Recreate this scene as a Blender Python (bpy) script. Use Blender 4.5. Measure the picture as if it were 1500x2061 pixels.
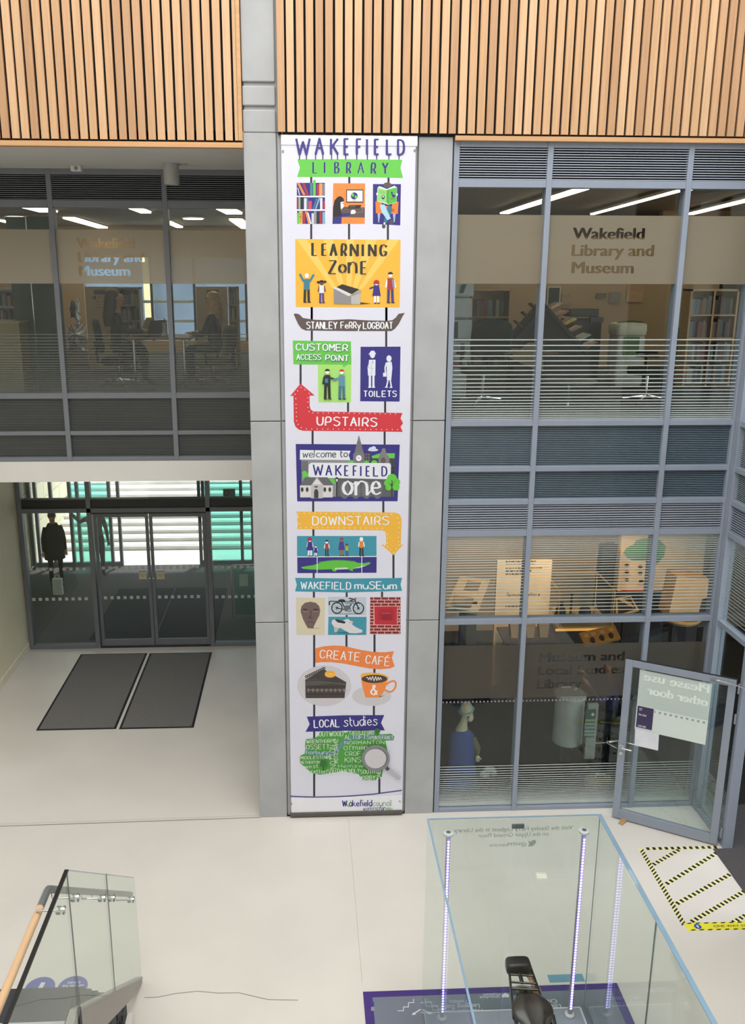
import bpy, bmesh, math, random
from mathutils import Vector, Matrix, Quaternion
from mathutils.geometry import delaunay_2d_cdt
random.seed(7)
for o in list(bpy.data.objects):
    bpy.data.objects.remove(o)
S = bpy.context.scene
C = S.collection
PI = math.pi
R = math.radians

# ------------------------------------------------------------------ camera, sky, sun, skylight, exposure
CAMZ = 6.6
FOC = 1800.0
PITCH, YAW, ROLL = R(14.70396), R(2.80163), R(0.15626)
_cy, _sy, _cp, _sp, _cr, _sr = math.cos(YAW), math.sin(YAW), math.cos(PITCH), math.sin(PITCH), math.cos(ROLL), math.sin(ROLL)
_Rz = Matrix(((_cy, -_sy, 0), (_sy, _cy, 0), (0, 0, 1)))
_V0 = Matrix(((1, 0, 0), (0, 0, -1), (0, 1, 0)))
_Rp = Matrix(((1, 0, 0), (0, _cp, -_sp), (0, _sp, _cp)))
_Rr = Matrix(((_cr, -_sr, 0), (_sr, _cr, 0), (0, 0, 1)))
CAM = _Rr @ _Rp @ _V0 @ _Rz
cam = bpy.data.cameras.new('camera')
cam.lens = FOC / 2061 * 36
cam.sensor_width = 36
cam.shift_x = 50 / 2061
cam.clip_start = .05
co = bpy.data.objects.new('camera', cam)
C.objects.link(co)
co.matrix_world = Matrix.Translation((0, 0, CAMZ)) @ Matrix((CAM[0], -CAM[1], -CAM[2])).transposed().to_4x4()
S.camera = co

S.view_settings.view_transform = 'Standard'
S.view_settings.look = 'None'
S.view_settings.gamma = 1
S.view_settings.use_curve_mapping = False
S.view_settings.exposure = 0.0
S.cycles.max_bounces = 10
S.cycles.transparent_max_bounces = 32
S.cycles.caustics_reflective = False
S.cycles.caustics_refractive = False
S.cycles.sample_clamp_indirect = 4

w = bpy.data.worlds.new('sky')
S.world = w
w.use_nodes = True
w.node_tree.nodes['Background'].inputs[0].default_value = (.86, .93, 1, 1)
w.node_tree.nodes['Background'].inputs[1].default_value = 3.2

def area(name, loc, sx, sy, power, col=(1, 1, 1), rot=(0, 0, 0)):
    l = bpy.data.lights.new(name, 'AREA')
    l.shape = 'RECTANGLE'; l.size = sx; l.size_y = sy; l.energy = power; l.color = col
    o = bpy.data.objects.new(name, l); C.objects.link(o)
    o.location = loc; o.rotation_euler = rot
    return o
area('atrium_skylight', (.2, 2.6, 13.0), 9.2, 12.6, 1620, (1, .99, .98))
sl = bpy.data.lights.new('street_sun', 'SUN'); sl.energy = 5; sl.angle = R(2); sl.color = (1, .96, .9)
so = bpy.data.objects.new('street_sun', sl); C.objects.link(so); so.rotation_euler = Vector((-.25, -.5, -1)).to_track_quat('-Z', 'Y').to_euler()

# ------------------------------------------------------------------ pixel measurements -> points on real planes
def ray(px, py):
    d = Vector(((px - 700) / FOC, (py - 1030.5) / FOC, 1))
    return CAM.transposed() @ d
def onY(px, py, Y):
    d = ray(px, py); t = Y / d.y
    return Vector((d.x * t, Y, CAMZ + d.z * t))
def onZ(px, py, z=0.0):
    d = ray(px, py); t = (z - CAMZ) / d.z
    return Vector((d.x * t, d.y * t, z))
def onX(px, py, X):
    d = ray(px, py); t = X / d.x
    return Vector((X, d.y * t, CAMZ + d.z * t))

# ------------------------------------------------------------------ materials
def lin(h):
    h = h.lstrip('#')
    v = [int(h[i:i + 2], 16) / 255 for i in (0, 2, 4)]
    return tuple(c / 12.92 if c <= .04045 else ((c + .055) / 1.055) ** 2.4 for c in v)
MATS = {}
def M(name, hexc='#808080', rough=.6, metal=0.0, var=.06, scale=6.0, stretch=(1, 1, 1), coat=0.0, bump=0.0, emit=None, es=0.0, spec=.5):
    if name in MATS: return MATS[name]
    m = bpy.data.materials.new(name); m.use_nodes = True
    nt = m.node_tree; b = nt.nodes['Principled BSDF']
    c = lin(hexc)
    tc = nt.nodes.new('ShaderNodeTexCoord'); mp = nt.nodes.new('ShaderNodeMapping'); nz = nt.nodes.new('ShaderNodeTexNoise')
    mp.inputs['Scale'].default_value = stretch
    nz.inputs['Scale'].default_value = scale; nz.inputs['Detail'].default_value = 4
    nt.links.new(tc.outputs['Object'], mp.inputs[0]); nt.links.new(mp.outputs[0], nz.inputs['Vector'])
    rp = nt.nodes.new('ShaderNodeValToRGB')
    rp.color_ramp.elements[0].position = .3; rp.color_ramp.elements[1].position = .7
    rp.color_ramp.elements[0].color = (*[x * (1 - var) for x in c], 1)
    rp.color_ramp.elements[1].color = (*[min(1, x * (1 + var)) for x in c], 1)
    nt.links.new(nz.outputs[0], rp.inputs[0]); nt.links.new(rp.outputs[0], b.inputs['Base Color'])
    b.inputs['Roughness'].default_value = rough; b.inputs['Metallic'].default_value = metal
    b.inputs['Coat Weight'].default_value = coat; b.inputs['Specular IOR Level'].default_value = spec
    if bump:
        bp = nt.nodes.new('ShaderNodeBump'); bp.inputs['Strength'].default_value = bump; bp.inputs['Distance'].default_value = .01
        nt.links.new(nz.outputs[0], bp.inputs['Height']); nt.links.new(bp.outputs[0], b.inputs['Normal'])
    if emit:
        b.inputs['Emission Color'].default_value = (*lin(emit), 1); b.inputs['Emission Strength'].default_value = es
    MATS[name] = m
    return m
def glassmat(name, tint, refl=1.0, rough=0.0, haze=0.0):
    m = bpy.data.materials.new(name); m.use_nodes = True
    nt = m.node_tree; nt.nodes.remove(nt.nodes['Principled BSDF'])
    out = nt.nodes['Material Output']
    t = nt.nodes.new('ShaderNodeBsdfTransparent'); t.inputs[0].default_value = (*tint, 1)
    g = nt.nodes.new('ShaderNodeBsdfGlossy'); g.inputs['Roughness'].default_value = rough; g.inputs[0].default_value = (.95, .98, .97, 1)
    lw = nt.nodes.new('ShaderNodeLayerWeight'); lw.inputs[0].default_value = .5
    p = nt.nodes.new('ShaderNodeMath'); p.operation = 'POWER'; p.inputs[1].default_value = 5
    a = nt.nodes.new('ShaderNodeMath'); a.operation = 'MULTIPLY_ADD'; a.inputs[1].default_value = .92 * refl; a.inputs[2].default_value = .035 * refl
    nt.links.new(lw.outputs['Facing'], p.inputs[0]); nt.links.new(p.outputs[0], a.inputs[0])
    mx = nt.nodes.new('ShaderNodeMixShader')
    nt.links.new(a.outputs[0], mx.inputs[0]); nt.links.new(t.outputs[0], mx.inputs[1]); nt.links.new(g.outputs[0], mx.inputs[2])
    nt.links.new(mx.outputs[0], out.inputs[0])
    return m
def filmmat(name, hexc, see=.3, back=.5):
    m = bpy.data.materials.new(name); m.use_nodes = True
    nt = m.node_tree; nt.nodes.remove(nt.nodes['Principled BSDF'])
    out = nt.nodes['Material Output']; c = (*lin(hexc), 1)
    d = nt.nodes.new('ShaderNodeBsdfDiffuse'); d.inputs[0].default_value = c
    l = nt.nodes.new('ShaderNodeBsdfTranslucent'); l.inputs[0].default_value = c
    t = nt.nodes.new('ShaderNodeBsdfTransparent')
    nz = nt.nodes.new('ShaderNodeTexNoise'); nz.inputs['Scale'].default_value = 3
    mr = nt.nodes.new('ShaderNodeMapRange'); mr.inputs[3].default_value = see - .02; mr.inputs[4].default_value = see + .02
    nt.links.new(nz.outputs[0], mr.inputs[0])
    m1 = nt.nodes.new('ShaderNodeMixShader'); m1.inputs[0].default_value = back
    m2 = nt.nodes.new('ShaderNodeMixShader')
    nt.links.new(d.outputs[0], m1.inputs[1]); nt.links.new(l.outputs[0], m1.inputs[2])
    nt.links.new(mr.outputs[0], m2.inputs[0]); nt.links.new(m1.outputs[0], m2.inputs[1]); nt.links.new(t.outputs[0], m2.inputs[2])
    nt.links.new(m2.outputs[0], out.inputs[0])
    return m

# ------------------------------------------------------------------ object helpers
class MB:
    def __init__(s):
        s.b = bmesh.new(); s.mi = 0
    def f(s, vs):
        try:
            f = s.b.faces.new(vs); f.material_index = s.mi; return f
        except ValueError:
            return None
    def poly(s, pts):
        return s.f([s.b.verts.new(p) for p in pts])
    def box(s, x0, x1, y0, y1, z0, z1):
        v = [s.b.verts.new((x, y, z)) for z in (z0, z1) for y in (y0, y1) for x in (x0, x1)]
        for q in ((0, 2, 3, 1), (4, 5, 7, 6), (0, 1, 5, 4), (2, 6, 7, 3), (0, 4, 6, 2), (1, 3, 7, 5)):
            s.f([v[i] for i in q])
        return s
    def obox(s, c, ax, ay, az):
        c = Vector(c); ax, ay, az = Vector(ax), Vector(ay), Vector(az)
        v = [s.b.verts.new(c + i * ax + j * ay + k * az) for k in (-1, 1) for j in (-1, 1) for i in (-1, 1)]
        for q in ((0, 2, 3, 1), (4, 5, 7, 6), (0, 1, 5, 4), (2, 6, 7, 3), (0, 4, 6, 2), (1, 3, 7, 5)):
            s.f([v[i] for i in q])
        return s
    def prism(s, pts, ex):
        ex = Vector(ex)
        a = [s.b.verts.new(p) for p in pts]; b = [s.b.verts.new(Vector(p) + ex) for p in pts]
        s.f(a); s.f(list(reversed(b)))
        n = len(a)
        for i in range(n):
            s.f([a[i], b[i], b[(i + 1) % n], a[(i + 1) % n]])
        return s
    def tube(s, pts, r, n=10, caps=True, closed=False):
        pts = [Vector(p) for p in pts]
        rs = r if isinstance(r, (list, tuple)) else [r] * len(pts)
        rings = []; prev = None; m = len(pts)
        for i, p in enumerate(pts):
            a = pts[(i - 1) % m] if (closed or i) else p
            b = pts[(i + 1) % m] if (closed or i < m - 1) else p
            d = (b - a).normalized()
            if prev is None:
                u = d.orthogonal().normalized()
            else:
                u = (prev - d * prev.dot(d))
                u = u.normalized() if u.length > 1e-6 else d.orthogonal().normalized()
            prev = u; v = d.cross(u)
            rings.append([s.b.verts.new(p + rs[i] * (math.cos(2 * PI * k / n) * u + math.sin(2 * PI * k / n) * v)) for k in range(n)])
        for i in range(m if closed else m - 1):
            A, B = rings[i], rings[(i + 1) % m]
            for k in range(n):
                s.f([A[k], A[(k + 1) % n], B[(k + 1) % n], B[k]])
        if caps and not closed:
            s.f(list(reversed(rings[0]))); s.f(rings[-1])
        return s
    def lathe(s, c, axis, prof, n=24, caps=True):
        c = Vector(c); ax = Vector(axis).normalized(); u = ax.orthogonal().normalized(); v = ax.cross(u)
        rings = [[s.b.verts.new(c + ax * h + r * (math.cos(2 * PI * k / n) * u + math.sin(2 * PI * k / n) * v)) for k in range(n)] for r, h in prof]
        for A, B in zip(rings, rings[1:]):
            for k in range(n):
                s.f([A[k], A[(k + 1) % n], B[(k + 1) % n], B[k]])
        if caps:
            s.f(list(reversed(rings[0]))); s.f(rings[-1])
        return s
    def ell(s, c, rx, ry, rz, n=16, m=10, rot=None):
        c = Vector(c); rot = rot or Matrix.Identity(3)
        top = s.b.verts.new(c + rot @ Vector((0, 0, rz))); bot = s.b.verts.new(c + rot @ Vector((0, 0, -rz)))
        rings = []
        for i in range(1, m):
            t = PI * i / m
            rings.append([s.b.verts.new(c + rot @ Vector((rx * math.sin(t) * math.cos(2 * PI * k / n), ry * math.sin(t) * math.sin(2 * PI * k / n), rz * math.cos(t)))) for k in range(n)])
        for k in range(n):
            s.f([top, rings[0][k], rings[0][(k + 1) % n]]); s.f([bot, rings[-1][(k + 1) % n], rings[-1][k]])
        for A, B in zip(rings, rings[1:]):
            for k in range(n):
                s.f([A[k], B[k], B[(k + 1) % n], A[(k + 1) % n]])
        return s
    def build(s, name, mats, parent=None, smooth=False, bevel=0.0, fixn=True):
        if fixn: bmesh.ops.recalc_face_normals(s.b, faces=s.b.faces[:])
        me = bpy.data.meshes.new(name); s.b.to_mesh(me); s.b.free()
        for m in (mats if isinstance(mats, (list, tuple)) else [mats]): me.materials.append(m)
        if smooth:
            for p in me.polygons: p.use_smooth = True
            try: me.set_sharp_from_angle(angle=R(40))
            except Exception: pass
        o = bpy.data.objects.new(name, me); C.objects.link(o)
        if parent is not None:
            o.parent = parent; o.matrix_parent_inverse = Matrix.Translation(-Vector(parent.location))
        if bevel:
            bv = o.modifiers.new('bevel', 'BEVEL'); bv.width = bevel; bv.segments = 2; bv.limit_method = 'ANGLE'
        return o
def tag(o, label, cat, group=None):
    o['label'] = label; o['category'] = cat
    if group: o['group'] = group
    return o
def thing(name, label, cat, loc=(0, 0, 0), group=None):
    o = bpy.data.objects.new(name, None); C.objects.link(o); o.location = loc; o.empty_display_size = .1
    return tag(o, label, cat, group)
def struct(o, label=None, cat=None):
    o['kind'] = 'structure'
    if label: o['label'] = label
    if cat: o['category'] = cat
    return o
def sroot(name, label=None, cat=None, loc=(0, 0, 0)):
    o = bpy.data.objects.new(name, None); C.objects.link(o); o.location = loc; o.empty_display_size = .1
    return struct(o, label, cat)
def box(name, mat, x0, x1, y0, y1, z0, z1, parent=None, bevel=0.0):
    return MB().box(x0, x1, y0, y1, z0, z1).build(name, mat, parent, bevel=bevel)
def copy_tree(o, parent=None):
    c = o.copy(); C.objects.link(c)
    if parent is not None: c.parent = parent
    for ch in list(o.children): copy_tree(ch, c)
    return c

# ------------------------------------------------------------------ sans lettering (flat outlines from the built-in font)
_TC = {}
def glyphmesh(body, bold=.018):
    bold = 0; k = (body, bold)
    if k in _TC: return _TC[k]
    cu = bpy.data.curves.new('t', 'FONT'); cu.body = body; cu.offset = bold; cu.resolution_u = 3; cu.size = 1
    ob = bpy.data.objects.new('t', cu); C.objects.link(ob)
    dg = bpy.context.evaluated_depsgraph_get(); dg.update()
    me = ob.evaluated_get(dg).to_mesh()
    V = [(v.co.x, v.co.y) for v in me.vertices]; me.calc_loop_triangles(); F = [tuple(p.vertices) for p in me.loop_triangles]
    ob.evaluated_get(dg).to_mesh_clear()
    bpy.data.objects.remove(ob); bpy.data.curves.remove(cu)
    _TC[k] = (V, F)
    return _TC[k]
CAPH = .69
def sans(body, w=None, h=.1, bold=.018):
    """verts (x,y) with baseline at 0, cap height h, width w, and faces"""
    V, F = glyphmesh(body, bold)
    x0 = min(v[0] for v in V); x1 = max(v[0] for v in V)
    k = h / CAPH
    kx = w / (x1 - x0) if w else k
    return [((v[0] - x0) * kx, v[1] * k) for v in V], F
def put_sans(mb, body, origin, right, up, w, h, lift=(0, 0, 0), bold=.018):
    V, F = sans(body, w, h, bold)
    o = Vector(origin) + Vector(lift); r = Vector(right).normalized(); u = Vector(up).normalized()
    nr = r.cross(u)
    for i_, s_ in enumerate((-1, 0, 1)):
        oo = o + r * (s_ * bold * h / CAPH) + nr * (i_ * 2e-5)
        vs = [mb.b.verts.new(oo + r * x + u * y) for x, y in V]
        for f in F: mb.f([vs[i] for i in f])
def cut_film(rect, texts):
    """rect (x0,x1,z0,z1); texts: (body, x, z, w, h). Returns verts, faces of the film with letters cut out"""
    x0, x1, z0, z1 = rect
    V = [Vector(p) for p in ((x0, z0), (x1, z0), (x1, z1), (x0, z1))]; ED = [(0, 1), (1, 2), (2, 3), (3, 0)]; T = []
    for body, x, z, ww, h in [(t[0], t[1] + s_ * t[4] * .068, t[2] + abs(s_) * .002, *t[3:]) for t in texts for s_ in (-1, 0, 1)]:
        v, f = sans(body, ww, h, .014); b = len(V)
        P = [Vector((x + p[0], z + p[1])) for p in v]; V += P; cnt = {}
        for q in f:
            for i in range(len(q)):
                e = tuple(sorted((q[i], q[(i + 1) % len(q)]))); cnt[e] = cnt.get(e, 0) + 1
            for i in range(1, len(q) - 1): T.append((P[q[0]], P[q[i]], P[q[i + 1]]))
        ED += [(a + b, c + b) for (a, c), n in cnt.items() if n == 1]
    ov, oe, of, a, b, c = delaunay_2d_cdt(V, ED, [], 1, 1e-5, False)
    T = [(min(p.x for p in t), max(p.x for p in t), min(p.y for p in t), max(p.y for p in t), t) for t in T]
    def inside(p):
        for xa, xb, ya, yb, (A, B, D) in T:
            if xa <= p.x <= xb and ya <= p.y <= yb:
                u, v_, w_ = (B - A).cross(p - A), (D - B).cross(p - B), (A - D).cross(p - D)
                if (u >= 0 and v_ >= 0 and w_ >= 0) or (u <= 0 and v_ <= 0 and w_ <= 0): return True
        return False
    return ov, [f for f in of if not inside(sum((ov[i] for i in f), Vector((0, 0))) / len(f))]

# ------------------------------------------------------------------ hand lettering (brush strokes)
G = {
'A': '0A306A|1656', 'B': '000A|004051534405|054566684A0A', 'C': '62513011030719' '3A5968', 'D': '000A|0030516367593A0A',
'E': '60000A6A|0555', 'F': '60000A|0555', 'G': '625130110307193A596636', 'H': '000A|606A|0565', 'I': '000A', 'J': '50585A2A09',
'K': '000A|6006|256A', 'L': '000A6A', 'M': '0A0036606A', 'N': '0A006A60', 'O': '30110307193A5967635130', 'P': '0A00405163554606',
'R': '0A00405163554606|366A', 'S': '6140200103244566684A2A09', 'T': '0060|303A', 'U': '0007193A596760', 'V': '003A60', 'W': '002A426A80',
'X': '006A|600A', 'Y': '003560|353A', 'Z': '00600A6A', '&': '6A222130414206082A4A66', '1': '12303A', '0': '30110307193A5967635130',
'3': '00603466684A1A08', '8': '3011 133557 593A19 07 35 5351 30'.replace(' ', ''), '-': '0555',
'a': '643415072A4A67|646A', 'b': '000A|06345567593A1A', 'c': '65442507184A69', 'd': '606A|643415072A4A67', 'e': '0767553415071' '93A69',
'f': '4130111A|0444', 'g': '643415072A4A67|646C4E1E', 'h': '000A|062444656A', 'i': '040A|0102', 'k': '000A|5407|276A', 'l': '000A',
'm': '040A|052434454A|456474858A', 'n': '040A|062444656A', 'o': '341507193A59675534', 'r': '040A|06243445', 's': '65442415264768' '4A1A09',
't': '11183A4A|0444', 'u': '04082A4A68646A', 'v': '043A64', 'w': '042A456A84', 'y': '043A64|3A1E', 'z': '04640A6A',
}
def strokes(ch):
    g = G[ch]; out = []
    for s in g.split('|'):
        out.append([(int(s[i], 16), int(s[i + 1], 16)) for i in range(0, len(s), 2)])
    return out
def smooth(pts, ch):
    if len(pts) < 5 or ch in 'WMwZzE': return pts
    for _ in range(2):
        q = [pts[0]]
        for a, b in zip(pts, pts[1:]):
            q += [(a[0] * .75 + b[0] * .25, a[1] * .75 + b[1] * .25), (a[0] * .25 + b[0] * .75, a[1] * .25 + b[1] * .75)]
        pts = q + [pts[-1]]
    return pts
def gw(ch):
    if ch == ' ': return 4.0
    return max(1.0, max(p[0] for s in strokes(ch) for p in s))

class Art:
    """flat printed artwork: every call adds a shape one hair further out; (x,y) are measured positions on the print"""
    def __init__(s, fn, normal, step=7e-6):
        s.fn = fn; s.n = Vector(normal); s.k = 1; s.step = step; s.mb = MB(); s.cols = []; s.base = 0.0
    def _c(s, col):
        m = col if not isinstance(col, str) else M('ink_' + col.lstrip('#'), col, .65, var=.02, scale=30)
        if m not in s.cols: s.cols.append(m)
        s.mb.mi = s.cols.index(m)
    def up(s): pass
    def p(s, x, y): return s.fn(x, y) + s.n * (s.base + s.step * s.k)
    def raw(s, pts):
        s.k += 1
        s.mb.poly([s.p(*q) for q in pts])
    def poly(s, pts, col, up=True):
        s._c(col)
        if up: s.up()
        s.raw(pts)
    def rect(s, x0, y0, x1, y1, col, up=True): s.poly([(x0, y0), (x1, y0), (x1, y1), (x0, y1)], col, up)
    def ell(s, cx, cy, rx, ry, col, up=True, a0=0, a1=360, n=28):
        t = [R(a0 + (a1 - a0) * i / n) for i in range(n + (a1 - a0 != 360))]
        s.poly([(cx + rx * math.cos(q), cy + ry * math.sin(q)) for q in t], col, up)
    def line(s, pts, wd, col, up=True, thin=1.0):
        s._c(col)
        if up: s.up()
        for (ax, ay), (bx, by) in zip(pts, pts[1:]):
            dx, dy = bx - ax, by - ay; L = math.hypot(dx, dy)
            if L < 1e-6: continue
            w = wd * (1 if abs(dy) >= abs(dx) * .8 else thin) / 2
            nx, ny = -dy / L * w, dx / L * w
            s.raw([(ax + nx, ay + ny), (bx + nx, by + ny), (bx - nx, by - ny), (ax - nx, ay - ny)])
        for (ax, ay) in pts[1:-1]:
            s.raw([(ax + wd / 2 * thin * math.cos(PI * i / 4), ay + wd / 2 * thin * math.sin(PI * i / 4)) for i in range(8)])
    def glyph(s, ch, x0, x1, y0, y1, wd, col, thin=.7, dx=0.0):
        w = gw(ch)
        def q(p): return (x0 + (x1 - x0) * (p[0] / w if w else 0) + dx * (y1 - y0) * (10 - p[1]) / 10, y0 + (y1 - y0) * p[1] / 10)
        for st in strokes(ch): s.line([q(p) for p in smooth(st, ch)], wd, col, False, thin)
    def text(s, body, x0, y0, x1, y1, h, wd, col, gap=2.2, thin=.7, slant=0.0):
        """baseline from (x0,y0) to (x1,y1)"""
        s.up()
        tot = sum(gw(c) for c in body) + gap * (len(body) - 1); k = 1.0 / tot; u = 0.0
        L = math.hypot(x1 - x0, y1 - y0); ex, ey = (x1 - x0) / L, (y1 - y0) / L
        for c in body:
            if c != ' ':
                w = gw(c)
                for st in strokes(c):
                    pts = []
                    for p in smooth(st, c):
                        t = (u + (p[0] if w > 1 or c in 'Iil' else p[0])) * k * L; v = (10 - p[1]) / 10 * h
                        t += slant * v
                        pts.append((x0 + ex * t + ey * v, y0 + ey * t - ex * v))
                    s.line(pts, wd, col, False, thin)
            u += gw(c) + gap
    def build(s, name, parent=None):
        return s.mb.build(name, s.cols, parent, fixn=False)
# ------------------------------------------------------------------ shared materials
mFRAME = M('powder_coated_frame', '#8e97a6', .45, .0, .03, 3)
mFRAMEL = M('dark_grey_frame', '#767a80', .45, .0, .03, 3)
mDARKF = M('dark_gasket', '#23262a', .6)
mCONC = M('cast_concrete', '#a9abad', .8, 0, .09, 2.2, bump=.15)
mFLOOR = M('terrazzo_floor', '#dcd7cf', .32, 0, .035, 1.1, coat=.15)
mCREAM = M('cream_plaster', '#d8cfb9', .8, 0, .03, 1.5)
mWHITE = M('white_plaster', '#dcdad4', .8, 0, .02, 1.5)
mSOFFIT = M('soffit_board', '#c9c8c4', .8, 0, .02, 1.5)
mLOUV = M('louvre_slat', '#a4abb8', .4, 0, .03, 3)
mFRITB = M('white_frit_bold', '#bcc5c2', .7, 0, .03)
mBLACK = M('black_void', '#0b0b0c', .9)
mGLASS = glassmat('facade_glass', (.93, .965, .955), 1.0)
mGLASSD = glassmat('entrance_glass', (.90, .955, .94), 1.0)
mCASE = glassmat('case_glass', (.955, .975, .965), .75)
mBAL = glassmat('balustrade_glass', (.92, .955, .935), .6)
mGEDGE = M('glass_edge', '#7f9db3', .2, 0, .05, 8, coat=.5)
mFRIT = M('white_frit', '#a3adae', .7, 0, .03)
mSPAN = M('spandrel_backing', '#1c3040', .35, 0, .25, 1.3, coat=.4)
mFILM = filmmat('frosted_film', '#b0a692', .08)
mFILML = filmmat('frosted_film_backlit', '#d6ccb8', .08)  # same film, its paler colour stands in for the room light behind it
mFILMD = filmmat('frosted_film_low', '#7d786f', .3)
mSTEEL = M('brushed_steel', '#c9ccce', .25, .9, .05, 20)
mCARPET = M('dark_carpet', '#4a4648', .95, 0, .12, 40)
mFL2 = M('library_carpet', '#282a2c', .95, 0, .1, 20)
mCEIL2 = M('library_ceiling', '#8a7a66', .8, 0, .05, 1)
mWALL2 = M('library_wall', '#a88e68', .8, 0, .05, 1)
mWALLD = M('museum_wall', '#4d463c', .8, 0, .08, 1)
mLIGHT = M('lit_diffuser', '#fff4e0', .5, emit='#ffedd0', es=9)
mLIGHTL = M('lit_panel', '#fff4e0', .5, emit='#ffe9c8', es=7)

# slats: every board its own tone of wood, grain along the board
mSLAT = bpy.data.materials.new('timber_slat'); mSLAT.use_nodes = True
nt = mSLAT.node_tree; b = nt.nodes['Principled BSDF']; b.inputs['Roughness'].default_value = .5
geo = nt.nodes.new('ShaderNodeNewGeometry'); rp = nt.nodes.new('ShaderNodeValToRGB')
el = rp.color_ramp.elements
el[0].color = (*lin('#b78e69'), 1); el[1].color = (*lin('#d8b38c'), 1)
for pos, h in ((.25, '#c49a73'), (.5, '#caa279'), (.75, '#d1aa82')):
    e = el.new(pos); e.color = (*lin(h), 1)
tc = nt.nodes.new('ShaderNodeTexCoord'); mp = nt.nodes.new('ShaderNodeMapping'); mp.inputs['Scale'].default_value = (30, 30, 1.2)
nz = nt.nodes.new('ShaderNodeTexNoise'); nz.inputs['Scale'].default_value = 1.6; nz.inputs['Detail'].default_value = 5
ma = nt.nodes.new('ShaderNodeMixRGB'); ma.blend_type = 'MULTIPLY'; ma.inputs[0].default_value = .35
cr2 = nt.nodes.new('ShaderNodeValToRGB'); cr2.color_ramp.elements[0].color = (.62, .55, .5, 1); cr2.color_ramp.elements[0].position = .3; cr2.color_ramp.elements[1].position = .6
nt.links.new(geo.outputs['Random Per Island'], rp.inputs[0]); nt.links.new(tc.outputs['Object'], mp.inputs[0]); nt.links.new(mp.outputs[0], nz.inputs['Vector'])
nt.links.new(nz.outputs[0], cr2.inputs[0]); nt.links.new(rp.outputs[0], ma.inputs[1]); nt.links.new(cr2.outputs[0], ma.inputs[2]); nt.links.new(ma.outputs[0], b.inputs['Base Color'])
mTRIM = M('timber_trim', '#c99c6e', .5, 0, .1, 3, (.3, 8, 8))

# ------------------------------------------------------------------ ground floor, hall walls, roof
floor = struct(box('floor', mFLOOR, -9, 5.0, -7, 15.45, -.2, 0))
struct(box('trim_threshold', mCARPET, 4.83, 5.0, 7.86, 9.10, .0, .004))
k = Art(lambda x, y: Vector((x, y, .001)), (0, 0, 1))
k.line([(-5.07, 9.92), (-.6, 9.985)], .016, '#8f887c'); k.line([(-5.07, 9.965), (-.6, 10.03)], .012, '#c7c0b4')
crack = [onZ(*q) for q in ((291, 2008), (318, 2007), (352, 2000), (398, 1995), (440, 1999), (480, 1998), (540, 2012), (600, 2013))]
k.line([(q.x, q.y) for q in crack], .008, '#8d867b')
k.line([(onZ(731, 2000).x, y) for y in (7.2, 9.9)], .004, '#b3aca0')
k.build('floor_joint', floor, )
struct(box('floor_vestibule', mCARPET, -6.4, 1.6, 15.45, 20.3, -.2, 0))
struct(box('wall_left', M('cream_hall_paint', '#ebe4c9', .8, 0, .03, 1.5), -5.3, -5.07, 12.0, 15.5, 0, 3.95))
struct(box('baseboard_left', M('painted_skirting', '#ebe5d2', .6), -5.075, -5.045, 12.0, 15.42, 0, .14))
struct(box('wall_hall_left', mWHITE, -9.2, -9, -7, 12, 0, 13))
struct(box('wall_hall_behind', mWHITE, -9, 9, -7.2, -7, 0, 13))
struct(box('wall_hall_right', mWHITE, 8.9, 9.1, -7, 6.2, 0, 13))
struct(box('floor_right', mCARPET, 5.0, 9, -7, 10, -.2, 0))
m_ = MB(); m_.box(-9, -4.6, -7, 12, 13.05, 13.3); m_.box(5, 9, -7, 12, 13.05, 13.3); m_.box(-4.6, 5, -7, -3.8, 13.05, 13.3); m_.box(-4.6, 5, 9, 12, 13.05, 13.3); m_.box(-4.6, 5, -3.8, 9, 13.3, 13.4)
struct(m_.build('ceiling_hall', mWHITE))
struct(box('wall_upper', mWHITE, -9, 9, 10.12, 10.3, 8.06, 13.05))

# ------------------------------------------------------------------ concrete pier
ZG = [onY(520, y, 10).z for y in (165, 173, 213, 221)]
PL, PR, IL, IR = -.605, 1.585, -.268, 1.225
root = sroot('wall_pier', 'tall grey concrete pier behind the long banner', 'pillar')
m_ = MB()
m_.box(PL + .03, PR - .03, 10.03, 12.6, 0, 8.06)
lifts = [(.0, 2.62), (2.63, 5.03), (5.04, 8.045)]
for a, b_ in lifts:
    m_.box(PL, IL, 9.985, 10.2, a, b_)
    m_.box(IR, PR, 9.985, 10.2, a, b_ - (.0 if b_ < 8 else .02))
    m_.box(IL + .012, IR - .012, 10.0, 10.2, a, b_)
m_.build('pier_body', mCONC, root, bevel=.006)
m_ = MB()
zz = [8.045, ZG[3], ZG[2], ZG[1], ZG[0], 10.6]
m_.box(PL, IL, 9.985, 10.2, zz[0] + .004, zz[1]); m_.box(PL, IL, 9.985, 10.2, zz[2], zz[3]); m_.box(PL, IL, 9.985, 10.2, zz[4], zz[5])
m_.box(PL + .01, IL + .03, 10.015, 10.2, 8.05, 10.6)
m_.build('pier_head', mCONC, root, bevel=.012)
box('pier_base_joint', mDARKF, PL + .01, PR - .01, 9.99, 10.1, 0, .02, root)
struct(box('trim_pier', mDARKF, 1.587, 1.6, 10.0, 10.1, 0, 7.98))

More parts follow.
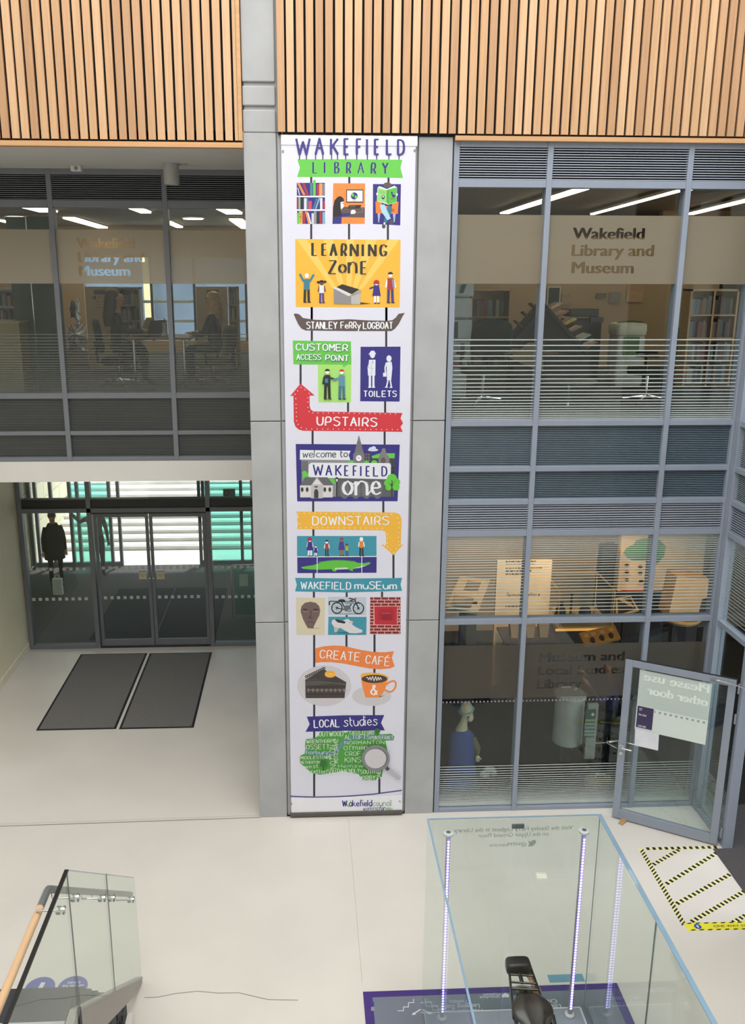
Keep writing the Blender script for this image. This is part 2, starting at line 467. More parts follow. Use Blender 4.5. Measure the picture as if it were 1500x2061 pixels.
# ------------------------------------------------------------------ slatted timber cladding
def slats(name, x0, x1, y0, z0, z1, trimz, pitch=.0985, gap=.0235):
    r = sroot(name)
    m_ = MB(); n = int((x1 - x0) / pitch) + 1
    for i in range(n):
        a = x0 + i * pitch + random.uniform(-.002, .002)
        e = min(a + pitch - gap, x1)
        if e - a > .01: m_.box(a, e, y0, y0 + .04, z0, z1)
    m_.build('slat_boards', mSLAT, r)
    box('backing', mBLACK, x0, x1, y0 + .045, y0 + .075, z0 + .002, z1, r)
    return r
ws = slats('wall_slatted_left', -6.5, -.655, 9.955, 7.965, 10.6, 0)
box('edge_board', mTRIM, -.652, -.612, 9.955, 10.03, 7.965, 10.6, ws)
box('drip_board', mTRIM, -6.5, -.612, 9.95, 10.06, 7.895, 7.945, ws)
box('shadow_gap', mBLACK, -6.5, -.62, 9.985, 10.03, 7.945, 7.965, ws)
ws = slats('wall_slatted_right', -.245, 7.0, 9.93, 8.05, 10.6, 0)
box('drip_board', mTRIM, 1.6, 7.0, 9.925, 10.03, 7.985, 8.03, ws)
box('shadow_gap', mBLACK, -.245, 7.0, 9.96, 10.0, 8.03, 8.05, ws)

# ------------------------------------------------------------------ glazed screens
def stripes(name, parent, x0, x1, y, zs, th, mat=None):
    m_ = MB()
    for z in zs:
        m_.poly([(x0, y, z), (x1, y, z), (x1, y, z + th), (x0, y, z + th)])
    return m_.build(name, mat or mFRIT, parent, fixn=False)
def louvre(parent, x0, x1, y, z0, z1, n, mat):
    m_ = MB(); p = (z1 - z0) / n
    for i in range(n):
        z = z0 + i * p
        m_.prism([(x0, y + .012, z + .18 * p), (x0, y - .014, z + .18 * p), (x0, y - .014, z + .56 * p), (x0, y + .012, z + .66 * p)], (x1 - x0, 0, 0))
    m_.build('louvre', mat, parent)
    box('louvre_backing', mBLACK, x0, x1, y + .045, y + .06, z0, z1, parent)
def graded(z0, z1, n, r):
    """n stripe heights from z1 down to z0, spacing shrinking by the ratio r overall"""
    d = [1 + (r - 1) * i / (n - 2) for i in range(n - 1)]; t = sum(d); z = z1; out = [z1]
    for q in d:
        z -= (z1 - z0) * q / t; out.append(z)
    return out
YR = 9.99
def xs_pairs(X): return list(zip(X, X[1:]))
# --- right curtain wall
wr = sroot('window_1', 'tall grey framed curtain wall right of the pier', 'window')
XR = [1.63, 2.63, 4.15, 4.965]
ZR = [(0, .05), (2.555, 2.62), (3.66, 3.73), (4.04, 4.105), (4.435, 4.495), (4.965, 5.03), (7.53, 7.605), (7.93, 7.985)]
for i, x in enumerate(XR):
    h = .03 if i < 3 else .04
    box('mullion', mFRAME, x - h, x + h, YR, YR + .16, 0, 7.985, wr, .004)
for a, b_ in ZR:
    m_ = MB()
    for x0, x1 in xs_pairs(XR): m_.box(x0 + .03, x1 - .03, YR + .004, YR + .14, a, b_)
    m_.build('transom', mFRAME, wr, bevel=.004)
for j, (x0, x1) in enumerate(xs_pairs(XR)):
    x0 += .03; x1 -= .03 if j < 2 else .04
    for za, zb in ((.05, 2.555), (2.62, 3.66), (5.03, 7.53)):
        box('pane', mGLASS, x0, x1, YR + .05, YR + .058, za, zb, wr)
    for za, zb in ((4.105, 4.435), (4.495, 4.965)):
        box('spandrel', mSPAN, x0, x1, YR + .055, YR + .08, za, zb, wr)
    stripes('printed_stripes', wr, x0, x1, YR + .05, [4.50 + .0212 * i for i in range(22)], .0055, M('blue_grey_frit', '#8fa0a9'))
    stripes('printed_stripes', wr, x0, x1, YR + .05, [4.11 + .0217 * i for i in range(15)], .0055, M('blue_grey_frit', '#8fa0a9'))
    louvre(wr, x0, x1, YR + .03, 3.73, 4.04, 11, mLOUV); louvre(wr, x0, x1, YR + .03, 7.605, 7.93, 13, mLOUV)
    stripes('printed_stripes', wr, x0, x1, YR + .046, graded(5.035, 5.925, 23, .32), .011, mFRITB)
    stripes('printed_stripes', wr, x0, x1, YR + .046, graded(2.70, 3.655, 31, 2.6), .0105, mFRITB)
    stripes('printed_stripes', wr, x0, x1, YR + .046, graded(.06, .615, 25, .25), .011, mFRITB)
    # dotted safety line on a dark strip
    m_ = MB(); zc = onY(1000, 1415, YR).z; n = int((x1 - x0) / .0465)
    for i in range(n): m_.poly([(x0 + .01 + i * .0465 + dx, YR + .046, zc + dz) for dx, dz in ((0, -.011), (.019, -.011), (.019, .011), (0, .011))])
    m_.build('safety_squares', M('etched_square', '#8d8f90', .7), wr, fixn=False)
    # frosted bands with the lettering cut out
    zb0, zb1 = onY(1200, 571.5, YR).z, onY(1200, 433, YR).z
    txt = []
    if j == 1:
        for body, px, py, px2, cap in (('Wakefield', 1156, 481, 1299, 23), ('Library and', 1154, 515, 1318, 23), ('Museum', 1154, 550, 1277, 23)):
            a = onY(px, py, YR); e = onY(px2, py, YR); t_ = onY(px, py - cap, YR)
            txt.append((body, a.x, a.z, e.x - a.x, t_.z - a.z))
    v, f = cut_film((x0, x1, zb0, zb1), txt)
    m_ = MB(); vs = [m_.b.verts.new((p.x, YR + .045, p.y)) for p in v]
    for q in f: m_.f([vs[i] for i in q])
    m_.build('frosted_band', mFILM, wr, fixn=False)
    zb0, zb1 = onY(1000, 1408, YR).z, onY(1000, 1301, YR).z
    txt = []
    if j == 1:
        for body, px, py, px2, cap in (('Museum and', 1087, 1335, 1258, 18), ('Local Studies', 1085, 1361.5, 1257, 18), ('Library', 1083, 1389, 1172, 18)):
            a = onY(px, py, YR); e = onY(px2, py, YR); t_ = onY(px, py - cap, YR)
            txt.append((body, a.x, a.z, e.x - a.x, t_.z - a.z))
    v, f = cut_film((x0, x1, zb0, zb1), txt)
    m_ = MB(); vs = [m_.b.verts.new((p.x, YR + .045, p.y)) for p in v]
    for q in f: m_.f([vs[i] for i in q])
    m_.build('frosted_band', mFILMD, wr, fixn=False)

# --- return screen on the right, running towards the camera from the corner
XC = 4.99
wc = sroot('window_2', 'narrow return of the grey glazed screen beside the open door', 'window')
for y0, y1 in ((9.88, 9.98), (9.10, 9.17)):
    box('mullion', mFRAME, XC - .04, XC + .08, y0, y1, 0, 7.985, wc, .004)
box('mullion', mFRAME, XC - .04, XC + .08, 7.78, 7.86, 0, 7.985, wc, .004)
for a, b_ in ZR:
    box('transom', mFRAME, XC - .03, XC + .06, 9.17, 9.88, a, b_, wc, .004)
    if a > 2.2: box('transom', mFRAME, XC - .03, XC + .06, 7.86, 9.10, a, b_, wc, .004)
box('transom', mFRAME, XC - .03, XC + .06, 7.86, 9.10, 2.22, 2.29, wc, .004)
def xstripes(y0, y1, zs, th, x=XC + .02):
    m_ = MB()
    for z in zs: m_.poly([(x, y0, z), (x, y1, z), (x, y1, z + th), (x, y0, z + th)])
    m_.build('printed_stripes', mFRIT, wc, fixn=False)
for y0, y1 in ((9.17, 9.88), (7.86, 9.10)):
    for za, zb in ((2.62, 3.66), (5.03, 7.53)) + (((.05, 2.555),) if y0 > 9 else ((2.29, 2.555),)):
        box('pane', mGLASS, XC + .025, XC + .033, y0, y1, za, zb, wc)
    for za, zb in ((4.105, 4.435), (4.495, 4.965)):
        box('spandrel', mSPAN, XC + .03, XC + .05, y0, y1, za, zb, wc)
    xstripes(y0, y1, [4.50 + .0212 * i for i in range(22)], .0085); xstripes(y0, y1, [4.11 + .0217 * i for i in range(15)], .0085)
    xstripes(y0, y1, graded(5.035, 5.925, 23, .32), .011)
    xstripes(y0, y1, graded(2.70, 3.655, 31, 2.6), .0105)
    if y0 > 9: xstripes(y0, y1, graded(.06, .615, 25, .25), .011)
    for z0, z1, n in ((3.73, 4.04, 11), (7.605, 7.93, 13)):
        m_ = MB(); p = (z1 - z0) / n
        for i in range(n):
            z = z0 + i * p
            m_.prism([(XC + .02, y0, z + .18 * p), (XC - .008, y0, z + .18 * p), (XC - .008, y0, z + .56 * p), (XC + .02, y0, z + .66 * p)], (0, y1 - y0, 0))
        m_.build('louvre', mFRAME, wc)
        box('louvre_backing', mBLACK, XC + .045, XC + .06, y0, y1, z0, z1, wc)
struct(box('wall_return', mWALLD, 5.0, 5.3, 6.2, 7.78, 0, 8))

# --- upper left screen, set back under the overhang
YL = 12.0
wl = sroot('window_3', 'dark grey framed library window set back at upper left', 'window')
XL = [-4.6, -3.165, -1.735, -.45]
ZL = [(4.19, 4.25), (4.545, 4.6), (5.035, 5.11), (7.44, 7.53), (7.83, 7.9)]
for x in XL: box('mullion', mFRAMEL, x - .032, x + .032, YL, YL + .16, 4.19, 7.9, wl, .004)
for a, b_ in ZL:
    m_ = MB()
    for x0, x1 in xs_pairs(XL): m_.box(x0 + .032, x1 - .032, YL + .004, YL + .14, a, b_)
    m_.build('transom', mFRAMEL, wl, bevel=.004)
for j, (x0, x1) in enumerate(xs_pairs(XL)):
    x0 += .032; x1 -= .032
    box('pane', mGLASS, x0, x1, YL + .05, YL + .058, 5.11, 7.44, wl)
    for za, zb in ((4.25, 4.545), (4.6, 5.035)):
        box('spandrel', M('dark_spandrel', '#1b1f21', .35, 0, .2, 1.3, coat=.3), x0, x1, YL + .055, YL + .08, za, zb, wl)
    stripes('printed_stripes', wl, x0, x1, YL + .05, [4.61 + .0212 * i for i in range(20)], .005, M('grey_frit', '#727672'))
    stripes('printed_stripes', wl, x0, x1, YL + .05, [4.255 + .0207 * i for i in range(14)], .005, M('grey_frit', '#727672'))
    louvre(wl, x0, x1, YL + .03, 7.53, 7.83, 12, mFRAMEL)
    stripes('printed_stripes', wl, x0, x1, YL + .046, graded(5.115, 5.865, 27, .35), .0075, M('grey_frit', '#727672'))
    zb0, zb1 = onY(200, 571, YL).z, onY(200, 462, YL).z
    txt = []
    if j == 1:
        for body, px, py, px2, cap in (('Wakefield', 154, 499, 270, 20), ('Library and', 157, 527, 289, 20), ('Museum', 159, 555, 260, 20)):
            a = onY(px, py, YL); e = onY(px2, py, YL); t_ = onY(px, py - cap, YL)
            txt.append((body, a.x, a.z, e.x - a.x, t_.z - a.z))
    v, f = cut_film((x0, x1, zb0, zb1), txt)
    m_ = MB(); vs = [m_.b.verts.new((p.x, YL + .045, p.y)) for p in v]
    for q in f: m_.f([vs[i] for i in q])
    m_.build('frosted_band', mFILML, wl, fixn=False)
sof = struct(box('ceiling_overhang', mSOFFIT, -6.5, -.6, 10.0, 12.2, 7.9, 8.06))
struct(box('trim_fascia', mWHITE, -6.5, -.5, YL - .01, YL + .2, 3.91, 4.19))
struct(box('wall_recess_left', mWHITE, -6.7, -6.5, 10, 12.2, 0, 8.06))

# --- entrance screen with the pair of sliding doors
YE = 15.45
we = sroot('window_4', 'dark framed glazed entrance screen around the sliding doors', 'window')
for x, zt in ((-5.02, 3.91), (-3.82, 3.91), (-1.73, 3.91), (-.62, 3.91)):
    box('mullion', mFRAMEL, x - .04, x + .04, YE, YE + .14, 0, zt, we, .004)
for x0, x1 in ((-4.98, -3.86), (-1.69, -.66)):
    box('sill_rail', mFRAMEL, x0, x1, YE, YE + .12, 0, .07, we, .004)
    box('pane', mGLASSD, x0, x1, YE + .05, YE + .06, .07, 2.57, we)
box('header', mFRAMEL, -4.98, -.66, YE, YE + .14, 2.57, 2.65, we, .004)
box('dark_header', M('dark_anodised', '#2c2e2a', .5), -4.98, -.66, YE + .03, YE + .2, 2.65, 2.80, we)
for x0, x1 in ((-4.98, -3.86), (-3.78, -1.77), (-1.69, -.66)):
    box('pane', mGLASSD, x0, x1, YE + .05, YE + .06, 2.80, 3.91, we)
def squares(parent, x0, x1, z, y, p=.117, s=.058):
    m_ = MB(); n = int((x1 - x0) / p)
    for i in range(n):
        a = x0 + .03 + i * p; m_.poly([(a, y, z), (a + s, y, z), (a + s, y, z + s), (a, y, z + s)])
    m_.build('safety_squares', M('etched_white', '#c9cbc8', .7), parent, fixn=False)
for z in (onY(300, 1148, YE).z, onY(300, 1208, YE).z):
    squares(we, -4.98, -3.86, z, YE + .045); squares(we, -1.69, -.66, z, YE + .045)
for i, (x0, x1) in enumerate(((-3.76, -2.80), (-2.785, -1.78))):
    d = sroot('door_%d' % (i + 1), ('left' if i == 0 else 'right') + ' leaf of the dark framed glass sliding doors', 'door')
    yd = YE + .06
    m_ = MB(); m_.box(x0, x0 + .055, yd, yd + .05, .02, 2.53); m_.box(x1 - .055, x1, yd, yd + .05, .02, 2.53)
    m_.box(x0 + .055, x1 - .055, yd, yd + .05, .02, .14); m_.box(x0 + .055, x1 - .055, yd, yd + .05, 2.47, 2.53)
    m_.build('door_frame', mFRAMEL, d, bevel=.003)
    box('pane', mGLASSD, x0 + .055, x1 - .055, yd + .02, yd + .028, .14, 2.47, d)
    for z in (onY(300, 1148, YE).z, onY(300, 1208, YE).z): squares(d, x0 + .055, x1 - .055, z, yd + .018)
    lx = x1 - .028 if i == 0 else x0 + .028
    for z in (1.32, .62): MB().lathe((lx, yd - .006, z), (0, 1, 0), [(.014, 0), (.014, .008)], 14).build('lock', mSTEEL, d)
box('track_cover', M('dark_anodised', '#2c2e2a', .5), -3.78, -1.77, YE + .06, YE + .16, 2.53, 2.57, we)
for a, nm, lb, px in ((-1, 'notice', 'small pale yellow notice on the left sliding door leaf', 279), (1, 'notice', 'small pale yellow notice on the right sliding door leaf', 315)):
    p0 = onY(px, 1150, YE + .06); p1 = onY(px + 16.5, 1166, YE + .06)
    n_ = tag(box('notice', M('notice_paper', '#cfc7a4', .7), p0.x, p1.x, YE + .066, YE + .069, p1.z, p0.z), lb, 'notice')
    box('heading_band', M('notice_band', '#6f7fae', .7), p0.x, p1.x, YE + .0645, YE + .066, p0.z - .012, p0.z, n_)
    m_ = MB(); zc = (p0.z + p1.z) / 2; cx = (p0.x + p1.x) / 2
    put_sans(m_, 'Automatic', (cx - .05, YE + .0648, zc + .003), (1, 0, 0), (0, 0, 1), .1, .016); put_sans(m_, 'door', (cx - .022, YE + .0648, zc - .03), (1, 0, 0), (0, 0, 1), .044, .016)
    m_.build('printed_words', M('ink_dark', '#2b2a28'), n_, fixn=False)
struct(box('ceiling_entrance', mWHITE, -6.5, 1.6, 12.2, 20.4, 3.93, 4.1))

# ------------------------------------------------------------------ vestibule beyond the doors and the street outside
YO = 20.3
wv = sroot('window_5', 'outer glazed entrance screen across the lobby', 'window')
for px in (62, 74, 105, 143, 158, 222, 240, 402, 410, 486, 508):
    x = onY(px, 1050, YO).x
    box('mullion', mFRAMEL, x - .035, x + .035, YO, YO + .1, 0, 3.93, wv)
for z0, z1 in ((2.62, 2.85), (0, .1)):
    for a, b_ in ((62, 240), (402, 530)):
        box('transom', mFRAMEL, onY(a, 1050, YO).x, onY(b_, 1050, YO).x, YO + .01, YO + .09, z0, z1, wv)
box('transom', mFRAMEL, onY(240, 1050, YO).x, onY(402, 1050, YO).x, YO + .01, YO + .09, 2.62, 2.8, wv)
mGREEN = glassmat('green_glass', (.50, .80, .74), 1.0)
for a, b_ in ((143, 158), (158, 222), (410, 486), (486, 508)):
    box('pane', mGREEN, onY(a, 1050, YO).x, onY(b_, 1050, YO).x, YO + .04, YO + .05, .1, 2.0, wv)
mSTONE = M('pale_ashlar', '#d8d0b4', .8, 0, .05, 1)
m_ = MB()
for r_ in range(9):
    for c_ in range(9):
        y0 = 15.8 + c_ * .9 - (.45 if r_ % 2 else 0)
        m_.box(-6.45, -6.4, y0 + .006, y0 + .894, r_ * .45 + .006, r_ * .45 + .444)
struct(m_.build('wall_vestibule_left', mSTONE, bevel=.004))
struct(box('wall_vestibule_core', M('ashlar_joint', '#8f8a78', .9), -6.7, -6.44, 15.4, 24, 0, 4.05))
struct(box('wall_vestibule_right', mWHITE, .55, .75, 15.5, 20.4, 0, 3.93))
PAVE = M('pale_paving', '#e2dbd6', .85, 0, .08, 2)
st = sroot('trim_outdoor_steps', 'broad pale stone steps outside the entrance', 'steps')
struct(box('ground_outside', PAVE, -16, 8, 20.4, 21.6, -.2, -.01))
for i in range(12):
    box('step', PAVE, -16, 8, 21.6 + i * .42, 21.6 + (i + 1) * .42 + .05, -.2, .09 * (i + 1), st, .01)
    box('nosing_strip', M('step_nosing', '#8d8580', .8), -16, 8, 21.6 + i * .42 + .06, 21.6 + i * .42 + .10, .09 * (i + 1), .09 * (i + 1) + .003, st)
struct(box('ground_upper', PAVE, -16, 8, 26.6, 40, 0, 1.08))
# ------------------------------------------------------------------ the long printed banner on the pier
YB = 9.962
ban = thing('hanging_banner', 'long white printed banner hanging down the concrete pier', 'banner', (.45, YB, 0))
TL, TR, BR, BL = onY(566, 271, YB), onY(840, 271, YB), onY(809, 1639, YB), onY(585, 1640, YB)
mCLOTH = M('banner_cloth', '#d9dae7', .7, 0, .02, 1.2)
xL, xR, zT, zB = (TL.x + BL.x) / 2 + .004, (TR.x + BR.x) / 2 - .004, TL.z - .01, BL.z + .012
m_ = MB()
NZ = 60
def bw(z): return 0.0
rows = []
for i in range(NZ + 1):
    z = zB + (zT - zB) * i / NZ
    rows.append([m_.b.verts.new((x, YB + .0008, z)) for x in (xL, xR)] + [m_.b.verts.new((x, YB + .003, z)) for x in (xR, xL)])
for A_, B_ in zip(rows, rows[1:]):
    for k2 in range(4): m_.f([A_[k2], A_[(k2 + 1) % 4], B_[(k2 + 1) % 4], B_[k2]])
m_.f(rows[0]); m_.f(rows[-1])
sheet = m_.build('printed_sheet', mCLOTH, ban)
zh = onY(700, 293, YB).z
hem = MB()
hem.box(TL.x - .003, TR.x + .005, YB - .006, YB + .012, zh, TL.z)
hem.build('top_hem', M('banner_hem', '#e8e9f0', .6, 0, .015), ban, bevel=.004)
z0 = onY(700, 1600, YB).z
MB().box(xL + .002, xR - .002, YB - .001, YB + .012, BL.z + .03, z0 - .03).build('bottom_hem', M('banner_hem', '#e8e9f0'), ban, bevel=.003)
MB().box(BL.x - .005, BR.x + .005, YB - .02, YB + .02, BL.z - .025, BL.z + .03).build('bottom_bar', M('dark_bar', '#56524e', .5), ban, bevel=.012)
for px, py in ((569.6, 305), (835, 303), (587, 1618), (805, 1613)):
    q = onY(px, py, YB)
    m_ = MB(); m_.lathe((q.x, YB - .004, q.z), (0, 1, 0), [(.012, 0), (.012, .008), (.006, .008), (.006, 0)], 14, caps=False)
    m_.build('eyelet', M('eyelet_metal', '#777a7c', .3, .8), ban)
for px in (568, 838):
    q = onY(px, 266, YB)
    MB().tube([(q.x, YB + .005, q.z - .05), (q.x, YB, q.z), (q.x - .01, YB + .02, q.z + .01)], .004, 6).build('fixing_tie', M('tie_white', '#e6e6e6'), ban)

NAVY, GREEN, ORANGE, YEL, INK, RED, TEAL, WH, GREY, BROWN = '#35307f', '#66c24e', '#ee8a45', '#ebb440', '#31313a', '#cd3741', '#3f93a8', '#eceef4', '#8c8d92', '#5f514f'
def art(base, lift=0):
    a = Art(lambda x, y: onY(550 + x / 5, base + y / 5, YB), (0, -1, 0)); a.base = lift; return a
def poles(base, L, name='printed_posts', w=21):
    for x, y0, y1 in L:
        a = art(base, -.0006); a.line([(x, y0), (x, y1)], w, INK, False); a.build('printed_post', ban)
poles(250, [(383, 530, 600), (766, 530, 600), (1161, 535, 605), (383, 1000, 1162), (764, 1000, 1162), (1155, 1010, 1165), (388, 1838, 2000), (1141, 1838, 2000)])
poles(620, [(389, -30, 340), (1138, -30, 395), (276, 560, 770), (754, 940, 1045), (1127, 935, 1055), (397, 1235, 1372), (1122, 1240, 1375)])
poles(1000, [(403, 40, 156), (1109, 40, 156), (405, 325, 398), (1211, 580, 825), (408, 765, 822), (410, 955, 1014), (740, 955, 1010), (1096, 955, 1012), (740, 1190, 1210)])
poles(1270, [(413, 40, 1665), (738, 40, 160), (1020, 35, 215), (1019, 380, 430), (1014, 750, 850), (1069, 1470, 1632)])

# title

NV2 = '#413c85'
for ch, x0, x1, y0, y1 in (('W', 232, 368, 146, 305), ('A', 428, 503, 145, 303), ('K', 582, 652, 148, 303), ('E', 718, 758, 150, 303), ('F', 842, 884, 152, 303), ('I', 944, 945, 152, 303), ('E', 1024, 1062, 155, 303), ('L', 1144, 1190, 155, 303), ('D', 1256, 1316, 160, 306)):
    a = art(250, .0065); a.glyph(ch, x0, x1, y0, y1, 23, NV2, .8); a.build('title_letter', ban)
for x in (265, 335, 427, 500, 588, 648, 730, 842, 948, 1042, 1165, 1267): a = art(250, .0008); a.line([(x, 298), (x, 356)], 10, INK, False); a.build('letter_stem', ban)
a = art(250)
a.poly([(243, 353), (770, 352), (1300, 358), (1281, 440), (1308, 541), (760, 531), (240, 531), (270, 440)], GREEN)
a.up()
for ch, x0, x1, y0, y1 in (('L', 403, 443, 382, 492), ('I', 518, 519, 382, 492), ('B', 622, 662, 384, 492), ('R', 742, 780, 384, 494), ('A', 855, 912, 386, 494), ('R', 990, 1032, 388, 496), ('Y', 1102, 1155, 390, 496)):
    a.glyph(ch, x0 + 5, x1 + 5, y0 + 3, y1 + 3, 12, '#a5dc93', .5); a.glyph(ch, x0, x1, y0, y1, 17 if ch != 'A' else 13, NAVY, .5)
a.build('library_ribbon', ban)
# bookcase picture
a = art(250)
a.poly([(237, 590), (520, 590), (523, 1003), (242, 1003)], NAVY)
for y in (728, 864): a.line([(236, y), (522, y)], 15, WH)
rnd = random.Random(3)
cols = ['#e5874a', '#b23a3a', '#4a86a0', '#66c24e', '#9c3038', '#e7905a', '#7d7f88', '#86b1a0', '#2d2d33', '#d3d6df', '#3d7390', '#c94c62', '#aec9b5']
def bk(x, y0, y1, w, c, tilt=0): a.poly([(x, y1), (x + w, y1), (x + w + tilt, y0), (x + tilt, y0)], c)
bk(300, 588, 712, 26, ORANGE, -62); bk(338, 590, 714, 24, '#a63440', -48); bk(262, 640, 716, 8, '#d8dae4', -18)
for x, w, y0, c in ((372, 24, 592, '#4b8397'), (402, 26, 562, GREEN), (438, 26, 604, '#a9343c'), (464, 32, 596, '#ee9a63'), (500, 20, 598, '#7d7f88')): bk(x, y0, 720, w, c)
for x, w, y0, c in ((237, 17, 732, '#9b3440'), (256, 18, 740, '#87b2a2'), (276, 32, 734, '#2d2d33'), (310, 26, 744, '#d3d6df'), (338, 14, 746, '#4b8397'), (356, 32, 772, '#cf4b60'), (472, 24, 742, '#d3d6df'), (500, 20, 772, '#a9343c')): bk(x, y0, 857, w, c)
bk(395, 745, 852, 18, '#3d7390', 36); bk(420, 742, 852, 16, '#7fb0b4', 38)
for x, w, y0, c in ((243, 18, 890, GREEN), (262, 32, 876, YEL), (298, 24, 890, '#a9343c'), (386, 26, 896, '#c6cad6'), (410, 26, 876, '#8b8e97'), (436, 30, 882, '#2d2d33'), (468, 20, 878, '#a9343c'), (496, 26, 884, '#86a9bd')): bk(x, y0, 1003, w, c)
bk(352, 878, 1000, 24, ORANGE, -32); bk(372, 890, 1004, 14, '#d8dae4', -30)
a.text('MUSIC', 286, 985, 284, 895, 18, 4, INK)
a.build('bookcase_picture', ban)
# computer picture
a = art(250)
a.poly([(605, 594), (926, 596), (922, 1003), (597, 1003)], ORANGE)
a.poly([(690, 830), (923, 838), (922, 940), (680, 936)], BROWN)
a.rect(735, 657, 908, 790, '#37312f'); a.rect(744, 667, 900, 778, '#e9ecf2')
a.ell(816, 722, 35, 36, NAVY); a.ell(800, 712, 14, 18, GREEN); a.ell(832, 732, 13, 16, GREEN); a.line([(798, 770), (838, 770)], 4, INK)
a.poly([(765, 815), (888, 812), (876, 846), (747, 849)], '#332e2d'); a.poly([(772, 820), (830, 819), (826, 836), (764, 838)], '#55504e')
a.poly([(597, 1003), (600, 930), (640, 905), (690, 930), (686, 1003)], NAVY); a.poly([(660, 900), (772, 895), (776, 918), (662, 938)], NAVY)
a.poly([(600, 935), (602, 840), (618, 768), (650, 730), (680, 724), (708, 745), (714, 775), (690, 780), (682, 860), (692, 922)], '#2a2828')
a.poly([(678, 785), (706, 778), (712, 830), (694, 852), (680, 850)], '#dcdfe6'); a.line([(690, 795), (714, 798)], 4, INK)
a.ell(806, 882, 26, 22, '#dcdfe6'); a.poly([(778, 900), (800, 870), (812, 890), (790, 905)], '#dcdfe6'); a.line([(838, 892), (900, 880), (905, 850), (884, 842)], 3, '#9a8e88')
a.build('computer_picture', ban)
# reader picture
a = art(250)
a.poly([(1005, 602), (1286, 603), (1279, 1018), (1004, 1004)], NAVY)
a.poly([(1030, 778), (1262, 780), (1255, 902), (1034, 896)], '#e5803c'); a.rect(1080, 850, 1220, 880, '#b9622c')
a.poly([(1052, 898), (1078, 898), (1066, 988), (1058, 988)], '#9fb7cf'); a.poly([(1205, 900), (1232, 900), (1224, 985), (1214, 985)], '#9fb7cf')
a.ell(1150, 612, 42, 26, '#5a5552'); a.poly([(1090, 790), (1200, 790), (1196, 824), (1100, 820)], '#2f2a6e')
a.poly([(1150, 825), (1196, 822), (1196, 880), (1140, 1000), (1112, 990)], '#3c7189'); a.poly([(1074, 812), (1120, 806), (1185, 950), (1150, 966), (1090, 880)], '#a6cfe6')
a.ell(1192, 988, 22, 24, '#57504d'); a.ell(1113, 1028, 18, 22, '#57504d'); a.poly([(1112, 988), (1130, 990), (1126, 1010), (1112, 1008)], WH)
a.poly([(1050, 640), (1070, 622), (1146, 652), (1220, 618), (1248, 636), (1242, 788), (1160, 810), (1044, 774)], '#d8ead0')
a.poly([(1055, 640), (1142, 664), (1140, 792), (1046, 772)], '#8fcf77'); a.poly([(1142, 664), (1165, 656), (1163, 806), (1140, 792)], '#4da23f'); a.poly([(1165, 656), (1246, 634), (1240, 786), (1163, 806)], '#5cb648')
a.ell(1107, 734, 16, 22, '#2f3a66'); a.ell(1107, 728, 7, 10, '#dfe2ea'); a.ell(1195, 690, 9, 13, NAVY); a.ell(1213, 722, 15, 16, NAVY); a.line([(1195, 690), (1200, 722)], 10, NAVY); a.line([(1178, 752), (1226, 748)], 5, '#2f5a3f')
for y in (668, 678, 688): a.line([(1066, y), (1128, y + 14)], 3, '#5c9a55')
a.ell(1046, 702, 8, 14, WH); a.ell(1246, 708, 8, 14, WH)
a.build('reader_picture', ban)
# learning zone
a = art(250)
a.poly([(222, 1155), (1283, 1164), (1274, 1844), (228, 1840)], YEL)
for t0, t1 in ((235, 340), (505, 600), (735, 815), (935, 1045), (1165, 1270)):
    c0 = 600 + (t0 - 222) * .27; a.poly([(t0, 1160), (t1, 1161), (c0 + 45, 1660), (c0, 1660)], '#f0c765', False)
a.up()
for ch, x0, x1, y0, y1 in (('L', 396, 440, 1195, 1322), ('E', 496, 536, 1205, 1322), ('A', 578, 636, 1206, 1325), ('R', 690, 736, 1203, 1327), ('N', 782, 850, 1208, 1328), ('I', 902, 903, 1210, 1328), ('N', 966, 1030, 1212, 1328), ('G', 1080, 1142, 1212, 1328), ('Z', 562, 632, 1374, 1505), ('o', 662, 735, 1352, 1497), ('n', 762, 838, 1315, 1500), ('E', 888, 938, 1382, 1508)):
    a.glyph(ch, x0 + 4, x1 + 4, y0 + 5, y1 + 5, 16, '#f6dc9a', .45); a.glyph(ch, x0, x1, y0, y1, 26, '#36322d', .42)
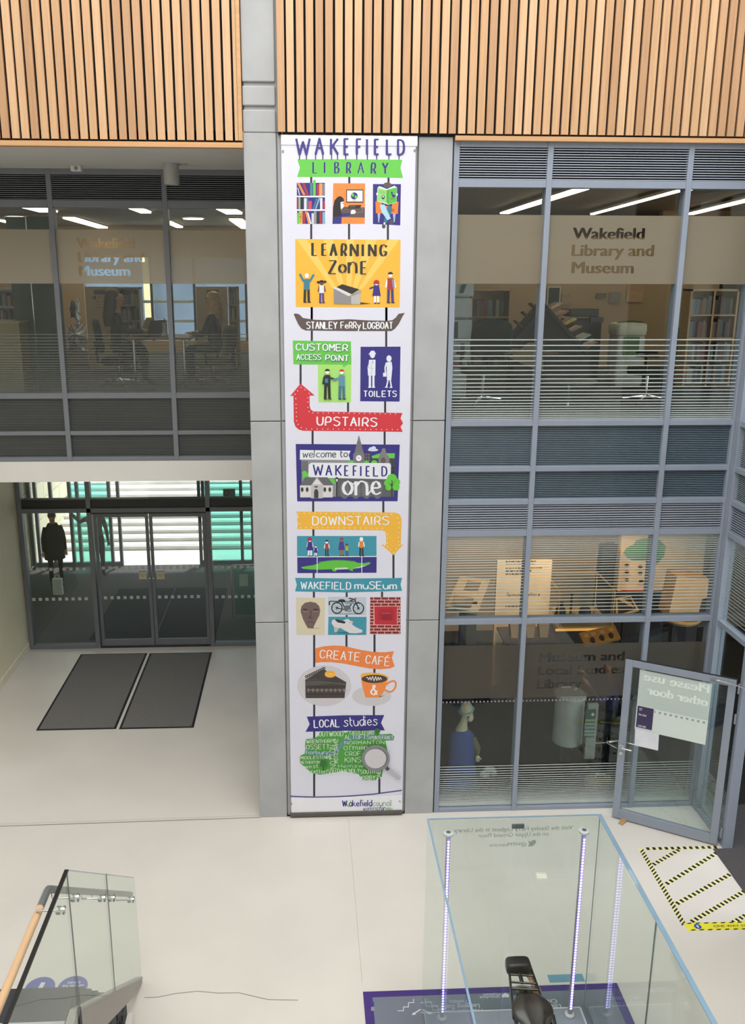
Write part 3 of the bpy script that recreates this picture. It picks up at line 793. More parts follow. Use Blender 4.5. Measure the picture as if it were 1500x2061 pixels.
def fig(a, x, yh, yf, top, leg, hair, skin=WH, dress=False, arms=0, w=1.0):
    h = yf - yh
    hd = .085 * h * (1.35 if h < 260 else 1)
    for dx in (-.07, .07): a.line([(x + dx * h * .8, yh + .5 * h), (x + dx * h, yf - 6)], .085 * h, leg if not dress else skin, False)
    for dx in (-.07, .07): a.ell(x + dx * h + 5, yf - 4, .06 * h, 6, '#3a3433', False)
    a.up()
    if arms == 1:
        a.line([(x - .1 * h, yh + .28 * h), (x - .24 * h, yh + .02 * h)], .07 * h, top, False); a.line([(x + .1 * h, yh + .28 * h), (x + .24 * h, yh + .04 * h)], .07 * h, top, False)
    elif arms == 2:
        a.line([(x + .06 * h, yh + .28 * h), (x + .30 * h, yh + .36 * h)], .06 * h, top, False); a.line([(x - .1 * h, yh + .25 * h), (x - .14 * h, yh + .5 * h)], .06 * h, top, False)
    elif arms == 3:
        a.line([(x - .06 * h, yh + .28 * h), (x - .30 * h, yh + .36 * h)], .06 * h, top, False)
    else:
        a.line([(x - .1 * h, yh + .24 * h), (x - .15 * h, yh + .5 * h)], .055 * h, skin, False); a.line([(x + .1 * h, yh + .24 * h), (x + .16 * h, yh + .5 * h)], .055 * h, skin, False)
    b_ = .18 if dress else .1
    a.poly([(x - .1 * h, yh + .2 * h), (x + .1 * h, yh + .2 * h), (x + b_ * h, yh + (.68 if dress else .56) * h), (x - b_ * h, yh + (.68 if dress else .56) * h)], top, False)
    a.up(); a.ell(x, yh + hd, hd * .8, hd, skin, False); a.up()
    if hair: a.ell(x, yh + hd * .75, hd * .95, hd * .8, hair, False, 170, 370)
a.up(); fig(a, 338, 1500, 1795, '#3d7f93', '#33302c', None, WH, arms=1)
fig(a, 488, 1570, 1800, '#dfe1e6', '#4a3f8e', '#2a2726', '#6b4c3c'); a.ell(455, 1590, 16, 12, '#2a2726', False); a.ell(520, 1586, 16, 12, '#2a2726', False)
fig(a, 1040, 1568, 1804, '#3b3382', WH, '#b5353b', WH, True, 3); a.ell(1040, 1596, 30, 28, '#b5353b', False, 150, 390)
fig(a, 1180, 1488, 1800, '#a83a3a', '#4a3a7e', '#37312d'); a.line([(1206, 1560), (1214, 1640)], 22, '#8b8f98', False)
a.poly([(610, 1660), (785, 1735), (785, 1812), (612, 1808)], '#8d8b8c'); a.poly([(785, 1735), (876, 1695), (876, 1812), (785, 1812)], '#b5b3b4')
a.poly([(635, 1640), (695, 1610), (868, 1662), (790, 1712)], '#33302f'); a.poly([(594, 1646), (635, 1638), (792, 1712), (762, 1732)], '#d5d3d4'); a.poly([(792, 1712), (868, 1660), (888, 1690), (792, 1722)], '#a3a1a2'); a.poly([(876, 1792), (985, 1804), (876, 1812)], '#4a3d22')
a.build('learning_zone_panel', ban)
# logboat
a = art(620)
a.poly([(206, 62), (225, 54), (262, 62), (300, 100), (420, 118), (560, 122), (760, 112), (950, 124), (1150, 128), (1200, 122), (1235, 95), (1262, 58), (1325, 48), (1300, 90), (1265, 160), (1225, 210), (1190, 232), (760, 232), (330, 226), (285, 208), (250, 160)], BROWN)
a.text('STANLEY', 338, 208, 642, 208, 68, 12, WH); a.text('FeRRy', 682, 206, 880, 204, 66, 11, WH, 2.2); a.text('LOGBOAT', 908, 208, 1202, 208, 66, 12, WH)
a.build('logboat_panel', ban)
# customer access point
a = art(620)
a.poly([(450, 568), (788, 570), (784, 950), (455, 948)], '#a6dc74')
a.poly([(197, 327), (783, 336), (788, 570), (745, 570), (710, 600), (697, 570), (204, 567)], GREEN)
for dx, dy, c in ((5, 5, '#3f7f8d'), (0, 0, WH)):
    a.text('CUSTOMER', 232 + dx, 424 + dy, 750 + dx, 432 + dy, 66, 13 if c == WH else 12, c); a.text('ACCESS', 238 + dx, 520 + dy, 478 + dx, 520 + dy, 54, 10, c); a.text('POiNT', 528 + dx, 526 + dy, 758 + dx, 532 + dy, 56, 12, c)
a.up(); fig(a, 545, 612, 918, '#2b2a33', '#232228', '#2a2726', WH, arms=2); a.rect(520, 708, 552, 752, '#3d7f93')
fig(a, 690, 616, 918, '#5b8fa8', '#3f6f8c', '#c93a33', WH, arms=3)
a.build('customer_access_panel', ban)
# toilets
a = art(620)
a.poly([(880, 390), (1282, 388), (1273, 941), (876, 938)], NAVY)
a.text('TOILETS', 912, 892, 1240, 892, 58, 11, WH, 3.0)
W2 = '#dde1ee'
a.up(); a.ell(1000, 470, 26, 34, W2, False); a.poly([(958, 470), (985, 430), (1015, 428), (1038, 466), (1012, 456)], W2, False)
a.poly([(968, 520), (1030, 520), (1028, 680), (955, 680), (950, 600)], W2, False); a.rect(962, 680, 985, 795, W2, False); a.rect(998, 680, 1020, 795, W2, False); a.ell(972, 796, 18, 7, W2, False); a.ell(1010, 796, 18, 7, W2, False)
a.ell(1166, 508, 26, 32, W2, False); a.poly([(1140, 545), (1192, 540), (1200, 600), (1188, 725), (1145, 725)], W2, False); a.line([(1140, 550), (1126, 600), (1130, 650)], 14, W2, False); a.rect(1106, 650, 1140, 690, W2, False)
a.line([(1158, 720), (1140, 795)], 14, W2, False); a.line([(1178, 720), (1190, 796)], 14, W2, False); a.ell(1140, 796, 16, 6, W2, False); a.ell(1186, 798, 16, 6, W2, False)
a.up(); a.line([(990, 545), (990, 675)], 3, '#8f93b8'); a.line([(1000, 530), (1006, 556)], 8, '#8f93b8'); a.line([(964, 520), (960, 600), (1010, 610)], 3, '#8f93b8')
a.build('toilets_panel', ban)
# upstairs arrow
a = art(620)
a.poly([(276, 760), (418, 880), (366, 882), (368, 985), (378, 1020), (405, 1040), (1302, 1056), (1282, 1110), (1308, 1160), (1282, 1195), (1304, 1246), (300, 1235), (255, 1222), (222, 1190), (208, 1140), (204, 884), (171, 885)], RED)
a.text('UPSTAIRS', 442, 1180, 1042, 1192, 86, 15, WH, 2.6)
a.up()
dots = [(280, 798), (247, 832), (320, 822), (220, 868), (362, 858), (228, 912), (348, 904), (350, 946), (350, 998), (362, 1042), (230, 968), (232, 1008), (234, 1048), (234, 1090), (236, 1134), (250, 1170), (282, 1202)]
dots += [(400 + 52 * i, 1054 + .7 * i) for i in range(17)] + [(335 + 54 * i, 1216 + .4 * i) for i in range(18)]
for x, y in dots: a.ell(x, y, 5.5, 5.5, '#f3d5d8', False, n=8)
a.build('upstairs_arrow', ban)
# welcome panel
a = art(620)
a.poly([(227, 1368), (1275, 1374), (1252, 1944), (242, 1946)], NAVY)
a.poly([(282, 1530), (1225, 1530), (1215, 1898), (290, 1898)], '#8b8c90'); a.poly([(640, 1710), (1216, 1710), (1214, 1900), (640, 1898)], '#5c5d62')
for x in (700, 810, 920, 1030): a.ell(x + 20, 1830, 48, 90, '#6b6c71', False)
a.poly([(285, 1540), (350, 1540), (350, 1700), (285, 1700)], '#6a6b70'); a.poly([(990, 1490), (1080, 1460), (1225, 1462), (1222, 1515), (1000, 1512)], GREEN)
a.rect(920, 1455, 982, 1560, '#3f4046'); a.rect(980, 1512, 1225, 1560, '#3f4046'); a.rect(1185, 1512, 1225, 1700, '#3f4046')
for x in (930, 956):
    for y in (1466, 1496, 1524): a.rect(x, y, x + 14, y + 16, '#77787e', False)
for x in (1192, 1208):
    for y in (1600, 1640): a.rect(x, y, x + 11, y + 22, '#1f1f25', False)
a.poly([(1060, 1560), (1062, 1500), (1090, 1440), (1098, 1412), (1128, 1412), (1140, 1470), (1170, 1500), (1172, 1560)], '#7d7a7c'); a.ell(1108, 1535, 24, 32, '#5a585a')
a.poly([(806, 1560), (806, 1465), (818, 1462), (860, 1285), (866, 1285), (910, 1458), (918, 1465), (920, 1560)], '#77777b')
for i in range(9): a.line([(846 - i * 4.2, 1340 + i * 13), (880 + i * 3.8, 1340 + i * 13)], 3, '#55555a', False)
a.ell(862, 1510, 28, 30, WH); a.line([(862, 1510), (872, 1518)], 5, INK); a.line([(862, 1510), (850, 1502)], 5, INK)
for cx, cy, r in ((785, 1556, 28), (940, 1556, 26), (1018, 1556, 30), (330, 1690, 38), (315, 1660, 26), (590, 1745, 36), (560, 1735, 30)): a.ell(cx, cy, r, r * .8, GREEN, False)
for cx, cy, rx, ry in ((1005, 1428, 52, 14), (985, 1416, 22, 16), (1012, 1410, 22, 20)): a.ell(cx, cy, rx, ry, '#ccd3ea', False)
a.poly([(270, 1428), (780, 1436), (760, 1480), (776, 1530), (268, 1526)], '#dfe2ea'); a.text('welcome', 296, 1504, 632, 1502, 78, 8, '#2e2e38', 1.6, .8, .08); a.text('to', 672, 1500, 750, 1498, 74, 8, '#2e2e38', 1.4, .8, .08)
a.poly([(384, 1556), (1168, 1560), (1186, 1580), (1182, 1700), (1140, 1722), (372, 1705), (354, 1690), (358, 1575)], '#dfe2ea')
a.up()
for ch, x0, x1, y0, y1 in (('W', 405, 498, 1576, 1680), ('A', 532, 588, 1584, 1684), ('K', 632, 685, 1580, 1684), ('E', 722, 756, 1586, 1686), ('F', 808, 842, 1588, 1688), ('I', 882, 883, 1590, 1690), ('E', 938, 970, 1594, 1690), ('L', 1012, 1056, 1598, 1690), ('D', 1096, 1142, 1596, 1688)):
    a.glyph(ch, x0, x1, y0, y1, 16, NAVY, .75)
a.poly([(268, 1786), (300, 1740), (318, 1702), (545, 1702), (606, 1776), (600, 1786)], '#63636a'); a.poly([(270, 1784), (600, 1784), (600, 1905), (272, 1905)], '#d4d1d0')
a.poly([(380, 1786), (440, 1702), (508, 1782), (498, 1914), (380, 1914)], '#bcb9ba'); a.poly([(398, 1772), (440, 1718), (486, 1772)], '#d9d7d8'); a.rect(415, 1790, 450, 1806, '#55555a')
a.ell(433, 1860, 22, 40, '#3c3c42', False); a.rect(412, 1860, 455, 1912, '#3c3c42', False)
for x in (292, 342, 520, 570): a.ell(x, 1826, 14, 24, '#3c3c42', False)
a.line([(640, 1740), (638, 1898)], 10, '#26262b'); a.poly([(622, 1712), (640, 1698), (660, 1712), (648, 1756), (634, 1756)], '#26262b'); a.poly([(630, 1720), (652, 1720), (646, 1748), (638, 1748)], '#d9dade')
a.line([(1196, 1760), (1196, 1895)], 14, '#4b403b')
for cx, cy, r in ((1196, 1720, 52), (1150, 1760, 34), (1244, 1750, 34), (1160, 1805, 30), (1236, 1800, 36)): a.ell(cx, cy, r, r, '#62c443', False)
a.up(); a.line([(1196, 1895), (1196, 1730)], 9, '#4b403b', False); a.line([(1196, 1790), (1165, 1760)], 5, '#4b403b', False); a.line([(1196, 1770), (1228, 1742)], 5, '#4b403b', False)
a.up()
for ch, x0, x1, y0, y1 in (('o', 700, 800, 1650, 1880), ('n', 832, 945, 1650, 1884), ('e', 990, 1080, 1650, 1878)): a.glyph(ch, x0, x1, y0, y1, 30, '#e6e8ef', .55)
a.line([(795, 1770), (840, 1760)], 14, '#e6e8ef', False); a.line([(945, 1884), (990, 1830)], 14, '#e6e8ef', False)
a.build('welcome_panel', ban)
# downstairs arrow
a = art(1000)
a.poly([(232, 148), (1235, 158), (1275, 178), (1293, 220), (1284, 486), (1314, 472), (1212, 588), (1088, 480), (1138, 484), (1136, 380), (1128, 350), (1100, 338), (240, 324), (254, 262), (232, 236), (256, 205)], YEL)
a.text('DOWNSTAIRS', 398, 283, 1162, 280, 84, 13, WH, 2.4)
a.up()
for x, y in [(258 + 55 * i, 164 + .6 * i) for i in range(18)] + [(275 + 55 * i, 308 + .5 * i) for i in range(16)] + [(1250, 212), (1265, 262), (1266, 310), (1264, 360), (1262, 408), (1262, 450), (1268, 486), (1242, 522), (1212, 560), (1182, 530), (1150, 500), (1120, 490), (1150, 462), (1150, 420), (1150, 375), (240, 236), (272, 272)]: a.ell(x, y, 5.5, 5.5, '#fbeec8', False, n=8)
a.build('downstairs_arrow', ban)
# visitors over the crocodile
a = art(1000)
a.poly([(240, 394), (1040, 394), (1040, 600), (240, 602)], TEAL); a.poly([(242, 606), (1042, 602), (1040, 764), (244, 768)], NAVY)
a.line([(240, 604), (1042, 600)], 8, WH)
a.up(); fig(a, 370, 410, 600, '#3b3382', '#2d2a45', '#a83240', WH, True); a.ell(368, 432, 24, 26, '#a83240', False, 150, 380)
fig(a, 428, 486, 600, '#3b3382', '#2d2a45', '#a83240', WH, True); fig(a, 540, 434, 598, '#a83a3a', '#33302c', '#2a2726', WH); fig(a, 688, 412, 594, '#463c92', '#7a3340', '#8c3a44', '#8a6a58', True)
fig(a, 742, 472, 596, '#9dbb3c', '#33507a', '#3a332f', '#8a6a58'); fig(a, 888, 404, 598, '#e5803c', '#26242a', None, WH)
croc = [(278, 708), (330, 698), (400, 688), (450, 672), (500, 656), (560, 646), (640, 640), (720, 644), (790, 656), (820, 650), (850, 664), (910, 668), (970, 656), (982, 668), (960, 684), (900, 700), (860, 712), (800, 728), (806, 748), (776, 742), (760, 728), (640, 732), (632, 752), (600, 748), (590, 728), (480, 732), (380, 732), (300, 724)]
a.poly(croc, '#5fbc3e')
for i in range(20):
    x = 470 + i * 18; y = 660 - 18 * math.sin((x - 470) / 380 * PI); a.poly([(x - 9, y + 4), (x, y - 12), (x + 9, y + 4)], '#5fbc3e', False)
a.poly([(620, 716), (740, 710), (760, 726), (622, 732)], '#cfd9cf'); a.poly([(800, 722), (900, 696), (955, 684), (900, 706), (860, 716)], '#cfd9cf')
for x in (443, 892): a.line([(x, 604), (x, 768)], 7, WH)
a.build('crocodile_panel', ban)
# museum ribbon
a = art(1000)
a.poly([(220, 815), (760, 822), (1298, 816), (1282, 880), (1298, 946), (760, 962), (220, 952), (238, 886)], TEAL)
a.text('WAKEFIELD', 280, 926, 780, 932, 72, 11, WH, 2.4); a.text('muSEum', 822, 926, 1240, 928, 74, 13, WH, 2.2)
a.build('museum_ribbon', ban)
# carved head, motorcycle, shoe, postbox
a = art(1000)
a.poly([(230, 1014), (524, 1016), (518, 1390), (234, 1388)], '#d2c9ae'); a.ell(420, 1322, 50, 5, '#b0a88e')
a.poly([(275, 1150), (285, 1100), (320, 1066), (375, 1055), (430, 1066), (462, 1098), (474, 1140), (466, 1190), (440, 1240), (412, 1300), (404, 1326), (348, 1322), (330, 1290), (300, 1230)], '#6f5d5a')
for cx in (322, 428): a.ell(cx, 1136, 28, 12, '#4b3d3b'); a.line([(cx - 26, 1146), (cx, 1156), (cx + 26, 1146)], 6, '#9b8986')
a.line([(380, 1140), (378, 1200), (360, 1210)], 9, '#52433f'); a.ell(374, 1218, 26, 7, '#52433f'); a.line([(340, 1272), (374, 1254), (410, 1272)], 8, '#52433f')
a.build('carved_head_picture', ban)
a = art(1000)
a.poly([(552, 1006), (938, 1010), (936, 1190), (556, 1190)], '#b9c5d0')
a.poly([(556, 1206), (940, 1208), (938, 1390), (552, 1390)], TEAL)
a.ell(760, 1178, 150, 6, '#8f9aa6')
for cx, cy in ((642, 1118), (858, 1122)):
    a.ell(cx, cy, 58, 60, '#22242a'); a.ell(cx, cy, 46, 48, '#b9c5d0')
    for i in range(8): a.line([(cx, cy), (cx + 46 * math.cos(i * PI / 4 + .2), cy + 48 * math.sin(i * PI / 4 + .2))], 3, '#5a6069', False)
    a.ell(cx, cy, 12, 12, '#3a3d44')
for pts, wd, c in (([(566, 1050), (566, 1090)], 14, '#2a2c31'), ([(570, 1050), (700, 1056), (820, 1050)], 10, '#2a2c31'), ([(690, 1060), (740, 1150), (800, 1058)], 12, '#2a2c31'), ([(820, 1030), (858, 1122)], 12, '#2a2c31'), ([(762, 1020), (822, 1034)], 12, '#2a2c31'), ([(768, 1048), (800, 1038)], 10, '#2a2c31'), ([(800, 1074), (860, 1058), (912, 1100)], 8, '#50545c'), ([(640, 1118), (740, 1140)], 10, '#2a2c31')): a.line(pts, wd, c)
a.ell(690, 1044, 36, 14, '#22242a'); a.ell(764, 1066, 48, 14, '#8d959f'); a.ell(745, 1122, 36, 32, '#63676f'); a.ell(770, 1146, 22, 16, '#8d959f'); a.ell(830, 1024, 9, 9, '#b9442f')
a.ell(770, 1368, 140, 10, '#2f7385')
a.poly([(586, 1270), (596, 1240), (625, 1228), (700, 1250), (738, 1228), (762, 1232), (790, 1262), (800, 1290), (850, 1320), (898, 1340), (896, 1366), (830, 1374), (770, 1372), (712, 1340), (680, 1320), (660, 1322), (640, 1362), (616, 1362), (612, 1310)], '#d3d2d6')
a.poly([(614, 1230), (640, 1232), (730, 1256), (720, 1276), (650, 1264)], '#2c2b30'); a.poly([(612, 1306), (662, 1318), (640, 1362), (616, 1362)], '#c2bca8'); a.poly([(760, 1270), (782, 1244), (804, 1254), (800, 1276), (780, 1266), (770, 1282)], '#c7bfae')
a.build('motorcycle_and_shoe_picture', ban)
a = art(1000)
a.poly([(976, 1010), (1284, 1008), (1280, 1384), (972, 1384)], '#dba79b')
for i in range(12):
    y = 1012 + i * 31.2; x = 978 + (0 if i % 2 else -36)
    while x < 1282:
        a.poly([(max(x, 976), y), (min(x + 66, 1282), y), (min(x + 66, 1282), y + 22), (max(x, 976), y + 22)], '#7a2731', False); x += 74
a.poly([(1010, 1098), (1254, 1096), (1252, 1296), (1014, 1290)], '#e9a79d'); a.poly([(1018, 1104), (1248, 1102), (1246, 1288), (1022, 1284)], '#b92b39')
a.poly([(1060, 1138), (1080, 1128), (1195, 1128), (1216, 1138), (1214, 1244), (1060, 1240)], '#a82533'); a.poly([(1080, 1164), (1190, 1164), (1180, 1196), (1092, 1196)], '#871c29'); a.poly([(1086, 1166), (1184, 1166), (1176, 1180), (1094, 1180)], '#c23d49')
a.text('1803', 1090, 1240, 1188, 1236, 34, 7, '#7a1824', 2.4)
a.build('postbox_picture', ban)
# create cafe
a = art(1270)
a.poly([(422, 176), (500, 156), (600, 146), (690, 148), (780, 166), (900, 194), (1020, 212), (1120, 214), (1216, 204), (1194, 270), (1224, 356), (1180, 376), (1080, 386), (960, 376), (820, 350), (700, 326), (580, 314), (480, 314), (424, 322)], '#ea8548')
for x in (520, 640, 860, 980, 1100): a.line([(x + 70, 165 + (x - 500) * .07), (x - 10, 310 + (x - 500) * .08)], 3, '#d0703a')
a.text('CREATE', 470, 272, 868, 304, 84, 11, WH, 2.6); a.text('CAFE', 930, 324, 1166, 352, 84, 11, WH, 2.6); a.line([(1140, 258), (1162, 244)], 9, WH)
a.build('cafe_ribbon', ban)
a = art(1270)
a.ell(514, 552, 270, 204, '#c9c6cb', n=44)
for i in range(48):
    t = 2 * PI * i / 48; a.line([(514 + 236 * math.cos(t), 552 + 172 * math.sin(t)), (514 + 252 * math.cos(t), 552 + 186 * math.sin(t))], 5, '#dcdadd', False)
a.up()
a.poly([(322, 490), (510, 385), (736, 515), (718, 675), (326, 676)], '#433d3b')
for i in range(9): a.ell(335 + i * 22, 460 - i * 10.5, 15, 15, '#2e2a29', False); a.ell(335 + i * 22, 460 - i * 10.5, 9, 9, '#8d8787')
a.poly([(322, 490), (430, 485), (600, 505), (736, 515), (718, 548), (600, 530), (430, 548), (326, 556)], '#565050'); a.line([(322, 500), (470, 496), (736, 520)], 6, '#2c2827')
a.line([(324, 560), (520, 565), (724, 560)], 8, '#2c2827'); a.line([(326, 636), (720, 636)], 7, '#2c2827')
for i in range(9):
    x = 340 + i * 45; a.line([(x, 596), (x + 12, 582), (x + 24, 590), (x + 18, 612), (x + 8, 606), (x + 16, 590), (x + 45, 596)], 4, '#9b9494', False)
a.ell(574, 440, 54, 30, '#ef9038', True, 0, 360); a.ell(574, 430, 54, 32, '#f2c14e'); a.ell(574, 428, 44, 26, '#eaa93c')
for t in (20, 65, 110, 155): a.line([(574, 428), (574 + 44 * math.cos(R(t)), 428 + 25 * math.sin(R(t)))], 4, '#f6d98a', False)
a.build('cake_picture', ban)
a = art(1270)
a.ell(992, 654, 196, 100, '#c9c6cb', n=40)
a.line(smooth([(1140, 540), (1180, 508), (1228, 500), (1240, 548), (1208, 606), (1165, 616), (1125, 590)], 'o'), 18, ORANGE)
a.poly([(880, 445), (1162, 470), (1150, 520), (1120, 600), (1070, 670), (930, 670), (900, 570)], ORANGE); a.poly([(880, 450), (895, 428), (960, 418), (1060, 424), (1130, 442), (1164, 466), (1150, 515), (900, 500)], '#eeb03c')
a.ell(1020, 482, 130, 42, '#4a3b35'); a.line([(936, 470), (950, 465), (960, 490), (975, 462), (985, 495), (1002, 455), (1014, 502), (1032, 458), (1042, 498), (1058, 462), (1066, 494), (1080, 468), (1092, 492)], 7, '#e9e4de')
a.glyph('&', 985, 1045, 545, 640, 16, WH, .8); a.poly([(1075, 655), (1120, 650), (1062, 668)], '#4d4a4b')
a.build('coffee_cup_picture', ban)
# local studies
a = art(1270)
a.poly([(338, 862), (720, 848), (1118, 846), (1086, 925), (1125, 1000), (720, 1004), (325, 1014), (368, 938)], NAVY)
a.text('LOCAL', 414, 972, 668, 964, 76, 12, WH, 2.4); a.text('studies', 712, 960, 1050, 946, 100, 9, WH, 1.8, .85)
a.build('local_studies_ribbon', ban)
a = art(1270)
LG = '#4f9d44'
a.poly([(450, 1060), (470, 1018), (520, 1010), (690, 1002), (725, 1025), (770, 1005), (900, 996), (1040, 1010), (1080, 1040), (1190, 1034), (1220, 1062), (1212, 1100), (1128, 1104), (1140, 1150), (1160, 1260), (1104, 1400), (1094, 1470), (1052, 1476), (1030, 1502), (900, 1500), (860, 1440), (700, 1412), (600, 1428), (470, 1446), (370, 1420), (320, 1370), (270, 1330), (268, 1260), (330, 1226), (320, 1150), (330, 1088), (400, 1082)], LG)
a.line([(320, 1210), (440, 1232), (590, 1240), (650, 1200), (700, 1120), (800, 1070), (1000, 1062), (1210, 1066)], 36, '#5f8f9a')
LW = '#dfead9'
for body, x0, y0, x1, y1, h, wd in (('OUTWOOD', 462, 1062, 704, 1056, 48, 8), ('CASTLEFORD', 772, 1040, 1014, 1038, 34, 7), ('ALTOFTS', 722, 1088, 970, 1086, 44, 7), ('PONTEFRACT', 982, 1090, 1208, 1086, 36, 6), ('WRENTHORPE', 336, 1128, 632, 1118, 36, 7), ('NORMANTON', 720, 1138, 1116, 1132, 34, 6), ('OSSETT', 334, 1186, 566, 1180, 46, 8), ('CITY', 712, 1192, 816, 1192, 42, 7), ('FEATHER', 828, 1190, 950, 1188, 34, 5), ('horbury', 332, 1236, 556, 1234, 46, 5), ('CROF', 724, 1248, 880, 1246, 42, 7), ('MIDDLESTOWN', 278, 1284, 580, 1276, 30, 6), ('NETHERTON', 278, 1328, 470, 1324, 28, 5), ('KINS', 722, 1312, 884, 1310, 50, 7), ('west', 314, 1372, 454, 1368, 44, 6), ('Hemsw', 656, 1366, 905, 1360, 34, 5), ('bretton', 352, 1420, 536, 1424, 46, 6), ('SOUTH', 546, 1426, 690, 1416, 44, 7), ('HIENDLY', 698, 1418, 868, 1412, 40, 6), ('SOUTH', 876, 1424, 1020, 1422, 40, 7), ('KIRBY', 886, 1486, 1026, 1482, 42, 8), ('NOTTON', 632, 1366, 622, 1136, 58, 7), ('SHARLSTON', 652, 1076, 652, 1310, -40, 7), ('ONE', 1078, 1468, 1076, 1392, 36, 6)):
    a.text(body, x0, y0, x1, y1, h, wd * .72, LW, 2.2)
for x, y in ((506, 1318), (1047, 990)):
    s_ = 1 if x < 800 else .72
    a.line([(x, y), (x, y + 70 * s_)], 9 * s_, '#2e4a2a'); a.ell(x, y - 4, 36 * s_, 28 * s_, '#34702f', False); a.ell(x - 16 * s_, y + 10 * s_, 24 * s_, 20 * s_, '#34702f', False); a.ell(x + 18 * s_, y + 8 * s_, 22 * s_, 20 * s_, '#34702f', False)
a.line([(1136, 1358), (1160, 1384)], 36, '#4a4a50'); a.poly([(1148, 1392), (1172, 1372), (1286, 1452), (1272, 1484), (1240, 1470)], '#b4b3b8')
a.ell(1030, 1265, 140, 132, '#84848a', n=40); a.ell(1034, 1265, 112, 102, '#5c5c62', n=40); a.ell(1028, 1268, 108, 98, '#c9c7cb', n=40)
a.build('place_name_map', ban)
# foot of the print
a = art(1270, .002)
a.line([(172, 1662), (300, 1668), (420, 1671), (600, 1668), (800, 1658), (1000, 1642), (1296, 1603)], 10, NAVY)
a.text('w', 698, 1762, 742, 1762, 95, 12, NAVY); a.line([(742, 1740), (758, 1768), (782, 1706)], 9, '#7fbf4c')
a.text('akefield', 764, 1764, 994, 1760, 62, 9, NAVY, 1.5, .85); a.text('council', 1004, 1760, 1190, 1758, 60, 5, '#7aa86a', 1.6, .85)
a.text('working', 902, 1806, 1054, 1800, 46, 3.5, '#3d3a80', 1.8, .85, .2); a.text('for', 1066, 1802, 1124, 1800, 46, 5, '#3d3a80', 1.4, .85, .2); a.text('you', 1130, 1802, 1194, 1800, 44, 5, '#7aa86a', 1.4, .85, .2)
a.build('council_logo', ban)
# ------------------------------------------------------------------ library on the upper floor, museum on the ground floor
FU = 5.0
struct(box('floor_library', mFL2, 1.6, 9.5, 10.2, 22, 4.5, FU))
struct(box('floor_library_left', mFL2, -7.5, 1.6, 12.2, 22, 4.4, FU))
m_ = MB(); m_.box(1.6, 9.5, 10.3, 22, 7.98, 8.2)
struct(m_.build('ceiling_library', mCEIL2))
struct(box('ceiling_library_left', mCEIL2, -7.5, 1.6, 12.25, 22, 7.62, 8.2))
struct(box('wall_library_divide', mWALL2, .9, 1.1, 12.6, 22, FU, 7.98))
struct(box('wall_library_left', mWALL2, -7.7, -7.5, 12.2, 22, FU, 8))
struct(box('wall_library_right', mWALL2, 9.5, 9.7, 10.2, 22, FU, 8))
# far walls with windows
m_ = MB(); m_.box(-7.5, 1.0, 20.0, 20.2, 7.0, 7.98); m_.box(-7.5, 1.0, 20.0, 20.2, FU, 5.25); m_.box(-7.5, -4.7, 20.0, 20.2, 5.25, 7.0)
struct(m_.build('wall_library_far', mWALL2))
mSLATE = M('slate_blue_cladding', '#5f6b7c', .4, 0, .18, .8)
struct(box('wall_opposite_slate', mSLATE, -8.95, 6, 36.0, 36.3, 1.08, 12.0))
m_ = MB()
for r_ in range(14):
    for c_ in range(7):
        x0 = -17.5 + c_ * 1.3 - (.5 if r_ % 2 else 0)
        m_.box(x0 + .01, min(x0 + 1.29, -8.97), 35.6, 35.65, 1.6 + r_ * .48 + .01, 1.6 + r_ * .48 + .47)
struct(m_.build('wall_opposite_stone', M('white_ashlar', '#e2dcc8', .8, 0, .04, 1), bevel=.004))
struct(box('wall_opposite_core', M('ashlar_joint', '#8f8a78'), -19, -8.98, 35.66, 35.9, 1.56, 10))
struct(box('trim_stone_column', M('warm_stone', '#dcc093', .8), -6.05, -5.75, 35.3, 35.7, 1.56, 10))
wf = sroot('window_6', 'far library window with white rails behind the readers', 'window')
mRAILW = M('white_rail', '#e9edf2', .5)
for py in (608, 647.5, 684):
    z = onY(380, py, 20).z
    box('white_rail', mRAILW, -4.7, .9, 20.3, 20.38, z - .03, z + .03, wf)
for px in (306, 392, 496): 
    x = onY(px, 620, 20).x; box('mullion', M('dark_mullion', '#31363c'), x - .025, x + .025, 20.02, 20.12, 5.25, 7.0, wf)
box('pane', mGLASS, -4.7, .9, 20.13, 20.14, 5.25, 7.0, wf)
XW = onY(1318, 620, 19.5).x
m_ = MB(); m_.box(1.1, XW, 16.5, 16.7, FU, 7.3); m_.box(XW - .15, XW, 16.7, 19.5, FU, 7.3); m_.box(XW, 9.5, 19.5, 19.7, 6.62, 7.98); m_.box(XW, 9.5, 19.5, 19.7, FU, 5.5)
struct(m_.build('wall_library_back', mWALL2))
struct(box('wall_library_end', mWALL2, 1.1, 9.5, 21.8, 22, FU, 7.98))
struct(box('wall_pale_backdrop', M('pale_blue_backdrop', '#b0c4d3', .7, 0, .06, .8), 3.2, 16, 25, 25.3, -1, 9))  # added backdrop: gives the window pale blue where bare sky would render white
wg = sroot('window_7', 'far library window facing a pale blue backdrop, beside the tall bookcase', 'window')
for px in (1352, 1374):
    x = onY(px, 600, 19.5).x; box('mullion', mFRAME, x - .02, x + .02, 19.52, 19.6, 5.5, 6.62, wg)
for py in (612, 636):
    z = onY(1340, py, 19.5).z; box('transom', mFRAME, XW, 9.4, 19.53, 19.59, z - .012, z + .012, wg)
box('pane', mGLASS, XW, 9.4, 19.61, 19.62, 5.5, 6.62, wg)
GY = 19.5
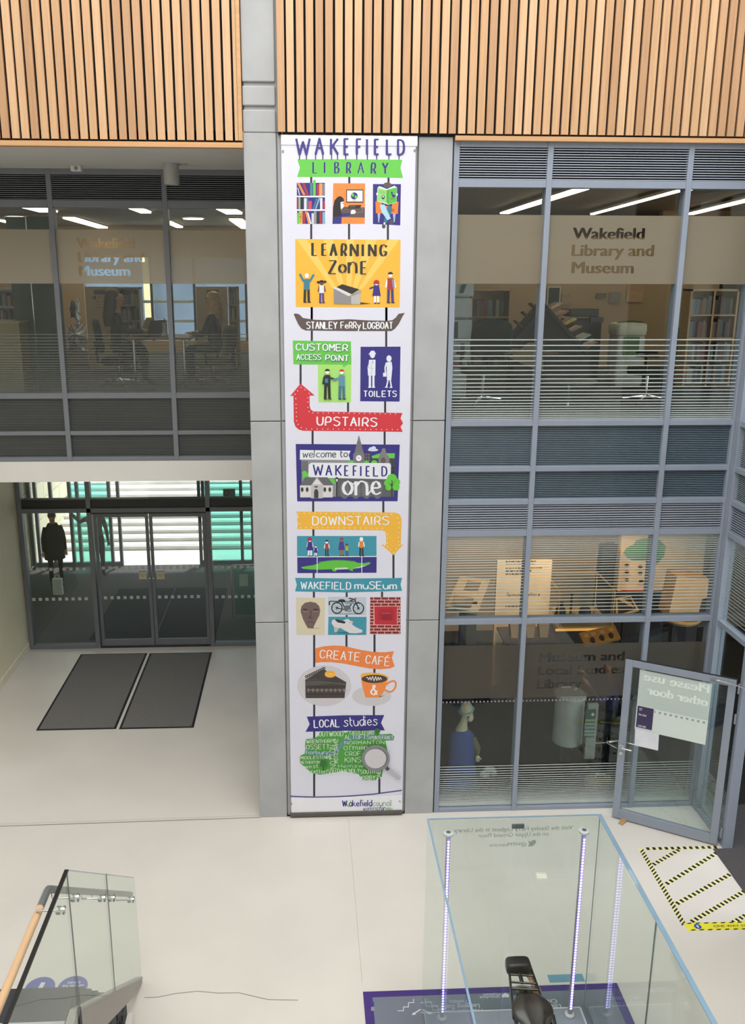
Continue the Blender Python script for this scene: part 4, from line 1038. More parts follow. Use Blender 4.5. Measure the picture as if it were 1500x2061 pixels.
def mirrored(name, body, px0, px1, py, cap, col, lab, hh=None):
    """lettering on the far window, read from outside: runs right to left"""
    a_, b_ = onY(px1, py, GY), onY(px0, py, GY)
    m_ = MB(); put_sans(m_, body, (a_.x, GY, a_.z), (-1, 0, 0), (0, 0, 1), a_.x - b_.x, cap)
    o = m_.build(name, M('ink_' + col.lstrip('#'), col, .6), fixn=False)
    return tag(o, lab, 'lettering')
mirrored('window_lettering', 'Chape', 1308, 1345, 626, .085, '#4f7f78', 'small grey green reversed word on the far library window')
mirrored('window_lettering', 'Woo', 1285, 1402, 673, .29, '#1d9a50', 'large bright green reversed letters low on the far library window')
# strip lights
def strip(px0, py0, px1, py1, z, wd, lab, grp, n=2):
    a_, b_ = onZ(px0, py0, z), onZ(px1, py1, z)
    if a_.y < b_.y: a_, b_ = b_, a_
    t = thing('ceiling_light', lab, 'light', ((a_.x + b_.x) / 2, (a_.y + b_.y) / 2, z), grp)
    d = (b_ - a_); L = d.length; d.normalize(); s_ = Vector((-d.y, d.x, 0))
    c_ = (a_ + b_) / 2
    MB().obox(c_ + Vector((0, 0, .02)), d * (L / 2 + .02), s_ * (wd / 2 + .02), (0, 0, .02)).build('housing', mWHITE, t)
    for i in range(n):
        q = a_ + d * L * (i + .5) / n
        MB().obox(q + Vector((0, 0, -.012)), d * (L / n / 2 - .012), s_ * wd / 2, (0, 0, .014)).build('diffuser', mLIGHT, t)
strip(1015, 428, 1186, 374, 7.9, .17, 'long warm strip light over the desks, crossing the second mullion', 'library strip lights', 3)
strip(1192, 430, 1376, 380, 7.9, .07, 'thin strip light crossing the middle library pane', 'library strip lights', 3)
strip(1388, 430, 1560, 388, 7.9, .15, 'thick strip light at the right hand library pane', 'library strip lights', 3)
strip(1370, 384, 1420, 372, 7.9, .06, 'short thin strip light high at the right mullion', 'library strip lights', 1)
for a_ in ((52, 412, 98, 424, .28, 'short strip light cut by the left dark mullion'), (138, 437, 207, 457, .2, 'bright strip light above the left window lettering'), (0, 442, 57, 456, .07, 'thin strip light in the far left library pane'), (266, 415, 294, 426, .16, 'small strip light at the top of the middle left pane'), (337, 445, 362, 456, .12, 'small strip light right of the dark mullion'), (449, 416, 472, 428, .25, 'small square light in the top of the right hand left pane'), (474, 440, 497, 458, .22, 'strip light cut by the concrete pier')):
    strip(*a_[:4], 7.6, a_[4], a_[5], 'left library lights', 1)
for px, py, lb in ((33, 434, 'round recessed light in the far left library pane'), (389, 437, 'round recessed light between the small strip lights')):
    q = onZ(px, py, 7.6); t = thing('downlight', lb, 'light', q)
    MB().lathe(q - Vector((0, 0, .02)), (0, 0, 1), [(.2, 0), (.2, .02)], 24).build('rim', mWHITE, t)
    MB().lathe(q - Vector((0, 0, .035)), (0, 0, 1), [(.17, 0), (.17, .015)], 24).build('lens', mLIGHTL, t)
for a_ in ((200, 485, 330, 470), (380, 500, 440, 488)):
    q = onZ((a_[0] + a_[2]) / 2, (a_[1] + a_[3]) / 2, 7.6)

# museum
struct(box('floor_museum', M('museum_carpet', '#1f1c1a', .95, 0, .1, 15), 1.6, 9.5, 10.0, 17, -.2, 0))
struct(box('wall_museum_back', M('museum_wall_pale', '#a09584', .8, 0, .05, 1), 1.6, 9.5, 16.0, 16.2, 0, 4.1))
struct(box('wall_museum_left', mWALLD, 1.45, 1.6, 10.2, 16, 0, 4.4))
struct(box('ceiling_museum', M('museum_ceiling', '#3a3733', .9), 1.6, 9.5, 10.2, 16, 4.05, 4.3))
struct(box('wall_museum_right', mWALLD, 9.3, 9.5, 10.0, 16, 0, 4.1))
def spot(name, loc, tgt, e, size=1.0, col=(1, .56, .24)):
    l = bpy.data.lights.new(name, 'SPOT'); l.energy = e; l.spot_size = size; l.spot_blend = .6; l.color = col; l.shadow_soft_size = .08
    o = bpy.data.objects.new(name, l); C.objects.link(o); o.location = loc
    o.rotation_euler = (Vector(tgt) - Vector(loc)).to_track_quat('-Z', 'Y').to_euler()
spot('museum_spot_text', (3.0, 11.6, 3.95), (2.7, 13.6, 1.9), 170, 1.1)
spot('museum_spot_mural', (4.7, 12.4, 3.95), (4.5, 14.6, 2.2), 260, 1.2)
spot('museum_spot_panel', (4.4, 11.2, 3.95), (4.0, 12.4, 1.5), 90, .7)
spot('museum_spot_case', (5.2, 11.8, 3.95), (5.6, 13.4, 1.9), 170, 1.0)
spot('museum_spot_wall', (3.6, 12.6, 3.95), (3.4, 16, 2.0), 260, 1.9, (1, .86, .68))
spot('museum_spot_figure', (2.2, 11.9, 3.9), (1.95, 10.6, .9), 22, .9, (1, .85, .65))

# ------------------------------------------------------------------ library furniture
mWOODL = M('pale_wood', '#b39367', .6, 0, .08, 3, (1, 1, .2))
mCHAIRK = M('black_chair_fabric', '#14211f', .9, 0, .2, 30)
mBLKP = M('black_plastic', '#1b1c1e', .4)
mCHROME = M('chrome', '#d6d8da', .12, 1)
def rbox(mb, c, sx, sy, sz, rz=0, rx=0, p=4.0, n=20, m=12):
    """rounded cushion: superellipsoid"""
    rot = Matrix.Rotation(rz, 3, 'Z') @ Matrix.Rotation(rx, 3, 'X')
    def sg(v, e): return math.copysign(abs(v) ** e, v)
    e = 2 / p; rings = []
    c = Vector(c)
    for i in range(1, m):
        t = -PI / 2 + PI * i / m
        rings.append([mb.b.verts.new(c + rot @ Vector((sx / 2 * sg(math.cos(t), e) * sg(math.cos(2 * PI * k / n), e), sy / 2 * sg(math.cos(t), e) * sg(math.sin(2 * PI * k / n), e), sz / 2 * sg(math.sin(t), e)))) for k in range(n)])
    a_ = mb.b.verts.new(c + rot @ Vector((0, 0, -sz / 2))); b_ = mb.b.verts.new(c + rot @ Vector((0, 0, sz / 2)))
    for A_, B_ in zip(rings, rings[1:]):
        for k in range(n): mb.f([A_[k], A_[(k + 1) % n], B_[(k + 1) % n], B_[k]])
    for k in range(n): mb.f([a_, rings[0][(k + 1) % n], rings[0][k]]); mb.f([b_, rings[-1][k], rings[-1][(k + 1) % n]])
    return mb
def office_chair(label, loc, rz, mat, seat=.47, bw_=.5, bh=.52, group=None):
    t = thing('office_chair', label, 'chair', loc, group)
    L = Vector(loc); rot = Matrix.Rotation(rz, 3, 'Z')
    P_ = lambda x, y, z: L + rot @ Vector((x, y, z))
    rbox(MB(), P_(0, 0, seat), .54, .52, .11, rz).build('seat', mat, t, True)
    rbox(MB(), P_(0, -.27, seat + .12 + bh / 2), bw_, .11, bh, rz, R(8)).build('backrest', mat, t, True)
    MB().tube([P_(0, -.1, seat - .04), P_(0, -.3, seat - .02), P_(0, -.33, seat + .3)], .022, 8).build('back_stem', mBLKP, t, True)
    MB().tube([P_(0, 0, .1), P_(0, 0, seat - .04)], .028, 12).build('column', mCHROME, t, True)
    for i in range(5):
        a_ = 2 * PI * i / 5 + .3; e = P_(.28 * math.cos(a_), .28 * math.sin(a_), .07)
        lg = MB().tube([P_(0, 0, .11), e], [.024, .016], 8).build('leg', mCHROME, t, True)
        MB().lathe(e + Vector((-.012, 0, -.04)), (1, 0, 0), [(.028, 0), (.028, .024)], 12).build('castor', mBLKP, lg)
    for s_ in (-1, 1):
        MB().tube([P_(s_ * .25, .02, seat - .02), P_(s_ * .3, .02, seat + .02), P_(s_ * .3, .02, seat + .2), P_(s_ * .3, -.12, seat + .21), P_(s_ * .3, .16, seat + .21)], .018, 8).build('armrest', mBLKP, t, True)
    return t
BOOKC = ['#5a3a30', '#2f3a4a', '#6d6250', '#3b4a3d', '#7a5a3a', '#4a2f3a', '#8a8478', '#33302d', '#5f6a74', '#6f3530']
def book(label, grp, x, y, z, th, h, d, colr, tilt=0):
    t = thing('book', label, 'book', (x, y, z), grp)
    m_ = MB(); tt = math.tan(tilt) * h
    def pr(x0, x1, y0, y1, z0, z1):
        f = lambda X, Y, Z: (x + X + tt * Z / h, y + Y, z + Z)
        v = [m_.b.verts.new(f(X, Y, Z)) for Z in (z0, z1) for Y in (y0, y1) for X in (x0, x1)]
        for q in ((0, 2, 3, 1), (4, 5, 7, 6), (0, 1, 5, 4), (2, 6, 7, 3), (0, 4, 6, 2), (1, 3, 7, 5)): m_.f([v[i] for i in q])
    pr(0, .003, 0, d, 0, h); pr(th - .003, th, 0, d, 0, h); pr(.003, th - .003, 0, .004, 0, h)
    m_.build('cover', M('book_' + colr.lstrip('#'), colr, .7), t)
    m_ = MB(); pr(.0035, th - .0035, .006, d - .004, .004, h - .004); m_.build('pages', M('paper', '#cfc8b8', .8), t)
    return t
def bookcase(label, x0, x1, y0, d, z0, z1, rows, cols, mat, per, where, frac=.8, back=True, seed=1):
    rn = random.Random(seed)
    t = thing('bookcase', label, 'bookcase', ((x0 + x1) / 2, y0, z0))
    w_ = .028
    m_ = MB(); m_.box(x0, x0 + w_, y0, y0 + d, z0, z1); m_.box(x1 - w_, x1, y0, y0 + d, z0, z1); m_.box(x0, x1, y0, y0 + d, z1 - w_, z1); m_.box(x0 + w_, x1 - w_, y0 + d - .012, y0 + d, z0, z1 - w_)
    m_.build('carcass', mat, t)
    cw = (x1 - x0 - w_) / cols
    for c_ in range(1, cols): box('divider', mat, x0 + c_ * cw, x0 + c_ * cw + w_, y0 + .005, y0 + d - .012, z0, z1 - w_, t)
    rh = (z1 - z0 - w_ - .06) / rows
    nm = {0: 'bottom', rows - 1: 'top'}
    for r_ in range(rows):
        zs = z0 + .06 + r_ * rh
        for c_ in range(cols):
            xa = x0 + c_ * cw + w_; xb = x0 + (c_ + 1) * cw
            box('shelf', mat, xa, xb, y0 + .004, y0 + d - .012, zs - .022, zs, t)
            x = xa + .008
            rl = nm.get(r_, ['', 'second lowest', 'third lowest', 'fourth lowest'][r_] if r_ < 4 else 'upper')
            cl = '' if cols == 1 else (' left' if c_ == 0 else ' right')
            for i in range(per):
                th = rn.uniform(.6, 1.35) * (xb - xa) * .92 / per
                if x + th > xb - .01: break
                if rn.random() < .06: x += th; continue
                book('book on the %s%s shelf of the %s' % (rl, cl, where), 'books on the %s%s shelf of the %s' % (rl, cl, where), x, y0 + .02, zs + .0015, th, rh * rn.uniform(.62, frac), d * .7, rn.choice(BOOKC)); x += th + .002
    return t
# right hand room
q0, q1 = onY(1392, 582, 13.4), onY(1487, 582, 13.4)
bookcase('tall wooden double bookcase full of books by the far right window pane', q0.x, q1.x + .02, 13.4, .3, FU, q0.z, 4, 2, mWOODL, 7, 'tall double bookcase')
q0, q1 = onY(950, 582, 15.9), onY(1030, 582, 15.9)
bookcase('low beige shelf unit against the back wall behind the left office chair', q0.x, q1.x, 15.9, .45, FU, q0.z, 3, 1, mWOODL, 8, 'beige shelf unit', .7)
office_chair('dark office chair with rounded back next to the white leaflet rack', (onY(980, 700, 11.3).x, 11.45, FU), R(150), mCHAIRK, .46, .56, .5)
office_chair('dark office chair turned sideways in front of the grey bin', (onY(1305, 730, 11.5).x, 11.5, FU), R(70), mCHAIRK, .44, .5, .38)
# white leaflet rack
xl = onY(911, 650, 12.2).x; xr = onY(947, 650, 12.2).x
t = thing('leaflet_rack', 'white stepped leaflet rack beside the left post of the library glazing', 'rack', ((xl + xr) / 2, 12.2, FU))
mRW = M('white_rack', '#c3c9c6', .6)
zs = [FU + .03] + [onY(930, y, 12.2).z for y in (726, 683, 640, 597)] + [6.75]
box('rack_body', mRW, xl - .1, xr - .02, 12.22, 12.5, FU, 6.75, t)
for i, (a_, b_) in enumerate(zip(zs[1:], zs[2:])):
    MB().prism([(xl - .1, 12.22, a_), (xl - .1, 12.12, a_), (xl - .1, 12.10, a_ + .02), (xl - .1, 12.16, b_ - .02), (xl - .1, 12.22, b_ - .02)], (xr - xl + .1 + .012 * (i % 2), 0, 0)).build('rack_tray', mRW, t)
for px, y0, y1, lb, c_ in ((918, 648, 680, 'dark picture leaflet in the third tray of the white rack', '#474c52'), (931, 691, 722, 'dark leaflet in the lowest tray of the white rack', '#50565c'), (929, 572, 590, 'tilted dark leaflet high on the white rack', '#3b4048')):
    a_ = onY(px - 4, y1, 12.08); b_ = onY(px + 5, y0, 12.08)
    tag(MB().prism([(a_.x, 12.09, a_.z), (b_.x, 12.09, a_.z), (b_.x + (.04 if y0 < 580 else 0), 12.1, b_.z), (a_.x + (.04 if y0 < 580 else 0), 12.1, b_.z)], (0, .006, 0)).build('leaflet', M('leaf_' + c_[1:], c_, .6, var=.4, scale=20)), lb, 'leaflet')
a_ = onY(913, 741, 12.1); b_ = onY(939, 735, 12.1)
tag(box('leaflet', M('red_card', '#b0262e'), a_.x, b_.x, 12.2, 12.2195, a_.z, b_.z), 'small red card at the foot of the white leaflet rack', 'leaflet')
# book display in the shape of a tent
YA = 12.5
ap, lf, rf = onY(1098, 612, YA), onY(1022, 700, YA), onY(1193, 716, YA)
t = thing('display_stand', 'dark tent shaped book display stand behind the second mullion', 'display stand', (ap.x, YA, FU))
mDK = M('dark_stand', '#262225', .7, 0, .1)
def slab(a_, b_, th): 
    d = (b_ - a_); n = Vector((d.z, 0, -d.x)).normalized() * th
    return [a_, b_, b_ + n, a_ + n]
MB().prism([p + Vector((0, -.02, 0)) for p in slab(ap, rf, .05)], (0, .5, 0)).build('sloping_shelf', mDK, t)
MB().prism([p + Vector((0, -.02, 0)) for p in slab(lf, ap, .05)], (0, .5, 0)).build('sloping_shelf', mDK, t)
MB().prism([ap + Vector((0, .0, -.06)), lf + Vector((.04, 0, 0)), rf + Vector((-.04, 0, 0))], (0, .03, 0)).build('gable_panel', M('dark_gable', '#1c1a20', .8), t)
box('plinth', mDK, lf.x + .1, rf.x - .02, YA, YA + .45, FU, rf.z, t)
rn = random.Random(5)
for i in range(12):
    u = .11 + .85 * (i // 2) / 5.6; p = ap.lerp(rf, u); d = (rf - ap).normalized(); n = Vector((-d.z, 0, d.x)); n = n if n.z > 0 else -n
    yy = YA + (.0 if i % 2 == 0 else .2)
    colr = ['#d8a070', '#6a4a4a', '#8a3f35', '#b98a3a', '#c9a92c', '#4a2a33', '#4a2a2a', '#c98a3a', '#9aa59a', '#b0a080', '#7a4a3a', '#c8b088'][i]
    o = MB().obox(p + n * .095 + d * .02 + Vector((0, yy - YA + .08, 0)), d * .012, Vector((0, .075, 0)), (n * .95 + d * .3).normalized() * .085)
    t2 = tag(o.build('display_book', M('book_' + colr[1:], colr, .5, var=.3, scale=25)), ['%s book on the %s step of the tent shaped stand, %s' % (c, s, f) for c, s, f in (('pale', 'top', 'nearest the glass'), ('dark red', 'top', 'at the back'), ('brown', 'second', 'nearest the glass'), ('ochre', 'second', 'at the back'), ('yellow', 'third', 'nearest the glass'), ('plum', 'third', 'at the back'), ('maroon', 'fourth', 'nearest the glass'), ('orange', 'fourth', 'at the back'), ('grey green', 'fifth', 'nearest the glass'), ('tan', 'fifth', 'at the back'), ('rust', 'lowest', 'nearest the glass'), ('cream', 'lowest', 'at the back'))][i], 'book')
for i in range(4):
    p = lf.lerp(ap, .25 + .2 * i); d = (ap - lf).normalized(); n = Vector((-d.z, 0, d.x)); n = n if n.z > 0 else -n
    tag(MB().obox(p + n * .078 + Vector((0, .12, 0)), d * .012, Vector((0, .08, 0)), n * .07).build('display_book', M('book_24262a', '#24262a')), 'dark book on the left slope of the tent shaped stand, %s step' % ['lowest', 'second', 'third', 'top'][i], 'book')
# tan open folder, round table
a_ = [onY(x, y, 12.455) for x, y in ((1025, 720), (1064, 690), (1094, 690), (1094, 748), (1060, 736))]
a_ = [v * 1.0 for v in a_]
tag(MB().prism([Vector((v.x, 12.455, v.z)) for v in a_], (0, .024, 0)).build('cardboard_panel', M('tan_card', '#8b7658', .8)), 'tan folded card panel in front of the tent shaped stand', 'card')
q = onY(1150, 768, 11.4)
t = thing('pedestal_table', 'small round table on a chrome pedestal near the glass below the display books', 'table', (q.x, 11.5, FU))
MB().lathe((q.x, 11.5, q.z - .02), (0, 0, 1), [(.34, 0), (.36, .01), (.36, .025)], 36).build('tabletop', M('grey_laminate', '#55574f', .4), t)
MB().tube([(q.x, 11.5, FU + .02), (q.x, 11.5, q.z - .02)], .02, 12).build('pedestal', mCHROME, t, True)
MB().lathe((q.x, 11.5, FU), (0, 0, 1), [(.2, 0), (.2, .01), (.04, .03)], 28).build('base', mCHROME, t)
# printer
x0, x1 = onY(1150, 650, 14).x, onY(1212, 650, 14).x
t = thing('photocopier', 'black photocopier behind the tent shaped book display', 'printer', ((x0 + x1) / 2, 14, FU))
zt = onY(1180, 622, 14).z
box('body', mBLKP, x0, x1, 14, 14.6, FU + .05, zt - .16, t, .01); box('scanner_lid', mBLKP, x0 - .02, x1 - .06, 14, 14.55, zt - .12, zt, t, .01); box('output_tray', M('dark_tray', '#33363a'), x0 + .05, x1 - .05, 13.9, 14.02, zt - .42, zt - .38, t); box('control_panel', M('panel_grey', '#4b4f55'), x1 - .2, x1, 13.93, 14.05, zt - .2, zt - .12, t)
a_ = onY(1190, 684, 13.99); tag(box('label', M('white_label', '#b9beba'), a_.x, a_.x + .06, 13.985, 13.995, a_.z - .04, a_.z + .03), 'small white label on the front of the black photocopier', 'label')
for dx in (.05, x1 - x0 - .1): box('foot', mBLKP, x0 + dx, x0 + dx + .05, 14.1, 14.5, FU, FU + .05, t)
# grey bin with the green front
x0, x1 = onY(1240, 690, 13.3).x, onY(1302, 690, 13.3).x; zt = onY(1270, 650, 13.3).z
t = thing('shredder_bin', 'tall pale grey bin with a green front panel and dark slot on top', 'bin', ((x0 + x1) / 2, 13.3, FU))
mBG = M('pale_grey_plastic', '#a9a796', .5)
rbox(MB(), ((x0 + x1) / 2, 13.5, (FU + zt - .16) / 2), x1 - x0 - .02, .42, zt - .16 - FU, p=9).build('body', mBG, t, True)
rbox(MB(), ((x0 + x1) / 2, 13.5, zt - .1), x1 - x0 + .02, .45, .2, p=6).build('lid', M('pale_lid', '#c0bb9d', .5), t, True)
MB().tube([((x0 + x1) / 2 + .2 * math.cos(u), 13.4, zt - .01 + .03 * math.sin(u)) for u in [PI * i / 10 for i in range(11)]], .014, 8).build('handle', M('olive_handle', '#3f4a26'), t, True)
box('front_panel', M('green_panel', '#4d6a38', .5), x0 + .12, x1 - .12, 13.27, 13.295, zt - .48, zt - .2, t)
# things on the back wall
def pinned(name, px0, py0, px1, py1, Y, hexc, lab, cat, frame=None):
    a_, b_ = onY(px0, py1, Y), onY(px1, py0, Y)
    t = tag(box(name, M('sheet_' + hexc[1:], hexc, .7, var=.15, scale=12), a_.x, b_.x, Y, Y + .012, a_.z, b_.z), lab, cat)
    if frame:
        m_ = MB(); w_ = .02
        m_.box(a_.x - w_, a_.x, Y - .01, Y + .012, a_.z - w_, b_.z + w_); m_.box(b_.x, b_.x + w_, Y - .01, Y + .012, a_.z - w_, b_.z + w_)
        m_.box(a_.x, b_.x, Y - .01, Y + .012, a_.z - w_, a_.z); m_.box(a_.x, b_.x, Y - .01, Y + .012, b_.z, b_.z + w_)
        m_.build('frame', M('poster_frame', '#b5b7b6', .4), t)
    return t
pinned('framed_poster', 1103, 579, 1127, 614, 16.475, '#23262b', 'black poster in a pale frame above the tent shaped stand', 'poster', True)
pinned('paper_sheet', 1131, 591, 1150, 614, 16.47, '#a08a6a', 'brown sheet on the wall just right of the black framed poster', 'poster')
pinned('paper_sheet', 1200, 590, 1222, 600, 16.47, '#6b6052', 'dark topped sheet on the wall above the photocopier, left of the pair', 'poster')
pinned('paper_sheet', 1226, 588, 1250, 610, 16.47, '#7d7260', 'dark topped sheet on the wall above the grey bin, right of the pair', 'poster')
pinned('wall_poster', 1261, 575, 1297, 608, 16.47, '#b5906a', 'peach poster on the wall above the pale grey bin', 'poster')
x0, x1 = onY(1365, 700, 14.2).x, onY(1386, 700, 14.2).x
t = thing('monitor', 'black upright screen beside the tall double bookcase', 'screen', ((x0 + x1) / 2, 14.2, FU))
box('screen', mBLKP, x0, x1, 14.2, 14.26, onY(1370, 730, 14.2).z, onY(1370, 660, 14.2).z, t, .006); MB().tube([((x0 + x1) / 2, 14.23, FU), ((x0 + x1) / 2, 14.23, 5.75)], .02, 8).build('stand', mBLKP, t); MB().lathe(((x0 + x1) / 2, 14.23, FU), (0, 0, 1), [(.2, 0), (.2, .02)], 20).build('base', mBLKP, t)

# left hand room
x0, x1 = onY(30, 650, 13.2).x, onY(119, 650, 13.2).x
t = thing('screen_partition', 'dark green partition panels behind the far left library pane', 'partition', ((x0 + x1) / 2, 13.2, FU))
xm = onY(69, 650, 13.2).x; mGP = M('dark_green_panel', '#27332f', .6, 0, .15, 3)
box('panel', mGP, x0, xm - .008, 13.2, 13.26, FU, 7.4, t); box('panel', mGP, xm + .008, x1, 13.2, 13.26, FU, 7.4, t); box('joint_strip', mSTEEL, xm - .008, xm + .008, 13.205, 13.25, FU, 7.4, t)
x1 = onY(42, 700, 12.7).x; zt = onY(20, 646, 12.7).z
t = thing('counter', 'tan counter end at the far left edge of the library', 'counter', (x1 - .5, 12.7, FU))
box('counter_side', M('tan_laminate', '#6f6240', .6), x1 - 1.2, x1, 12.7, 13.1, FU, zt - .03, t); box('counter_top', M('tan_top', '#7d7050', .5), x1 - 1.22, x1 + .02, 12.68, 13.12, zt - .03, zt, t)
q0, q1 = onY(-30, 580, 15.5), onY(27, 580, 15.5)
bookcase('grey white bookcase at the far left edge of the library', q0.x, q1.x, 15.5, .3, FU, q0.z, 5, 1, M('grey_shelf', '#9a9a92', .6), 9, 'far left bookcase', seed=4)
def sign_board(px0, px1, Y, hx0, hx1, lab, lx):
    a_, b_ = onY(px0, 577, Y), onY(px1, 577, Y)
    t = thing('sign_board', lab, 'sign', ((a_.x + b_.x) / 2, Y, FU))
    box('board', M('tan_board', '#8f7f63', .7), a_.x, b_.x, Y, Y + .06, FU, a_.z, t)
    h0, h1 = onY(hx0, 592, Y - .01), onY(hx1, 583.5, Y - .01)
    box('heading_plate', M('dark_plate', '#2f3133', .5), h0.x, h1.x, Y - .012, Y, h0.z, h1.z, t)
    m_ = MB()
    for px, py, s_ in ((hx0 + 3, 599, -1), (hx1 - 2, 608, 1)):
        q = onY(px, py, Y - .004); m_.poly([q + Vector((s_ * .055, 0, 0)), q + Vector((-s_ * .01, 0, .045)), q + Vector((-s_ * .01, 0, -.045))])
    m_.build('arrow', mBLKP, t, fixn=False)
    m_ = MB()
    for px0_, px1_, py in ((hx0 + 8, hx1 - 4, 599), (hx0 + 4, hx1 - 8, 608), (hx0 + 8, hx1 - 10, 614), (hx0 + 2, hx1, 620)):
        q, r_ = onY(px0_, py, Y - .003), onY(px1_, py, Y - .003); m_.poly([q, r_, r_ + Vector((0, 0, .015)), q + Vector((0, 0, .015))])
    m_.build('text_line', M('sign_text', '#6d604a', .7), t, fixn=False)
sign_board(170, 236, 16.2, 189, 212, 'tan sign board with arrows behind the dark haired reader', 0)
sign_board(394, 457, 16.2, 416, 440, 'tan sign board with arrows behind the blond reader', 0)
q0, q1 = onY(234, 578, 16.0), onY(280, 578, 16.0)
bookcase('grey bookcase of thin files right of the dark haired reader', q0.x, q1.x, 16.0, .3, FU, q0.z, 5, 1, M('grey_steel_shelf', '#6d6d6a', .5), 12, 'grey file bookcase', .9, seed=6)
q0, q1 = onY(459, 577, 16.0), onY(478, 577, 16.0)
bookcase('narrow brown bookcase close to the pier behind the blond reader', q0.x, q1.x, 16.0, .35, FU, q0.z, 5, 1, M('brown_shelf', '#7d5f3c', .6), 4, 'narrow brown bookcase', .85, seed=8)
# table with laptop and bottle
YT = 13.7
zt = FU + .74
x0, x1 = onY(262, 683, YT).x, onY(388, 683, YT).x
t = thing('reading_table', 'brown library table between the two seated readers', 'table', ((x0 + x1) / 2, YT, FU))
box('tabletop', M('table_wood', '#5c4630', .45), x0, x1, YT - .3, YT + .4, zt - .035, zt, t, .005)
for x in (x0 + .1, x1 - .1):
    for y in (YT - .27, YT + .37): MB().tube([(x, y, FU), (x, y, zt - .035)], .022, 10).build('leg', mCHROME, t, True)
lx = onY(298, 672, YT).x
t = thing('laptop', 'open dark laptop on the reading table facing the dark haired reader', 'laptop', (lx, YT, zt + .001))
rot = Matrix.Rotation(R(60), 3, 'Z'); f = lambda x, y, z: Vector((lx, YT, zt + .001)) + rot @ Vector((x, y, z))
MB().obox(f(0, 0, .01), rot @ Vector((.17, 0, 0)), rot @ Vector((0, .12, 0)), (0, 0, .009)).build('keyboard_base', mBLKP, t, bevel=.003)
MB().obox(f(0, -.16, .13), rot @ Vector((.17, 0, 0)), rot @ Vector((0, .004, 0)), rot @ Vector((0, -.045, .11))).build('screen', M('laptop_dark', '#2b2f36', .4), t, bevel=.003)
q = onY(287, 682, YT); tag(MB().obox(Vector((q.x + .02, YT + .3, zt + .131)), (.06, 0, 0), (0, .004, 0), (.06, .0, .13)).build('document_holder', M('tan_paper', '#9d7f63', .7)), 'tan sheet propped up on the reading table left of the laptop', 'paper')
q = onY(333, 683, YT - .05)
t = thing('drinks_bottle', 'pale sports bottle with a black cap on the reading table', 'bottle', (q.x, YT - .05, zt))
MB().lathe((q.x, YT - .05, zt), (0, 0, 1), [(.036, 0), (.038, .02), (.036, .1), (.038, .19), (.024, .21)], 20).build('body', M('bottle_grey', '#9b978a', .4, var=.4, scale=12), t, True)
MB().lathe((q.x, YT - .05, zt + .21), (0, 0, 1), [(.028, 0), (.028, .025), (.01, .04), (.01, .055)], 16).build('cap', mBLKP, t, True)
# silvery sculpture outside the far left pane of the far window
YS = 17.2
q = onY(158, 700, YS)
t = thing('sculpture', 'silvery crumpled sculpture shaped like a raised hand left of the tan sign board', 'sculpture', (q.x, YS, FU))
mSIL = M('crumpled_foil', '#b5b9c0', .3, .3, .4, 9)
rn = random.Random(11)
def crumple(pts, d, nm, mat):
    m_ = MB(); P3 = [onY(x, y, YS) for x, y in pts]; cx = sum((p for p in P3), Vector()) / len(P3)
    fr = m_.b.verts.new(cx + Vector((0, -d, 0))); bk_ = m_.b.verts.new(cx + Vector((0, d, 0)))
    ring = []
    for i, p in enumerate(P3):
        n_ = P3[(i + 1) % len(P3)]
        for u in (0, .35, .7): ring.append(m_.b.verts.new(p.lerp(n_, u) + Vector((rn.uniform(-.02, .02), rn.uniform(-.05, .05), rn.uniform(-.02, .02)))))
    mid = [m_.b.verts.new(v.co.lerp(cx, .5) + Vector((0, -d * rn.uniform(.4, 1.1), 0))) for v in ring]
    k2 = len(ring)
    for i in range(k2):
        m_.f([ring[i], ring[(i + 1) % k2], mid[(i + 1) % k2], mid[i]]); m_.f([mid[i], mid[(i + 1) % k2], fr]); m_.f([ring[(i + 1) % k2], ring[i], bk_])
    m_.build(nm, mat, t)
crumple([(150, 640), (152, 610), (157, 600), (161, 608), (160, 640), (157, 655)], .08, 'raised_finger', mSIL)
crumple([(143, 640), (142, 615), (146, 603), (150, 606), (149, 640)], .07, 'dark_finger', M('dark_foil', '#3a3c42', .4, .2, .3, 9))
crumple([(137, 655), (146, 650), (152, 656), (158, 648), (166, 655), (172, 652), (174, 690), (170, 710), (138, 708), (135, 680)], .12, 'crumpled_body', mSIL)
box('plinth', M('plinth_grey', '#7f7b72'), q.x - .22, q.x + .2, YS - .15, YS + .15, FU, onY(158, 705, YS).z, t)

